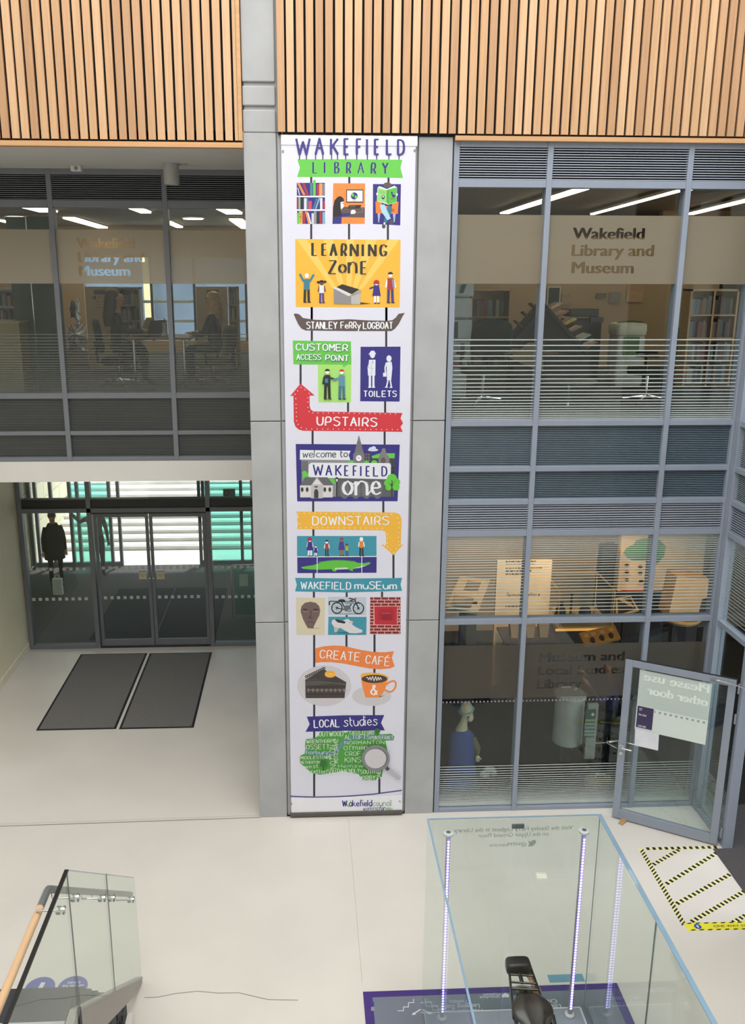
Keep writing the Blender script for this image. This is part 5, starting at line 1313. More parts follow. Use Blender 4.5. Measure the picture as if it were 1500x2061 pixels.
# ------------------------------------------------------------------ people
def skin_person(name, label, loc, rz, J, E, cols, hair=None, extra=None):
    """one continuous skinned body. J: joint -> (pos, radius, slot); E: bones"""
    t = thing(name, label, 'person', loc)
    L = Vector(loc); rot = Matrix.Rotation(rz, 3, 'Z')
    names = list(J); idx = {n: i for i, n in enumerate(names)}
    me = bpy.data.meshes.new('body'); me.from_pydata([L + rot @ Vector(J[n][0]) for n in names], [(idx[a], idx[b]) for a, b in E], [])
    o = bpy.data.objects.new('body', me); C.objects.link(o)
    o.modifiers.new('s', 'SKIN'); o.modifiers.new('d', 'SUBSURF').levels = 1
    o.modifiers['d'].render_levels = 1
    for n in names:
        v = me.skin_vertices[0].data[idx[n]]; r = J[n][1]; v.radius = r if isinstance(r, tuple) else (r, r); v.use_root = (n == 'pelvis')
    dg = bpy.context.evaluated_depsgraph_get(); dg.update()
    ev = o.evaluated_get(dg); nm = bpy.data.meshes.new_from_object(ev, depsgraph=dg)
    C.objects.unlink(o); bpy.data.objects.remove(o)
    for c_ in cols: nm.materials.append(c_)
    segs = [(L + rot @ Vector(J[a][0]), L + rot @ Vector(J[b][0]), J[b][2]) for a, b in E]
    for p in nm.polygons:
        p.use_smooth = True; best = None
        for a_, b_, s_ in segs:
            d = b_ - a_; u = max(0, min(1, (p.center - a_).dot(d) / max(d.length_squared, 1e-9))); q = (p.center - a_ - d * u).length
            if best is None or q < best[0]: best = (q, s_)
        p.material_index = best[1]
    b_ = bpy.data.objects.new('body', nm); C.objects.link(b_); b_.parent = t; b_.matrix_parent_inverse = Matrix.Translation(-L)
    if 'head' in J:
        hx = Vector(J['head'][0]); k = hx.z / (1.295 if J['pelvis'][0][2] < .8 else 1.62)
        for s_ in (-1, 1):
            e = L + rot @ (hx + Vector((s_ * .032, .068, .012))); MB().ell(e, .013, .013, .009, 10, 8, rot).build('eye', M('eye_dark', '#2a211c', .3), b_, True)
        MB().ell(L + rot @ (hx + Vector((0, .072, -.062))), .022, .012, .006, 12, 6, rot).build('mouth', M('lip', '#8a4f48', .5), b_, True)
    if hair: hair(t, lambda x, y, z: L + rot @ Vector((x, y, z)), rot)
    return t
def rig(seated=False, h=1.0, arms=None, lean=0.0):
    """joints of a figure facing +y; slots 0 skin, 1 top, 2 trousers, 3 shoes"""
    z0 = .615 if seated else .94
    J = {}; E = []
    def j(n, p, r, s, par=None):
        J[n] = (tuple(c * h for c in p), tuple(x * h for x in r) if isinstance(r, tuple) else r * h, s)
        if par: E.append((par, n))
    y = lambda z: lean * (z - z0)
    j('pelvis', (0, 0, z0), (.15, .11), 2); j('waist', (0, y(z0 + .16), z0 + .16), (.135, .10), 1, 'pelvis'); j('chest', (0, y(z0 + .34), z0 + .34), (.155, .115), 1, 'waist')
    j('collar', (0, y(z0 + .47), z0 + .47), (.075, .065), 1, 'chest'); j('neck', (0, y(z0 + .54) + .01, z0 + .54), .05, 0, 'collar'); j('jaw', (0, y(z0 + .6) + .03, z0 + .605), (.066, .07), 0, 'neck'); j('chin', (0, y(z0 + .58) + .075, z0 + .585), .03, 0, 'jaw')
    j('head', (0, y(z0 + .7) + .025, z0 + .68), (.075, .092), 0, 'jaw'); j('crown', (0, y(z0 + .74) + .015, z0 + .75), (.06, .075), 0, 'head')
    j('nose', (0, y(z0 + .66) + .118, z0 + .65), .010, 0, 'head')
    for s, sd in ((-1, 'l'), (1, 'r')):
        j('ear' + sd, (s * .085, y(z0 + .66) + .02, z0 + .665), .014, 0, 'head')
        j('sh' + sd, (s * .175, y(z0 + .42), z0 + .42), .062, 1, 'chest')
        A_ = (arms or {}).get(sd) or ((s * .23, .0, z0 + .15), (s * .24, .06, z0 - .1))
        j('el' + sd, A_[0], .045, 1, 'sh' + sd); j('wr' + sd, A_[1], .03, 1, 'el' + sd)
        e, w_ = Vector(A_[0]), Vector(A_[1]); d = (w_ - e).normalized(); u = Vector((0, 0, 1)) if abs(d.z) < .8 else Vector((0, 1, 0)); b = d.cross(u).normalized()
        j('palm' + sd, w_ + d * .06, (.036, .022), 0, 'wr' + sd)
        for i in range(4):
            k1 = w_ + d * (.105 - .004 * abs(i - 1.5)) + b * (i - 1.5) * .02; k2 = k1 + d * (.035 + .01 * (1.5 - abs(i - 1.5))) - u * .012
            j('f%d%s' % (i, sd), k1, .009, 0, 'palm' + sd); j('g%d%s' % (i, sd), k2, .0085, 0, 'f%d%s' % (i, sd))
        t1 = w_ + d * .05 + b * .045; j('th' + sd, t1, .011, 0, 'palm' + sd); j('tt' + sd, t1 + d * .035, .009, 0, 'th' + sd)
        j('hip' + sd, (s * .1, 0, z0 - .04), .095, 2, 'pelvis')
        if seated:
            j('kn' + sd, (s * .11, .42, z0 - .05), .065, 2, 'hip' + sd); j('an' + sd, (s * .11, .4, .1), .042, 2, 'kn' + sd); j('toe' + sd, (s * .11, .56, .035), .036, 3, 'an' + sd)
        else:
            j('kn' + sd, (s * .105, .02, .5), .06, 2, 'hip' + sd); j('an' + sd, (s * .11, -.02, .09), .042, 2, 'kn' + sd); j('toe' + sd, (s * .12, .15, .035), .036, 3, 'an' + sd)
    return J, E
mSKIN = M('skin', '#b98469', .6, 0, .05); mSKIND = M('skin_tan', '#a4765c', .6)
mBLKC = M('black_cloth', '#15171b', .9, 0, .15, 20); mNAVYC = M('dark_navy_cloth', '#1d2330', .9, 0, .15, 20); mSHOE = M('dark_shoe', '#1a1817', .5)
def hair_long(mat, z, hy, length, drop=0.0):
    def f(t, P_, rot):
        m_ = MB()
        prof = [(.02, .14), (.075, .115), (.1, .05), (.106, -.02), (.108, -.1), (.11, -.1 - length * .5), (.07, -.1 - length)]
        rings = []
        for r, dz in prof:
            ring = []
            for k in range(20):
                a_ = 2 * PI * k / 20; back = .5 - .5 * math.sin(a_)
                rr = r * (1 + .12 * back) * (1.0 if math.sin(a_) < .35 or dz > .04 else .80)
                ring.append(m_.b.verts.new(P_(rr * math.cos(a_) * .95, hy - .03 + rr * math.sin(a_) * (1.05 if math.sin(a_) < 0 else (.75 if dz < .05 else 1.0)) - drop * max(0, -dz), z + dz)))
            rings.append(ring)
        for A_, B_ in zip(rings, rings[1:]):
            for k in range(20): m_.f([A_[k], A_[(k + 1) % 20], B_[(k + 1) % 20], B_[k]])
        m_.f(rings[0]); m_.f(rings[-1])
        m_.build('hair', mat, t, True)
    return f
q = onY(222, 640, 13.45)
J, E = rig(True, 1.0, {'l': ((-.25, .12, .80), (-.12, .40, .815)), 'r': ((.25, .12, .80), (.12, .40, .815))}, .08)
skin_person('person', 'person with long dark hair in a black top seated at the reading table', (q.x, 13.72, FU), R(-78), J, E, [mSKIND, mBLKC, mBLKC, mSHOE], hair_long(M('dark_hair', '#33241a', .5, 0, .3, 30), 1.285, .03, .3, .15))

office_chair('black office chair under the dark haired reader', (q.x + .03, 13.72, FU), R(-78), M('black_mesh_fabric', '#131516', .9), .375, .56, .5)
q = onY(430, 640, 13.72)
J, E = rig(True, .98, {'l': ((-.25, .1, .78), (-.14, .3, .8)), 'r': ((.25, .1, .78), (.14, .3, .8))}, 0)
skin_person('person', 'person with long blond hair in a dark top seated facing the laptop', (q.x, 13.72, FU), R(78), J, E, [mSKIN, mNAVYC, mBLKC, mSHOE], hair_long(M('blond_hair', '#b08a5a', .5, 0, .25, 30), 1.26, .03, .26, .1))
t = office_chair('olive green office chair under the blond reader', (q.x - .03, 13.72, FU), R(78), M('olive_fabric', '#4a5427', .9, 0, .15, 30), .365, .56, .42)
# people in the entrance lobby
mCOAT = M('dark_coat', '#22211f', .9, 0, .15, 12)
def coat(mat, z0, z1, h=1.0):
    def f(t, P_, rot):
        m_ = MB(); rings = []
        for u in range(9):
            z = z1 + (z0 - z1) * u / 8; rx = .10 + .10 * min(1, u / 2) + .02 * u / 8; ry = .08 + .05 * min(1, u / 2) + .03 * u / 8
            rings.append([m_.b.verts.new(P_(rx * math.cos(2 * PI * k / 20), ry * math.sin(2 * PI * k / 20), z)) for k in range(20)])
        for A_, B_ in zip(rings, rings[1:]):
            for k in range(20): m_.f([A_[k], A_[(k + 1) % 20], B_[(k + 1) % 20], B_[k]])
        m_.build('coat', mat, t, True)
        m_ = MB(); m_.ell(P_(0, .0, 1.645 * h), .088, .1, .1, rot=rot); m_.build('hair', M('grey_brown_hair', '#4a4036', .6, 0, .2, 30), t, True)
    return f
q = onY(109, 1100, 19.0)
J, E = rig(False, .97)
skin_person('person', 'person in a long dark coat standing by the lobby wall', (q.x, 19.0, 0), R(200), J, E, [mSKIN, mCOAT, mBLKC, mSHOE], coat(mCOAT, .62, 1.42, .97))
q = onY(195, 1100, 19.5)
J, E = rig(False, 1.02, {'l': ((-.36, .1, 1.25), (-.55, .2, 1.42))})
def hr(t, P_, rot): MB().ell(P_(0, .0, 1.70), .086, .1, .1, rot=rot).build('hair', M('brown_hair', '#3a2c22', .6, 0, .2, 30), t, True)
skin_person('person', 'person in a grey top and dark trousers reaching out an arm in the lobby', (q.x, 19.5, 0), R(0), J, E, [mSKIND, M('grey_top', '#4a4a4c', .9), mNAVYC, mSHOE], hr)
q = onY(113, 1172, 18.3)
t = thing('white_bag', 'white paper bag on the lobby floor in front of the person in the long coat', 'bag', (q.x, 18.4, 0))
m_ = MB(); m_.box(q.x - .1, q.x + .1, 18.35, 18.45, 0, .36); m_.build('bag_body', M('white_bag_paper', '#d8d8d4', .7), t, bevel=.006)
for y in (18.36, 18.44): MB().tube([(q.x - .05, y, .35), (q.x - .04, y, .43), (q.x + .04, y, .43), (q.x + .05, y, .35)], .005, 6).build('handle', mWHITE, t)
a_, b_ = onY(449, 1001, YE), onY(473, 985, YE)
t = tag(box('no_smoking_sign', M('grey_sticker', '#5d6b68', .6), a_.x, b_.x, YE + .035, YE + .048, a_.z, b_.z), 'small grey square sign stuck high on the right entrance pane', 'sign')
m_ = MB(); m_.tube([((a_.x * .72 + b_.x * .28) + .045 * math.cos(2 * PI * i / 16), YE + .034, (a_.z + b_.z) / 2 + .045 * math.sin(2 * PI * i / 16)) for i in range(16)], .006, 6, closed=True); m_.build('ring_symbol', M('sign_dark', '#2c3331'), t)
# glass gate with a notice at the right of the lobby
q0, q1 = onY(466, 1150, 16.9), onY(530, 1150, 16.9)
t = thing('glass_barrier', 'green tinted glass barrier with steel post behind the right entrance pane', 'barrier', ((q0.x + q1.x) / 2, 16.9, 0))
box('glass_panel', mGREEN, q0.x + .05, q1.x, 16.9, 16.912, .05, onY(480, 1143, 16.9).z, t)
MB().tube([(q0.x, 16.9, 0), (q0.x, 16.9, onY(466, 1140, 16.9).z), (q0.x + .05, 16.9, onY(466, 1140, 16.9).z + .02), (q1.x, 16.9, onY(466, 1140, 16.9).z + .02)], .02, 8).build('post_and_rail', mSTEEL, t, True)
a_, b_ = onY(482, 1180, 16.88), onY(499, 1156, 16.88)
tag(box('notice', M('pale_notice', '#bcd0c4', .7), a_.x, b_.x, 16.885, 16.895, a_.z, b_.z), 'pale paper notice on the green glass barrier in the lobby', 'notice')
# loudspeaker and sensor under the overhang
q = onY(346, 372, 11.4)
t = thing('ceiling_spotlight', 'grey cylinder light hanging under the overhang', 'light', (q.x, 11.4, 7.9))
r_ = (onY(362, 350, 11.4).x - onY(331, 350, 11.4).x) / 2
MB().lathe((q.x, 11.4, q.z), (0, 0, 1), [(r_ * .85, .02), (r_ * .92, 0), (r_, .01), (r_, 7.9 - q.z)], 32).build('cylinder_body', M('grey_enamel', '#a7a8a2', .5), t, True)
MB().lathe((q.x, 11.4, 7.885), (0, 0, 1), [(r_ * 1.15, 0), (r_ * 1.15, .015)], 32).build('ceiling_plate', M('grey_enamel', '#a7a8a2'), t)
q = onY(155, 345, 11.7)
t = thing('ceiling_sensor', 'small white box fixed under the overhang', 'sensor', (q.x, 11.7, 7.9))
box('housing', mWHITE, q.x - .065, q.x + .06, 11.65, 11.75, q.z, 7.9, t, .008); MB().ell((q.x, 11.65, q.z + .03), .025, .015, .025).build('lens', M('sensor_lens', '#8d8f8c'), t, True)
# ------------------------------------------------------------------ museum on the ground floor
# child mannequin by the glass
q = onY(937, 1450, 10.62); mx = q.x
t = thing('mannequin', 'child sized mannequin in a long blue dress with a pale blue headband', 'mannequin', (mx, 10.62, 0))
mPALE = M('mannequin_cream', '#c3bda0', .5, 0, .04)
zt = onY(937, 1413, 10.62).z
m_ = MB(); m_.ell((mx + .01, 10.62, zt - .115), .088, .1, .118, 20, 14); m_.ell((mx + .05, 10.58, zt - .2), .05, .06, .06)
m_.tube([(mx, 10.62, zt - .2), (mx - .02, 10.63, zt - .3), (mx - .04, 10.64, zt - .42)], [.05, .05, .085], 14); m_.ell((mx + .075, 10.56, zt - .15), .014, .018, .02)
body = m_.build('head_and_neck', mPALE, t, True)
for s_ in (0,): MB().ell((mx + .02, 10.522, zt - .17), .014, .008, .014).build('earring', mBLKP, body, True)
prof = [(.075, zt - .40), (.15, zt - .47), (.17, zt - .6), (.175, zt - .8), (.2, zt - 1.0), (.23, .03)]
MB().lathe((mx - .03, 10.63, 0), (0, 0, 1), [(r, z) for r, z in prof[::-1]], 24).build('dress', M('blue_dress', '#2f4a8c', .9, 0, .12, 14), t, True)
MB().tube([(mx + .01 + .095 * math.cos(2 * PI * i / 20), 10.62 + .105 * math.sin(2 * PI * i / 20), zt - .115 + .03 * math.cos(2 * PI * i / 20)) for i in range(20)], .01, 6, closed=True).build('headband', M('pale_blue_band', '#6fa9b8', .6), t, True)
m_ = MB(); h0 = onY(962, 1525, 10.55)
m_.tube([(mx + .1, 10.6, zt - .5), (mx + .17, 10.56, zt - .65), (h0.x - .01, 10.55, h0.z + .06)], [.045, .04, .03], 10)
m_.build('sleeve', M('olive_sleeve', '#5a5a34', .9), t, True)
m_ = MB(); m_.ell(h0, .03, .018, .035)
for i in range(4): m_.tube([h0 + Vector((-.018 + .012 * i, 0, -.02)), h0 + Vector((-.02 + .014 * i, -.005, -.06 + .008 * abs(i - 1.5)))], .007, 6)
m_.tube([h0 + Vector((.025, 0, 0)), h0 + Vector((.045, -.005, -.025))], .008, 6)
m_.build('hand', mPALE, t, True)
q = onY(972, 1556, 10.5)
q.x += .07
t = thing('lace_cloth', 'crumpled grey white lace cloth beside the hem of the blue dress', 'cloth', (q.x, 10.55, 0))
m_ = MB(); rn = random.Random(2)
for i in range(9): rbox(m_, (q.x + rn.uniform(-.07, .09), 10.52 + rn.uniform(-.03, .05), q.z + rn.uniform(-.06, .05)), .1, .08, .07, rn.uniform(0, 3), p=3, n=10, m=6)
m_.build('cloth_folds', M('lace_white', '#9a9a98', .9, 0, .2, 30), t, True)
MB().tube([(q.x, 10.58, 0), (q.x, 10.58, q.z - .02)], .02, 8).build('stand_rod', mBLKP, t); MB().lathe((q.x, 10.58, 0), (0, 0, 1), [(.1, 0), (.1, .015)], 16).build('stand_base', mBLKP, t)
# white drum shaped desk
x0, x1 = onY(1117, 1450, 11).x, onY(1176, 1450, 11).x
t = thing('reception_desk', 'white curved reception desk end behind the low lettering', 'desk', ((x0 + x1) / 2, 11.2, 0))
mWD = M('white_laminate', '#a9b0ac', .4)
r_ = (x1 - x0) * .50
x0 += .05
MB().lathe((x0 + r_, 11.2, .3), (0, 0, 1), [(r_, 0), (r_, .7)], 40).build('curved_front', mWD, t, True)
MB().lathe((x0 + r_, 11.2, 1.0), (0, 0, 1), [(r_ + .015, 0), (r_ + .015, .03)], 40).build('desk_top', M('desk_top', '#b9bab2', .4), t)
MB().lathe((x0 + r_, 11.2, 0), (0, 0, 1), [(r_ - .12, 0), (r_ - .12, .3)], 30).build('recessed_base', mBLKP, t)
x2 = onY(1203, 1450, 10.95).x
box('side_panel', M('panel_white', '#9aa29a', .5), x1 + .03, x2, 10.95, 11.0, .15, onY(1190, 1418, 10.95).z, t)
a_, b_ = onY(1176, 1484, 10.94), onY(1200, 1428, 10.94)
t2 = thing('first_aid_sign', 'green first aid sign with a white cross and rows of names', 'sign', (a_.x, 10.94, a_.z))
box('green_head', M('first_aid_green', '#2c5a4c', .6), a_.x, b_.x, 10.935, 10.949, a_.z + (b_.z - a_.z) * .66, b_.z, t2)
zz0 = a_.z + (b_.z - a_.z) * .83; xx0 = a_.x + (b_.x - a_.x) * .7
m_ = MB(); m_.box(xx0 - .025, xx0 + .025, 10.93, 10.934, zz0 - .008, zz0 + .008); m_.box(xx0 - .008, xx0 + .008, 10.931, 10.934, zz0 + .008, zz0 + .025); m_.box(xx0 - .008, xx0 + .008, 10.931, 10.934, zz0 - .025, zz0 - .008); m_.build('white_cross', mWHITE, t2)
box('name_sheet', M('pale_green_sheet', '#8fa79c', .6), a_.x, b_.x, 10.937, 10.949, a_.z, a_.z + (b_.z - a_.z) * .66, t2)
m_ = MB()
for i in range(5):
    z = a_.z + (b_.z - a_.z) * (.02 + .13 * i); m_.box(a_.x, b_.x, 10.9335, 10.9368, z, z + .012)
m_.build('ruled_line', M('first_aid_green', '#2c5a4c'), t2)
# person seated at the desk
q = onY(1238, 1430, 11.15)
J, E = rig(True, 1.0, {'l': ((-.26, .2, .86), (-.16, .36, 1.06)), 'r': ((.26, .2, .86), (.18, .36, 1.06))}, .05)
skin_person('person', 'person in a purple top seated at the white reception desk', (q.x + .06, 11.46, 0), R(80), J, E, [mSKIN, M('purple_cloth', '#3c3560', .9, 0, .1, 20), mBLKC, mSHOE], hair_long(M('brown_hair', '#3a2c22'), 1.285, .03, .16))
office_chair('black office chair under the person in the purple top', (q.x + .03, 11.46, 0), R(80), mCHAIRK, .365, .5, .42)
# paper bag near the foot of the glass
q0, q1 = onY(1181, 1600, 10.3), onY(1236, 1600, 10.3); zt = onY(1205, 1570, 10.3).z
t = thing('carrier_bag', 'tan carrier bag on the museum floor just behind the open glass door', 'bag', ((q0.x + q1.x) / 2, 10.35, 0))
rbox(MB(), ((q0.x + q1.x) / 2, 10.38, zt / 2), q1.x - q0.x, .2, zt, p=5).build('bag_body', M('tan_bag', '#6f6249', .8, 0, .2, 9), t, True)
MB().tube([((q0.x + q1.x) / 2 + dx, 10.36, zt + dz) for dx, dz in ((-.06, -.03), (-.06, .05), (.06, .05), (.06, -.03))], .012, 8).build('handle', M('pale_handle', '#9fae9f', .6), t)
# text panel with low box display in front
YP = 13.6
a_, b_ = onY(993, 1300, YP), onY(1112, 1127, YP)
t = thing('text_panel', 'tall cream text panel lit orange behind the striped glass', 'panel', ((a_.x + b_.x) / 2, YP, 0))
box('board', M('cream_board', '#d9c3a0', .7), a_.x, b_.x, YP, YP + .06, 0, b_.z, t)
m_ = MB(); rn = random.Random(9)
for py, n in ((1131, 1), (1137, 1), (1144, 1), (1150, 1), (1156, 1), (1221, 1)):
    z = onY(1050, py, YP).z; x = onY(1018, py, YP).x; e = onY(rn.uniform(1060, 1096), py, YP).x
    while x < e: w_ = rn.uniform(.02, .06); m_.poly([(x, YP - .003, z), (x + w_, YP - .003, z), (x + w_, YP - .003, z + .018), (x, YP - .003, z + .018)]); x += w_ + .014
put_sans(m_, 'Special gallery', onY(1020, 1199, YP - .004), (1, 0, 0), (0, 0, 1), onY(1088, 1199, YP).x - onY(1020, 1199, YP).x, .05)
m_.build('printed_text', M('ink_dark', '#2b2a28'), t, fixn=False)
YB2 = 13.0
z = onY(1070, 1285, YB2).z
x0, x1 = onY(1020, 1280, YB2).x, onY(1112, 1280, YB2).x
t = thing('display_table', 'dark low display table under the cream text panel', 'table', ((x0 + x1) / 2, 13.2, 0))
box('tabletop', M('dark_purple_top', '#33303a', .5), x0 - .05, x1 + .1, 12.9, 13.5, z - .04, z, t); box('base', M('dark_base', '#221f20'), x0 + .05, x1 - .05, 13.0, 13.45, 0, z - .04, t)
for px0, px1, lb in ((1026, 1048, 'left'), (1058, 1078, 'middle'), (1084, 1106, 'right')):
    b0, b1 = onY(px0, 1284, 13.05), onY(px1, 1258, 13.05)
    t = thing('card_box', 'pale card box on the dark display table, %s one of the three' % lb, 'box', ((b0.x + b1.x) / 2, 13.1, z))
    MB().prism([(b0.x + .02, 13.02, z + .001), (b1.x - .02, 13.02, z + .001), (b1.x, 13.05, b1.z), (b0.x, 13.05, b1.z)], (0, .14, 0)).build('box_body', M('pale_card', '#8d7f68', .8), t); box('lid', M('pale_card_lid', '#a08f74', .8), b0.x - .004, b1.x + .004, 13.04, 13.2, b1.z, b1.z + .025, t)
# slanted reading desk on the left
YD = 12.6
P4 = [onY(x, y, YD - dy) for x, y, dy in ((926, 1160, -.2), (987, 1166, -.2), (962, 1232, .15), (897, 1222, .15))]
t = thing('reading_desk', 'pale slanted museum desk with a dark handset at the far left of the museum', 'desk', (P4[3].x, YD, 0))
MB().prism(P4, (0, .02, -.05)).build('slanted_top', M('pale_desk', '#b7ab92', .6), t)
c_ = sum(P4, Vector()) / 4; box('pedestal', M('dark_base', '#221f20'), c_.x - .12, c_.x + .12, YD - .08, YD + .08, 0, c_.z - .1, t)
def onquad(P, u, v, lift=.0):
    a = P[0].lerp(P[1], u).lerp(P[3].lerp(P[2], u), v); n = (P[1] - P[0]).cross(P[3] - P[0]).normalized()
    if n.y > 0: n = -n
    return a + n * lift
MB().prism([onquad(P4, u, v, .004) for u, v in ((.12, .62), (.72, .62), (.74, .92), (.1, .92))], onquad(P4, 0, 0, .03) - onquad(P4, 0, 0, 0)).build('handset', mBLKP, t)
MB().prism([onquad(P4, u, v, .004) for u, v in ((.3, .12), (.75, .12), (.75, .4), (.3, .4))], onquad(P4, 0, 0, .006) - onquad(P4, 0, 0, 0)).build('text_plate', M('desk_plate', '#6d6456'), t)
# glass showcase with a lit foot, reading panel in front
YC = 13.1
a_, b_ = onY(1122, 1262, YC), onY(1240, 1190, YC)
t = thing('showcase', 'glass museum showcase with dark contents and a warm lit lower edge', 'display case', ((a_.x + b_.x) / 2, YC, 0))
mBR = M('brass_edge', '#b59a5e', .4, .5)
box('plinth', M('dark_base', '#221f20'), a_.x, b_.x, YC, YC + .9, 0, a_.z - .06, t); box('lit_edge', M('warm_lit_edge', '#c99a50', .5, emit='#ffb95a', es=.6), a_.x - .03, b_.x + .03, YC - .03, YC, a_.z - .06, a_.z - .03, t)
box('deck', M('case_deck', '#8b7a58', .6), a_.x, b_.x, YC, YC + .9, a_.z - .06, a_.z, t)
for x in (a_.x, b_.x - .02):
    for y in (YC, YC + .88): box('corner_post', mBR, x, x + .02, y, y + .02, a_.z, b_.z, t)
m_ = MB(); m_.box(a_.x, b_.x, YC, YC + .02, b_.z, b_.z + .02); m_.box(a_.x, b_.x, YC + .88, YC + .9, b_.z, b_.z + .02); m_.box(a_.x, a_.x + .02, YC + .02, YC + .88, b_.z, b_.z + .02); m_.box(b_.x - .02, b_.x, YC + .02, YC + .88, b_.z, b_.z + .02); m_.build('top_rail', mBR, t)
for y in (YC + .008, YC + .885): box('pane', mGLASS, a_.x + .02, b_.x - .02, y, y + .006, a_.z, b_.z, t)
rn = random.Random(21)
nm_ = (('dark_jug', 'dark jug inside the museum showcase, at its left'), ('tall_tool', 'dark upright tool inside the museum showcase'), ('dark_pot', 'dark round pot inside the museum showcase, at its right'), ('pale_figurine', 'small pale figurine in the middle of the museum showcase'))
for i, (n_, lb) in enumerate(nm_):
    x = a_.x + .14 + i * (b_.x - a_.x - .25) / 3.2
    pr = [[(.05, 0), (.09, .06), (.08, .16), (.04, .24), (.05, .28)], [(.03, 0), (.02, .05), (.015, .36), (.03, .4)], [(.06, 0), (.1, .07), (.09, .16), (.06, .2)], [(.035, 0), (.03, .08), (.015, .14), (.025, .18), (.005, .21)]][i]
    tag(MB().lathe((x, YC + .35 + .1 * (i % 2), a_.z + .001), (0, 0, 1), pr, 18).build(n_, M('exhibit_%d' % i, ['#2c2722', '#3a3128', '#2a2522', '#8e8168'][i], .6), None, True), lb, 'exhibit')
P4 = [onY(x, y, Y) for x, y, Y in ((1165, 1274, 12.6), (1237, 1257, 12.6), (1250, 1284, 12.25), (1179, 1302, 12.25))]
t = thing('reading_rail', 'tilted brown caption panel with three dark ovals below the showcase', 'panel', (P4[0].x, 12.4, 0))
MB().prism(P4, (0, .02, -.04)).build('caption_board', M('caption_brown', '#a07c48', .6, 0, .1), t)
for u in (.26, .52, .78): MB().prism([onquad(P4, u + .06 * math.cos(2 * PI * i / 16), .72 + .18 * math.sin(2 * PI * i / 16), .003) for i in range(16)], onquad(P4, 0, 0, .02) - onquad(P4, 0, 0, 0)).build('oval_tile', M('dark_tile', '#2e241a'), t)
m_ = MB()
for u in (.1, .3, .55, .8):
    for v in (.2, .28, .36): m_.poly([onquad(P4, u, v, .003), onquad(P4, u + .12, v, .003), onquad(P4, u + .12, v + .03, .003), onquad(P4, u, v + .03, .003)])
m_.build('text_line', M('pale_text', '#d9c08a'), t, fixn=False)
c_ = sum(P4, Vector()) / 4; MB().tube([(c_.x, 12.5, 0), (c_.x, 12.45, c_.z - .05)], .03, 10).build('support_leg', mBLKP, t)
# mural wall with a green tree
YM = 14.8
a_, b_ = onY(1238, 1244, YM), onY(1425, 1060, YM)
t = thing('mural_panel', 'cream mural board with a big green tree at the right of the museum', 'mural', ((a_.x + b_.x) / 2, YM, 0))
box('board', M('cream_board', '#d9c3a0', .7), a_.x, b_.x, YM, YM + .1, onY(1240, 1190, YM).z, b_.z, t); box('dark_lower_board', M('dark_blue_board', '#1d2029', .6), a_.x, b_.x, YM - .005, YM + .1, 0, onY(1240, 1191, YM).z - .003, t)
k = Art(lambda x, y: onY(x, y, YM), (0, -1, 0)); k.base = .002
k.poly([(1255, 1112), (1262, 1102), (1275, 1096), (1282, 1086), (1300, 1083), (1318, 1081), (1330, 1088), (1340, 1098), (1338, 1118), (1328, 1130), (1322, 1136), (1308, 1130), (1290, 1129), (1272, 1128), (1262, 1122)], M('tree_green', '#4f8a62', .7))
k.build('tree_crown', t)
k = Art(lambda x, y: onY(x, y, YM), (0, -1, 0)); k.base = .002
for x, y in ((1262, 1138), (1289, 1140), (1262, 1151), (1289, 1154), (1262, 1167), (1291, 1170)): k.ell(x, y, 5, 3.2, '#33291f'); k.rect(x - 8, y + 6, x + 8, y + 7, '#a5895e')
k.rect(1250, 1188, 1300, 1191.5, '#b5262c')
k.build('printed_icon', t)
x0, x1 = onY(1203, 1180, 14.4).x, onY(1237, 1180, 14.4).x
tag(MB().prism([(x0 + .04, 14.4, onY(1210, 1100, 14.4).z), (x1, 14.4, onY(1210, 1098, 14.4).z), (x1 - .06, 14.4, 0), (x0 - .02, 14.4, 0)], (0, .2, 0)).build('dark_screen', M('dark_screen', '#25262c', .6)), 'tall dark narrow screen left of the tree mural', 'screen')
YO2 = 13.4
P4 = [onY(x, y, YO2 - dy) for x, y, dy in ((1262, 1199, 0), (1277, 1205, 0), (1286, 1232, .3), (1236, 1240, .3))]
t = thing('tilted_panel', 'dark tilted tablet with a cream rim right of the showcase', 'panel', (P4[0].x, YO2, 0))
P4 = [onY(x, y, YO2 - dy) for x, y, dy in ((1240, 1203, 0), (1270, 1199, 0), (1287, 1228, .3), (1240, 1243, .3))]
MB().prism(P4, (0, .02, -.03)).build('rim', M('cream_rim', '#bfa982', .6), t)
MB().prism([onquad(P4, u, v, .004) for u, v in ((.1, .1), (.9, .1), (.9, .9), (.1, .9))], onquad(P4, 0, 0, .004) - onquad(P4, 0, 0, 0)).build('dark_face', M('dark_face', '#2a2420', .5), t)
c_ = sum(P4, Vector()) / 4; MB().tube([(c_.x, YO2 - .1, 0), (c_.x, YO2 - .12, c_.z - .05)], .03, 10).build('support_leg', mBLKP, t)
a_, b_ = onY(1345, 1243, 13.0), onY(1428, 1166, 13.0)
t = thing('lit_counter', 'cream lit counter block with a rounded brown shelf at the right of the museum', 'counter', ((a_.x + b_.x) / 2, 13.2, 0))
mCB = M('cream_block', '#d8b886', .6)
MB().prism([(a_.x, 13.0, a_.z), (b_.x - .12, 13.0, a_.z), (b_.x - .08, 13.0, a_.z + .3), (b_.x, 13.0, a_.z + .32), (b_.x, 13.0, b_.z), (a_.x + .08, 13.0, b_.z + .05)], (0, .4, 0)).build('block', mCB, t)
zs_ = onY(1388, 1256, 12.9).z
MB().lathe(((a_.x + b_.x) / 2, 13.2, zs_ - .06), (0, 0, 1), [((b_.x - a_.x) * .45, 0), ((b_.x - a_.x) * .52, .05), ((b_.x - a_.x) * .52, .08)], 36).build('round_shelf', mCB, t)
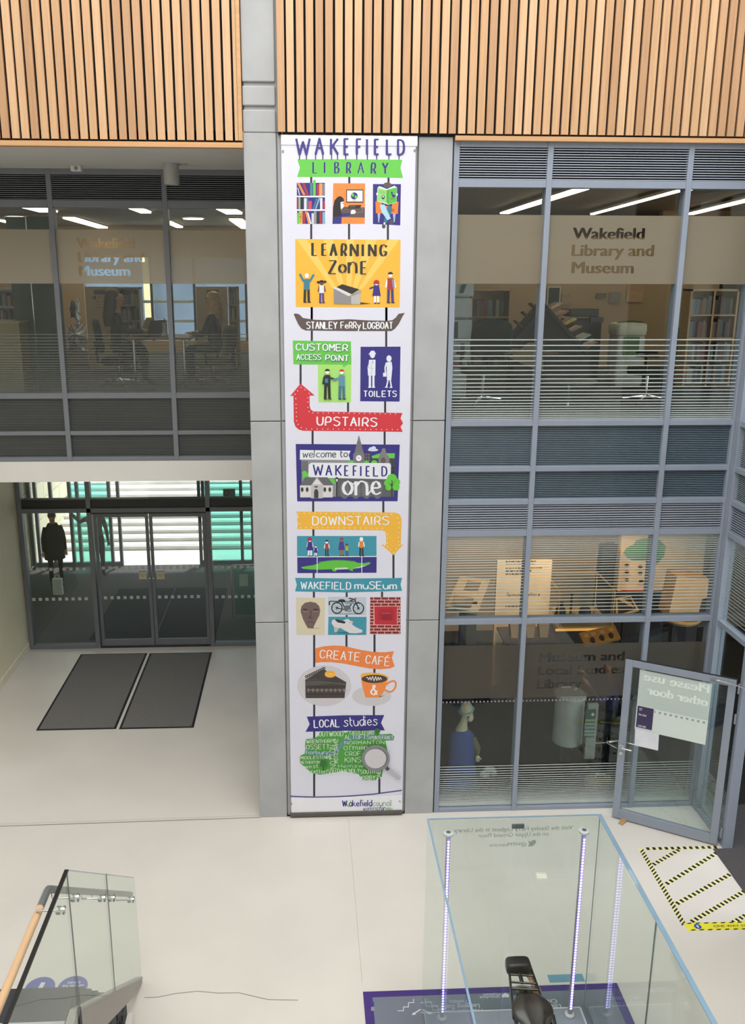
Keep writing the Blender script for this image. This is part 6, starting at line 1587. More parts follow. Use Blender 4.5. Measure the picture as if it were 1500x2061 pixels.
MB().lathe(((a_.x + b_.x) / 2 + .05, 13.15, zs_ + .021), (0, 0, 1), [((b_.x - a_.x) * .38, 0), ((b_.x - a_.x) * .38, .02)], 30).build('brown_inlay', M('brown_inlay', '#8a5f2e', .5), t)
box('column', M('dark_base', '#221f20'), a_.x + .1, b_.x - .1, 13.02, 13.4, 0, zs_ - .06, t); box('upper_column', mCB, a_.x + .12, b_.x - .16, 13.05, 13.38, zs_ + .02, a_.z, t)
# ------------------------------------------------------------------ open glass door on the right
HG = Vector((4.905, 9.16, 0)); FR = Vector((3.845, 9.80, 0))
DD = (FR - HG).normalized(); DN = Vector((DD.y, -DD.x, 0)); DN = DN if DN.y < 0 else -DN   # DN faces the camera side
DW = (FR - HG).length; DH = 2.17; DZ = .02
def onD(px, py, off=0.0):
    d = ray(px, py); P0 = HG + DN * off - Vector((0, 0, CAMZ)); t = P0.dot(DN) / d.dot(DN); return Vector((0, 0, CAMZ)) + d * t
d3 = sroot('door_3', 'open grey framed glass door wedged open on the right', 'door', HG)
def dbox(name, mat, u0, u1, z0, z1, th=.05, off=0.0, parent=None, bev=.003):
    c = HG + DD * (u0 + u1) / 2 + DN * off + Vector((0, 0, (z0 + z1) / 2))
    return MB().obox(c, DD * (u1 - u0) / 2, DN * th / 2, Vector((0, 0, (z1 - z0) / 2))).build(name, mat, parent or d3, bevel=bev)
dbox('stile', mFRAME, 0, .085, DZ, DH); dbox('stile', mFRAME, DW - .085, DW, DZ, DH)
dbox('rail', mFRAME, .085, DW - .085, DH - .085, DH); dbox('rail', mFRAME, .085, DW - .085, DZ, .145)
dbox('rebate', mDARKF, -.01, DW, DH, DH + .008, .03); dbox('pane', mGLASS, .085, DW - .085, .145, DH - .085, .008, 0, None, 0)
# hinges, closer arm, handles, lock
for z in (.12, 1.62, 2.0): MB().lathe((HG.x + .03, HG.y - .01, z), (0, 0, 1), [(.014, 0), (.014, .12)], 12).build('hinge', mFRAME, d3)
for s_ in (1, -1):
    a_ = HG + DD * (DW - .043) + DN * (s_ * .025) + Vector((0, 0, 1.02))
    MB().tube([a_, a_ + DN * s_ * .055, a_ + DN * s_ * .06 - DD * .02, a_ + DN * s_ * .06 - DD * .13], .009, 10).build('lever_handle', mCHROME, d3, True)
    MB().lathe(a_ - DN * s_ * .002, DN * s_, [(.026, 0), (.026, .008)], 20).build('handle_rose', mSTEEL, d3)
    MB().lathe(a_ + Vector((0, 0, -.1)) - DN * s_ * .002, DN * s_, [(.022, 0), (.022, .007)], 18).build('lock', mSTEEL, d3)
a_ = HG + DD * .22 + DN * .03 + Vector((0, 0, DH - .04)); 
MB().tube([a_, a_ - DD * .2 + DN * .05 + Vector((0, 0, .01)), Vector((5.02, 8.55, DH + .07))], .008, 8).build('closer_arm', mCHROME, d3, True)
MB().obox(a_, DD * .06, DN * .008, (0, 0, .012)).build('closer_shoe', mCHROME, d3)
# film on the door glass, its lettering seen from behind
F4 = [onD(x, y, .008) for x, y in ((1289, 1346), (1434, 1378), (1421, 1499), (1280, 1468))]
u0 = max((p - HG).dot(DD) for p in (F4[0], F4[3])); u1 = min((p - HG).dot(DD) for p in (F4[1], F4[2])); zt, zb = (F4[0].z + F4[1].z) / 2, (F4[2].z + F4[3].z) / 2
u0, u1 = (F4[0] - HG).dot(DD), (F4[1] - HG).dot(DD)
mDF = filmmat('door_film', '#dcebe4', .15, .2); mDF2 = filmmat('door_film_dense', '#eef8f3', .06, .2)
zm = zb + (zt - zb) * .40
m_ = MB(); q = lambda u, z, off: HG + DD * u + DN * off + Vector((0, 0, z))
m_.poly([q(u0, zm, .008), q(u1, zm, .008), q(u1, zt, .008), q(u0, zt, .008)]); m_.build('notice_film', mDF, d3, fixn=False)
m_ = MB(); m_.poly([q(u0, zb, .008), q(u1, zb, .008), q(u1, zm, .008), q(u0, zm, .008)]); m_.build('notice_film', mDF2, d3, fixn=False)
mDL = M('film_letters', '#e6f0ea', .6)
for body, p0, p1, cap in (('Please use', (1427, 1395), (1297, 1368.5), .105), ('other door', (1424, 1422), (1303, 1396), .105)):
    A_, B_ = onD(*p0, .010), onD(*p1, .010); m_ = MB()
    put_sans(m_, body, A_, DD, (0, 0, 1), (B_ - A_).dot(DD), cap, bold=.045); m_.build('reversed_lettering', mDL, d3, fixn=False)
m_ = MB(); zq = onD(1370, 1446, .01).z
for i in range(13):
    u = u1 + .03 + i * .062; m_.poly([q(u, zq, .0095), q(u + .026, zq, .0095), q(u + .026, zq + .026, .0095), q(u, zq + .026, .0095)])
m_.build('safety_squares', M('film_square', '#8fa89c', .7), d3, fixn=False)
# purple notice and blank sheet stuck to the glass
P4 = [onD(x, y, .012) for x, y in ((1283, 1418), (1318, 1426.5), (1315, 1471), (1280, 1464))]
ua, ub = (P4[0] - HG).dot(DD), (P4[1] - HG).dot(DD); za, zb_ = (P4[2].z + P4[3].z) / 2, (P4[0].z + P4[1].z) / 2
t = thing('notice_poster', 'small dark purple notice reading No Exit stuck on the open glass door', 'poster', q(ua, za, .013))
dbox('white_margin', M('poster_white', '#dfe0e6', .6), ub, ua, za, zb_, .002, .0125, t, 0); dbox('purple_face', M('poster_purple', '#3a3157', .6), ub + .008, ua - .008, za + .008, zb_ - .008, .002, .0145, t, 0)
m_ = MB(); R_ = -DD
for body, du, dz, ww, hh in (('No Exit', .03, .17, .13, .026), ('KEEP', .03, .055 + .2, .05, .014), ('LEFT', .03, .035 + .2, .05, .014), ('CARE HERE', .03, .02, .14, .022)):
    put_sans(m_, body, q(ua - du, za + dz * (zb_ - za) / .3, .0158), R_, (0, 0, 1), ww * (ua - ub) / .3, hh)
m_.build('printed_words', M('poster_white', '#dfe0e6'), t, fixn=False)
P4 = [onD(x, y, .012) for x, y in ((1279, 1467), (1327, 1478), (1325, 1510.5), (1277.5, 1500))]
MBs = MB().prism(P4, DN * .002); tag(MBs.build('blank_sheet', M('white_paper', '#dcdfe8', .7)), 'blank white sheet stuck on the open glass door below the purple notice', 'paper')
w0 = onZ(1250, 1652); w0 = Vector((w0.x, w0.y, 0))
tag(MB().prism([w0 + Vector((-.06, -.06, .001)), w0 + Vector((.05, .05, .001)), w0 + Vector((.05, .05, .05))], Vector((.045, -.045, 0))).build('door_wedge', M('wedge_wood', '#b08a63', .7, 0, .1, 20)), 'small wooden wedge under the free corner of the open glass door', 'wedge')

# ------------------------------------------------------------------ floor mats and floor marks
mMAT = M('grey_mat_pile', '#757371', .95, 0, .09, 60, bump=.3); mRUB = M('black_rubber', '#1d1d1e', .7)
for x0, x1, y0, y1, lb in ((-4.075, -2.885, 12.37, 15.18, 'left grey entrance mat with black rubber edge on the hall floor'), (-2.84, -1.72, 12.36, 15.17, 'right grey entrance mat with black rubber edge on the hall floor')):
    t = thing('entrance_mat', lb, 'mat', ((x0 + x1) / 2, (y0 + y1) / 2, 0), 'entrance mats')
    box('rubber_edge', mRUB, x0, x1, y0, y1, .0005, .006, t, .002); box('pile', mMAT, x0 + .035, x1 - .035, y0 + .035, y1 - .035, .006, .010, t)
mTY, mTB, mTW = M('tape_yellow', '#e6df3a', .5), M('tape_black', '#1f1d1c', .5), M('tape_pale', '#e9e4a0', .5)
def tape(p, q_, w_, n, lab, slanted=False, base=None, z=.0008):
    a_, b_ = Vector(onZ(*p)), Vector(onZ(*q_)); d = (b_ - a_); L = d.length; d.normalize(); s_ = Vector((-d.y, d.x, 0)) * w_ / 2
    m_ = MB(); m_.mi = 0; up = Vector((0, 0, z))
    m_.prism([a_ + s_, b_ + s_, b_ - s_, a_ - s_], (0, 0, z))
    m_.mi = 1; up2 = Vector((0, 0, z + .0004)); pt = L / n
    for i in range(n):
        u = pt * (i + .25); sk = d * (w_ * .9 if slanted else 0)
        m_.poly([a_ + d * u + s_ + up2, a_ + d * (u + pt * .5) + s_ + up2, a_ + d * (u + pt * .5) - s_ + up2 + sk, a_ + d * u - s_ + up2 + sk])
    o = m_.build('hazard_tape', [base or mTW, mTB])
    return tag(o, lab, 'tape')
C5 = lambda x, y: (1270 + x / 6.522, 1680 + y / 6.522)
tape(C5(128, 180), C5(690, 1165), .055, 25, 'long hazard tape along the left side of the marked floor area', True)
tape(C5(185, 186), C5(1150, 165), .05, 12, 'hazard tape along the far side of the marked floor area, next to the open door', False, None, .0016)
tape(C5(285, 400), C5(640, 195), .05, 8, 'shortest diagonal hazard tape, in the far corner of the marked floor area', False, None, .0012)
tape(C5(455, 655), C5(1185, 205), .05, 15, 'second diagonal hazard tape, ending by the door hinge', False, None, .0012)
tape(C5(590, 915), C5(1410, 462), .05, 16, 'third diagonal hazard tape, in the middle of the marked floor area', False, None, .0012)
tape(C5(785, 1150), C5(1640, 660), .05, 18, 'fourth diagonal hazard tape, nearest the yellow lettered strip', False, None, .0012)
tape(C5(1330, 1160), C5(1700, 950), .05, 8, 'diagonal hazard tape cut by the right edge of the photo', False, None, .0012)
a_, b_, c_, e_ = [Vector(onZ(*C5(x, y))) for x, y in ((690, 1160), (1480, 1143), (1490, 1250), (735, 1262))]
d = (b_ - a_).normalized(); s_ = Vector((d.y, -d.x, 0)); w_ = (e_ - a_).dot(s_); L = 4.84 - a_.x
t = thing('floor_sign', 'yellow floor strip lettered ONE WAY SYSTEM IN OPERATION', 'sign', a_)
m_ = MB(); m_.prism([a_, a_ + d * L, a_ + d * L + s_ * w_, a_ + s_ * w_], (0, 0, .002)); m_.build('yellow_strip', mTY, t)
m_ = MB(); n = int(L / .09)
for i in range(n):
    for v0, v1 in ((0, .14), (.86, 1)):
        p = a_ + d * (.03 + i * .09) + Vector((0, 0, .0026)); m_.poly([p + s_ * w_ * v0 + d * .02, p + s_ * w_ * v0 + d * .065, p + s_ * w_ * v1 + d * .045, p + s_ * w_ * v1])
m_.build('black_dashes', mTB, t, fixn=False)
m_ = MB(); put_sans(m_, 'ONE WAY SYSTEM IN OPERATION', a_ + d * .30 + s_ * w_ * .66, d, -s_, .90, w_ * .3, (0, 0, .0027), .03); m_.build('printed_words', M('strip_ink', '#6d6424', .6), t, fixn=False)
cq = a_ + d * .13 + s_ * w_ * .5
MB().lathe(cq + Vector((0, 0, .002)), (0, 0, 1), [(w_ * .33, 0), (w_ * .33, .0008)], 24).build('blue_disc', M('sign_blue', '#2a4fa0', .5), t)
m_ = MB(); f2 = lambda x, y: cq + d * x * w_ - s_ * y * w_ + Vector((0, 0, .0032))
m_.poly([f2(-.05, -.2), f2(.05, -.2), f2(.05, 0), f2(.16, 0), f2(0, .2), f2(-.16, 0), f2(-.05, 0)]); m_.build('white_arrow', mWHITE, t, fixn=False)

# ------------------------------------------------------------------ glass display case with the motorcycle
CX0, CX1, CYF, CYN, CH = 1.03, 2.563, 6.795, 3.1, 2.05
t = thing('floor_panel', 'grey floor panel with a purple border and white wayfinding words under the glass case', 'floor sign', (1.74, 5, 0))
box('purple_border', M('panel_purple', '#44307c', .45), .505, 2.965, 2.9, 7.075, .0005, .008, t)
mPG = M('panel_grey_face', '#777e8c', .35, 0, .04, 2)
box('grey_face', mPG, .59, 2.88, 2.9, 7.0, .008, .0095, t)
mPW = M('panel_white_ink', '#d8dde6', .5)
def rot_text(body, px, py, ww, cap): 
    p = onZ(px, py, .0102); m_ = MB(); put_sans(m_, body, p, (-1, 0, 0), (0, -1, 0), ww, cap, bold=.01); m_.build('printed_words', mPW, t, fixn=False)
rot_text('Toilets', 942, 2012, .18, .045); rot_text('Learning Zone', 964.5, 2020.5, .36, .05); rot_text('Wakefield Library', 973.5, 2030.5, .44, .05)
rot_text('Create Cafe', 1120, 2010.5, .34, .05); rot_text('Local Studies', 1128, 2021, .38, .05); rot_text('Wakefield', 1006, 2003.5, .19, .03); rot_text('Museum', 1006, 1999, .16, .03)
k = Art(lambda x, y: onZ(x, y, .0102), (0, 0, 1))
C2 = lambda x, y: (720 + x * .19333, 1960 + y * .19333)
k.line([C2(*p) for p in ((415, 385), (478, 385), (478, 345), (530, 345), (530, 300), (585, 300), (580, 260))], 1.5, mPW); k.build('stair_symbol', t)
k = Art(lambda x, y: onZ(x, y, .0102), (0, 0, 1))
k.line([C2(*p) for p in ((660, 300), (708, 300), (712, 338), (775, 340), (780, 378), (838, 378))], 1.5, mPW); k.build('stair_symbol', t)
k = Art(lambda x, y: onZ(x, y, .0102), (0, 0, 1))
k.line([C2(655, 370), C2(590, 412)], 2.4, mPW); k.poly([C2(563, 428), C2(585, 398), C2(608, 424)], mPW); k.poly([C2(700, 424), C2(655, 400), C2(690, 398)], mPW); k.build('arrow_symbol', t)
k = Art(lambda x, y: onZ(x, y, .0102), (0, 0, 1))
k.poly([(1017.5, 1998.5), (1024, 2001), (1026, 2005), (1022, 2008), (1017.5, 2006.5), (1013, 2008), (1009.5, 2005), (1012, 2001)], mPW); k.build('heart_symbol', t)
k = Art(lambda x, y: onZ(x, y, .0102), (0, 0, 1)); k.rect(*C2(150, 290), *C2(172, 340), M('ink_blue', '#3a3f9c')); k.rect(*C2(140, 345), *C2(176, 385), M('ink_grey', '#8c93a0')); k.build('logo_mark', t)
# the case itself
t = thing('display_case', 'tall glass display case standing on the grey floor panel, with the motorcycle inside', 'display case', ((CX0 + CX1) / 2, CYF, 0))
box('plinth', M('case_plinth', '#9aa0ae', .35, 0, .03, 2), CX0 + .03, CX1 - .06, CYN, CYF - .03, .01, .03, t); 
m_ = MB(); m_.box(CX0 + .02, CX1 - .05, CYF - .03, CYF - .018, .0105, .034); m_.box(CX1 - .06, CX1 - .045, CYN, CYF - .03, .0105, .034); m_.box(CX0 + .018, CX0 + .03, CYN, CYF - .03, .0105, .034); m_.build('white_edge_trim', M('white_edge', '#d6dae2', .4), t)
box('glass_end', mCASE, CX0, CX1, CYF - .012, CYF, .012, CH, t); box('glass_side', mCASE, CX0, CX0 + .012, CYN, CYF - .012, .012, CH, t)
YJ = onX(1312, 1958, CX1).y
box('glass_side', mCASE, CX1 - .012, CX1, YJ + .003, CYF - .012, .012, CH, t); box('glass_side', mCASE, CX1 - .012, CX1, CYN, YJ - .003, .012, CH, t)
box('glass_lid', mCASE, CX0 + .012, CX1 - .012, CYN, CYF - .012, CH - .012, CH, t)
box('edge_strip', mGEDGE, CX1 - .034, CX1 + .004, CYN, CYF, CH, CH + .006, t); box('edge_strip', mGEDGE, CX0 - .002, CX0 + .014, CYN, CYF, CH, CH + .006, t); box('edge_strip', mGEDGE, CX0 + .014, CX1 - .034, CYF - .012, CYF + .002, CH, CH + .005, t)
box('corner_seal', M('grey_seal', '#8b9a98', .4), CX1 - .014, CX1 - .008, CYF - .014, CYF - .008, .02, CH, t); box('panel_joint', M('grey_seal', '#8b9a98'), CX1 - .012, CX1, YJ - .003, YJ + .003, .02, CH, t)
mET = M('etched_letters', '#a9b4ad', .6)
for body, px0, px1, py, cap in (('Visit the Stanley Ferry Logboat in the Library', 1153, 915, 1669, .04), ('on the Upper Ground Floor', 1104, 963, 1682, .04), ('@WFMuseums', 1060, 986, 1702, .035)):
    A_, B_ = onY(px0, py, CYF - .0125), onY(px1, py, CYF - .0125); m_ = MB()
    put_sans(m_, body, A_, (-1, 0, 0), (0, 0, 1), A_.x - B_.x, cap, bold=.012); m_.build('reversed_lettering', mET, t, fixn=False)
k = Art(lambda x, y: onY(x, y, CYF - .0125), (0, -1, 0))
k.poly([(1063, 1691), (1068, 1695), (1071, 1692), (1076, 1690), (1080, 1693), (1078, 1698), (1072, 1703), (1062, 1704), (1066, 1700)], mET); k.build('bird_symbol', t)
a_, b_ = onY(1031, 1668, CYF - .03), onY(1056, 1660, CYF - .03)
tag(box('lock_plate', M('grey_plate', '#5f6766', .5), a_.x, b_.x, CYF - .03, CYF - .013, a_.z, b_.z), 'small dark grey plate high on the end pane of the glass case', 'plate')
# lit poles
mLED = M('led_chip', '#efe6ff', .4, emit='#d9ccff', es=4.0); mLEDS = M('led_strip_back', '#9a86e0', .4, emit='#7d5cff', es=1.6)
for lb, x, y in (('left glowing pole of white and violet lamps inside the glass case', 1.205, 6.70), ('right glowing pole of white and violet lamps inside the glass case', 2.385, 6.68)):
    t = thing('light_pole', lb, 'lamp', (x, y, .03), 'lit poles in the glass case')
    MB().tube([(x, y, .031), (x, y, 1.97)], .02, 16).build('tube', M('satin_tube', '#b4b4bb', .3, .6), t, True)
    for z in (.031, 1.95): MB().lathe((x, y, z), (0, 0, 1), [(.032, 0), (.044, .004), (.044, .022), (.022, .03)], 24).build('collar' if z < 1 else 'cap_ring', M('white_ring', '#d5d8da', .3), t, True)
    MB().lathe((x, y, 1.981), (0, 0, 1), [(.02, 0), (.02, .0015)], 20).build('cap_hole', M('grey_hole', '#66696c'), t)
    MB().box(x - .011, x + .011, y - .0235, y - .0205, .12, 1.93).build('led_strip', mLEDS, t)
    m_ = MB()
    for i in range(62):
        z = .13 + i * .029; m_.lathe((x, y - .0235, z), (0, -1, 0), [(.010, 0), (.008, .003)], 10)
    m_.build('led_chips', mLED, t)
# motorcycle, seen from behind
BX = 1.845; z0 = .031
t = thing('motorcycle', 'vintage black motorcycle with a leather saddle and rear rack inside the glass case', 'motorcycle', (BX, 5.6, z0))
mBK = M('black_enamel', '#191817', .3, 0, .1, 10, coat=.5); mLEA = M('worn_leather', '#2b2320', .32, 0, .3, 9, coat=.35, bump=.1); mBRS = M('aged_brass', '#8f6f4f', .35, .7); mTYR = M('tyre_rubber', '#1b1b1c', .8)
def wheel(y, nm):
    zc = z0 + .33; m_ = MB()
    m_.tube([(BX, y + .3 * math.cos(2 * PI * i / 40), zc + .3 * math.sin(2 * PI * i / 40)) for i in range(40)], .029, 10, closed=True); w = m_.build(nm, mTYR, t, True)
    m_ = MB(); m_.tube([(BX, y + .272 * math.cos(2 * PI * i / 40), zc + .272 * math.sin(2 * PI * i / 40)) for i in range(40)], .012, 8, closed=True); m_.lathe((BX - .05, y, zc), (1, 0, 0), [(.03, 0), (.03, .1)], 14)
    for i in range(20): m_.tube([(BX + .04 * (-1) ** i, y, zc), (BX, y + .27 * math.cos(2 * PI * i / 20), zc + .27 * math.sin(2 * PI * i / 20))], .0025, 5)
    m_.build('rim_and_spokes', mCHROME, w, True)
wheel(6.18, 'rear_wheel'); wheel(4.75, 'front_wheel')
m_ = MB()
for dx in (-.075, .075):
    m_.tube([(BX + dx, 6.18, z0 + .33), (BX + dx, 5.75, z0 + .62), (BX + dx * .6, 5.2, z0 + .72), (BX, 4.98, z0 + .78)], .014, 8); m_.tube([(BX + dx, 6.18, z0 + .33), (BX + dx, 5.5, z0 + .3), (BX, 5.1, z0 + .35)], .014, 8)
m_.tube([(BX, 5.72, z0 + .64), (BX, 5.5, z0 + .3)], .016, 8); m_.tube([(BX, 5.1, z0 + .35), (BX, 4.98, z0 + .8)], .018, 8)
m_.build('frame', mBK, t, True)
m_ = MB()
for dx in (-.06, .06): m_.tube([(BX + dx, 4.75, z0 + .33), (BX + dx, 4.93, z0 + .82)], .014, 8)
m_.build('front_fork', mBK, t, True)
MB().tube([(BX - .33, 5.2, z0 + .88), (BX - .24, 5.02, z0 + .92), (BX, 4.94, z0 + .86), (BX + .24, 5.02, z0 + .92), (BX + .33, 5.2, z0 + .88)], .013, 8).build('handlebar', mCHROME, t, True)
rbox(MB(), (BX, 5.38, z0 + .66), .2, .5, .16, p=4).build('fuel_tank', mBK, t, True)
m_ = MB(); rbox(m_, (BX, 5.42, z0 + .36), .2, .26, .2, p=4); m_.lathe((BX, 5.36, z0 + .44), (0, 0, 1), [(.07, 0), (.08, .02), (.06, .04), (.08, .06), (.06, .08), (.08, .1), (.06, .12), (.05, .16)], 20); m_.build('engine', M('grey_engine', '#5a5855', .4, .7), t, True)
m_ = MB(); rings = []
for i in range(13):
    a_ = R(10 + i * 13); ring = []
    for k2 in range(9):
        s_ = -1 + k2 / 4; rr = .365 - .02 * s_ * s_; ring.append(m_.b.verts.new((BX + .075 * s_, 6.18 + rr * math.cos(a_), z0 + .33 + rr * math.sin(a_))))
    rings.append(ring)
for A_, B_ in zip(rings, rings[1:]):
    for k2 in range(8): m_.f([A_[k2], A_[k2 + 1], B_[k2 + 1], B_[k2]])
o = m_.build('rear_mudguard', mBK, t, True); sd = o.modifiers.new('s', 'SOLIDIFY'); sd.thickness = .006
# rack with crossbars and the rear box
RZ = .80
tl, tr = onZ(1024, 1938, RZ), onZ(1064, 1934, RZ); nl, nr = onZ(1034, 2050, RZ), onZ(1086, 1996, RZ)
m_ = MB()
m_.tube([nl, tl.lerp(nl, .12), tl + Vector((.02, .03, 0)), tr + Vector((-.02, .03, 0)), tr.lerp(nr, .12), nr + (nr - tr) * .8], .011, 8)
for u, v in ((.22, .5), (.36, .75), (.48, .95)): m_.tube([tl.lerp(nl, u), tr.lerp(nr, v)], .009, 8)
m_.tube([tl.lerp(nl, .5), (BX - .09, 6.18, z0 + .36)], .009, 8); m_.tube([tr.lerp(nr, .7), (BX + .09, 6.18, z0 + .36)], .009, 8); m_.tube([nl, (BX - .07, 5.75, z0 + .62)], .009, 8)
m_.build('luggage_rack', mBK, t, True)
bc = onZ(1043, 1944, RZ + .02); rbox(MB(), bc, .215, .13, .12, p=5).build('rear_box', M('black_box', '#211d1b', .45, 0, .1, 12, coat=.2), t, True)
MB().tube([bc + Vector((0, -.05, -.02)), bc + Vector((0, -.16, -.03))], .018, 8).build('box_bracket', mBK, t)
lc = onZ(1077, 1995, .72)
m_ = MB(); m_.lathe(lc, (.15, -.6, .6), [(.036, 0), (.042, .03), (.042, .05), (.018, .052)], 20); m_.tube([lc, lc + Vector((-.03, -.06, -.08))], .02, 8); m_.build('rear_lamp', mBRS, t, True)
m_ = MB(); g0 = onZ(1060, 1966, .74); m_.prism([g0 + Vector((-.02, .03, .03)), g0 + Vector((.05, .02, .03)), g0 + Vector((.06, -.16, 0)), g0 + Vector((.03, -.14, 0))], (0, 0, .012)); m_.build('brass_plate', M('pale_brass', '#c9a17c', .35, .5), t)
# saddle: broad leather pan, narrow nose to the front
sc = onZ(1074, 2030, .86)
m_ = MB(); rings = []
for i in range(15):
    v = i / 14; y = sc.y + .15 - .40 * v; hw = .175 * (math.sin(PI * min(1, v * 1.15 + .12)) ** .55) if v < .62 else .175 * (math.sin(PI * min(1, .62 * 1.15 + .12)) ** .55) * (1 - (v - .62) / .38 * .75)
    hw = max(hw, .02); zz_ = sc.z + .035 * math.cos(PI * v) - .01
    rings.append([m_.b.verts.new((sc.x + hw * s2, y, zz_ - .035 * (abs(s2) ** 2.2) + .012 * (abs(s2) < .35) * -1)) for s2 in [-1 + k2 / 5 for k2 in range(11)]])
for A_, B_ in zip(rings, rings[1:]):
    for k2 in range(10): m_.f([A_[k2], A_[k2 + 1], B_[k2 + 1], B_[k2]])
o = m_.build('saddle', mLEA, t, True); sd = o.modifiers.new('s', 'SOLIDIFY'); sd.thickness = .02; sd.offset = -1; ss = o.modifiers.new('d', 'SUBSURF'); ss.levels = 1; ss.render_levels = 2
m_ = MB()
for dx in (-.09, .09): m_.tube([(sc.x + dx * .6 + dx * .02 * i * 0 + .018 * math.cos(i * .9), sc.y + .06 + .018 * math.sin(i * .9), sc.z - .03 - .12 * i / 30) for i in range(30)], .004, 5)
m_.build('saddle_springs', mCHROME, o, True)
p_ = onZ(1110, 2052, .70); MB().tube([p_ + Vector((0, .02, .02)), p_ + Vector((0, -.2, -.1))], .035, 12).build('side_canister', mBK, t, True)

# ------------------------------------------------------------------ stickers on the floor
def disc_sticker(px, py, lab, words):
    p = onZ(px, py); t = thing('floor_sticker', lab, 'sticker', p)
    MB().lathe((p.x, p.y, .0005), (0, 0, 1), [(.142, 0), (.142, .001)], 40).build('blue_disc', M('sticker_blue', '#3c6fc0' if words else '#4a55a0', .5), t)
    m_ = MB()
    if words:
        for i, (b_, w_) in enumerate((('KEEP', .1), ('LEFT ON THE', .2), ('STAIRS', .12))): put_sans(m_, b_, (p.x + w_ / 2, p.y - .03 + .04 * i + .02, .0022), (-1, 0, 0), (0, -1, 0), w_, .026, bold=.03)
    else:
        m_.poly([(p.x - .025, p.y - .06, .0022), (p.x + .02, p.y - .06, .0022), (p.x + .035, p.y + .07, .0022), (p.x - .005, p.y + .07, .0022)]); m_.poly([(p.x - .07, p.y - .06, .0022), (p.x + .065, p.y - .06, .0022), (p.x, p.y - .12, .0022)])
    m_.build('white_print', mWHITE, t, fixn=False)
disc_sticker(80, 1989, 'round violet blue floor sticker with a white arrow at the foot of the stairs', False)
disc_sticker(146, 1987, 'round bright blue floor sticker with white words at the foot of the stairs', True)
a_, b_ = onZ(1107, 1978), onZ(1172, 1960)
tag(box('floor_sticker', M('sticker_pale_blue', '#6f9fb8', .5), a_.x, b_.x, a_.y, b_.y, .0005, .0016), 'pale blue rectangular sticker on the floor behind the glass case', 'sticker')

# ------------------------------------------------------------------ stairs rising towards the camera, glass balustrade, handrail
XS = -1.62
st = sroot('stairs', 'grey staircase and landing rising towards the camera at lower left', 'stairs')
mTRD = M('dark_tread', '#2f3238', .6, 0, .1, 6); mSTR = M('stringer_paint', '#a49e98', .6, 0, .02)
Y0, Z0, Y1, Z1 = 5.47, 1.63, 7.05, 0.0
box('landing', mTRD, -4.4, XS - .07, 1.5, Y0, 1.45, Z1 + 1.63, st); 
n = 9
for i in range(n):
    za = 1.63 * (n - i - 1) / n
    if za > .01: box('step', mTRD, -4.4, XS - .07, Y0 + (Y1 - Y0) * i / n, Y0 + (Y1 - Y0) * (i + 1) / n + .03, max(0, za - .25), za, st)
box('pale_nosing', M('pale_nosing', '#b9bcc0', .5), -4.4, XS - .07, onZ(70, 2058, 1.63).y - .05, onZ(70, 2058, 1.63).y, 1.63, 1.634, st)
YA_, ZA_ = onX(158, 2030, XS).y, onX(158, 2030, XS).z; YB_, ZB_ = onX(286, 1970, XS).y, onX(286, 1970, XS).z
lo = [onX(x, y, XS) for x, y in ((288, 2006), (277, 2038), (238, 2061))]
MB().prism([(XS - .06, YB_ + .03, ZB_), (XS - .06, YA_, ZA_), (XS - .06, 2.0, ZA_), (XS - .06, 2.0, ZA_ - .38), (XS - .06, YA_ + .1, ZA_ - .38 - .05), (XS - .06, lo[1].y, max(.12, lo[1].z)), (XS - .06, lo[0].y, .005)], (.06, 0, 0)).build('stringer', mSTR, st, bevel=.004)
MB().obox((XS + .004, YA_ - .01, ZA_ - .2), (.01, 0, 0), (0, .025, 0), (0, 0, .2)).build('stringer_joint', mDARKF, st)
g_ = [onX(x, y, XS + .02) for x, y in ((291, 2031), (279, 2039), (274, 2061), (284, 2061))]
box('white_guard', mWHITE, XS - .02, XS + .03, 6.15, 6.72, .001, .2, st)
t = thing('glass_balustrade', 'clear green tinted glass balustrade panels beside the stairs at lower left', 'balustrade', (XS, 5.3, 1.63))
T0, T1, T2 = onX(132, 1752, XS), onX(212, 1759, XS), onX(268, 1767, XS); B1, B2 = onX(230, 1995, XS), onX(283, 1971, XS)
G0 = Vector((XS, YA_, ZA_ - .02))
def pane(pts): 
    MB().prism([Vector((XS, p.y, p.z)) for p in pts], (.014, 0, 0)).build('glass_panel', mBAL, t)
e = .006
pane([G0 + Vector((0, e, 0)), T0 + Vector((0, e, 0)), T1 + Vector((0, -e, 0)), B1 + Vector((0, -e, 0))]); pane([B1 + Vector((0, e, 0)), T1 + Vector((0, e, 0)), T2, B2])
TL_ = Vector((XS, 2.0, T0.z)); pane([Vector((XS, 2.0, G0.z)), TL_, T0 + Vector((0, -e, 0)), G0 + Vector((0, -e, 0))])
mGK = M('black_gasket', '#0f1010', .5)
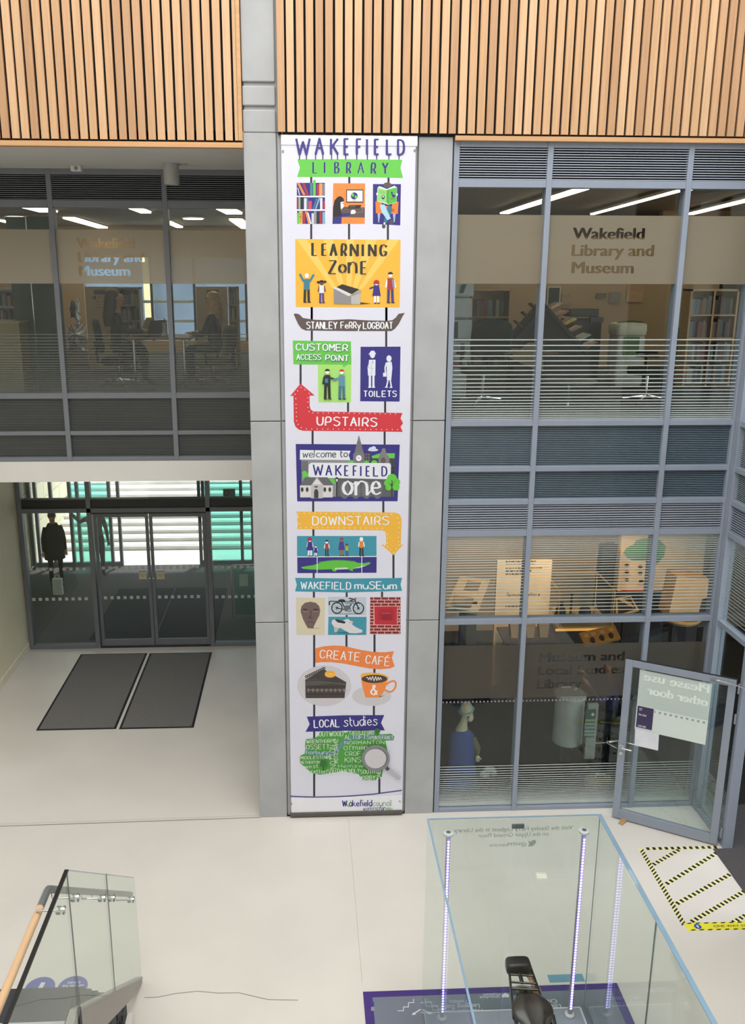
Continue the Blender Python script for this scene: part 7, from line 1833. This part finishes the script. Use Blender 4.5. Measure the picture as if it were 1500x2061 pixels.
for a_, b_, r2 in ((T0, TL_, .016), ): MB().obox((a_ + b_) / 2 + Vector((.007, 0, .002)), (.013, 0, 0), (0, (b_ - a_).length / 2, 0), (0, 0, .006)).build('top_capping', mGK, t)
mJ = M('dark_joint', '#46504e', .4)  # dark line of the joints between glass panels
for a_, b_ in ((G0, T0), (B1, T1)): MB().tube([a_ + Vector((.007, 0, 0)), b_ + Vector((.007, 0, 0))], .005, 6).build('panel_joint', mJ, t)
for a_, b_ in ((T0, T2), ): MB().tube([a_ + Vector((.007, 0, .003)), b_ + Vector((.007, 0, .003))], .004, 6).build('glass_edge', mGEDGE, t)
# handrail on the stair side of the glass
XH = XS - .16
H0 = onX(97, 1788, XH); dz = T0.z - H0.z
t = thing('handrail', 'round timber handrail with a grey steel bend fixed to the balustrade', 'handrail', (XH, H0.y, H0.z))
W1 = onX(80, 1822, XH)
MB().tube([(XH, 2.0, H0.z), (XH, W1.y, H0.z)], .026, 14).build('timber_rail', M('rail_wood', '#cda983', .45, 0, .08, 4, (8, 1, 8)), t, True)
E2 = onX(263, 1800, XH)
MB().tube([(XH, W1.y, H0.z), (XH, H0.y - .03, H0.z), (XH, H0.y, H0.z - .008), (XH, H0.y + .03, H0.z - .03), (XH, E2.y, E2.z)], .026, 14).build('steel_rail', M('grey_steel', '#6f7272', .4, .3), t, True)
for px, py in ((152, 1807), (206, 1808), (225, 1808), (264, 1811), (123, 1832)):
    k_ = onX(px, py, XS); 
    f_ = (k_.y - H0.y) / (E2.y - H0.y); zr = H0.z + (E2.z - H0.z) * max(0, f_)
    yy = k_.y
    m_ = MB(); m_.lathe((XS - .03, yy, k_.z), (1, 0, 0), [(.024, 0), (.028, .006), (.028, .029)], 18); m_.lathe((XS + .015, yy, k_.z), (1, 0, 0), [(.028, 0), (.028, .012), (.022, .018)], 18); kb = m_.build('bracket_disc', mCHROME, t, True)
    MB().tube([(XS - .03, yy, k_.z), (XH, yy, k_.z), (XH, yy, zr - .02)], .006, 8).build('bracket_arm', mCHROME, kb, True)
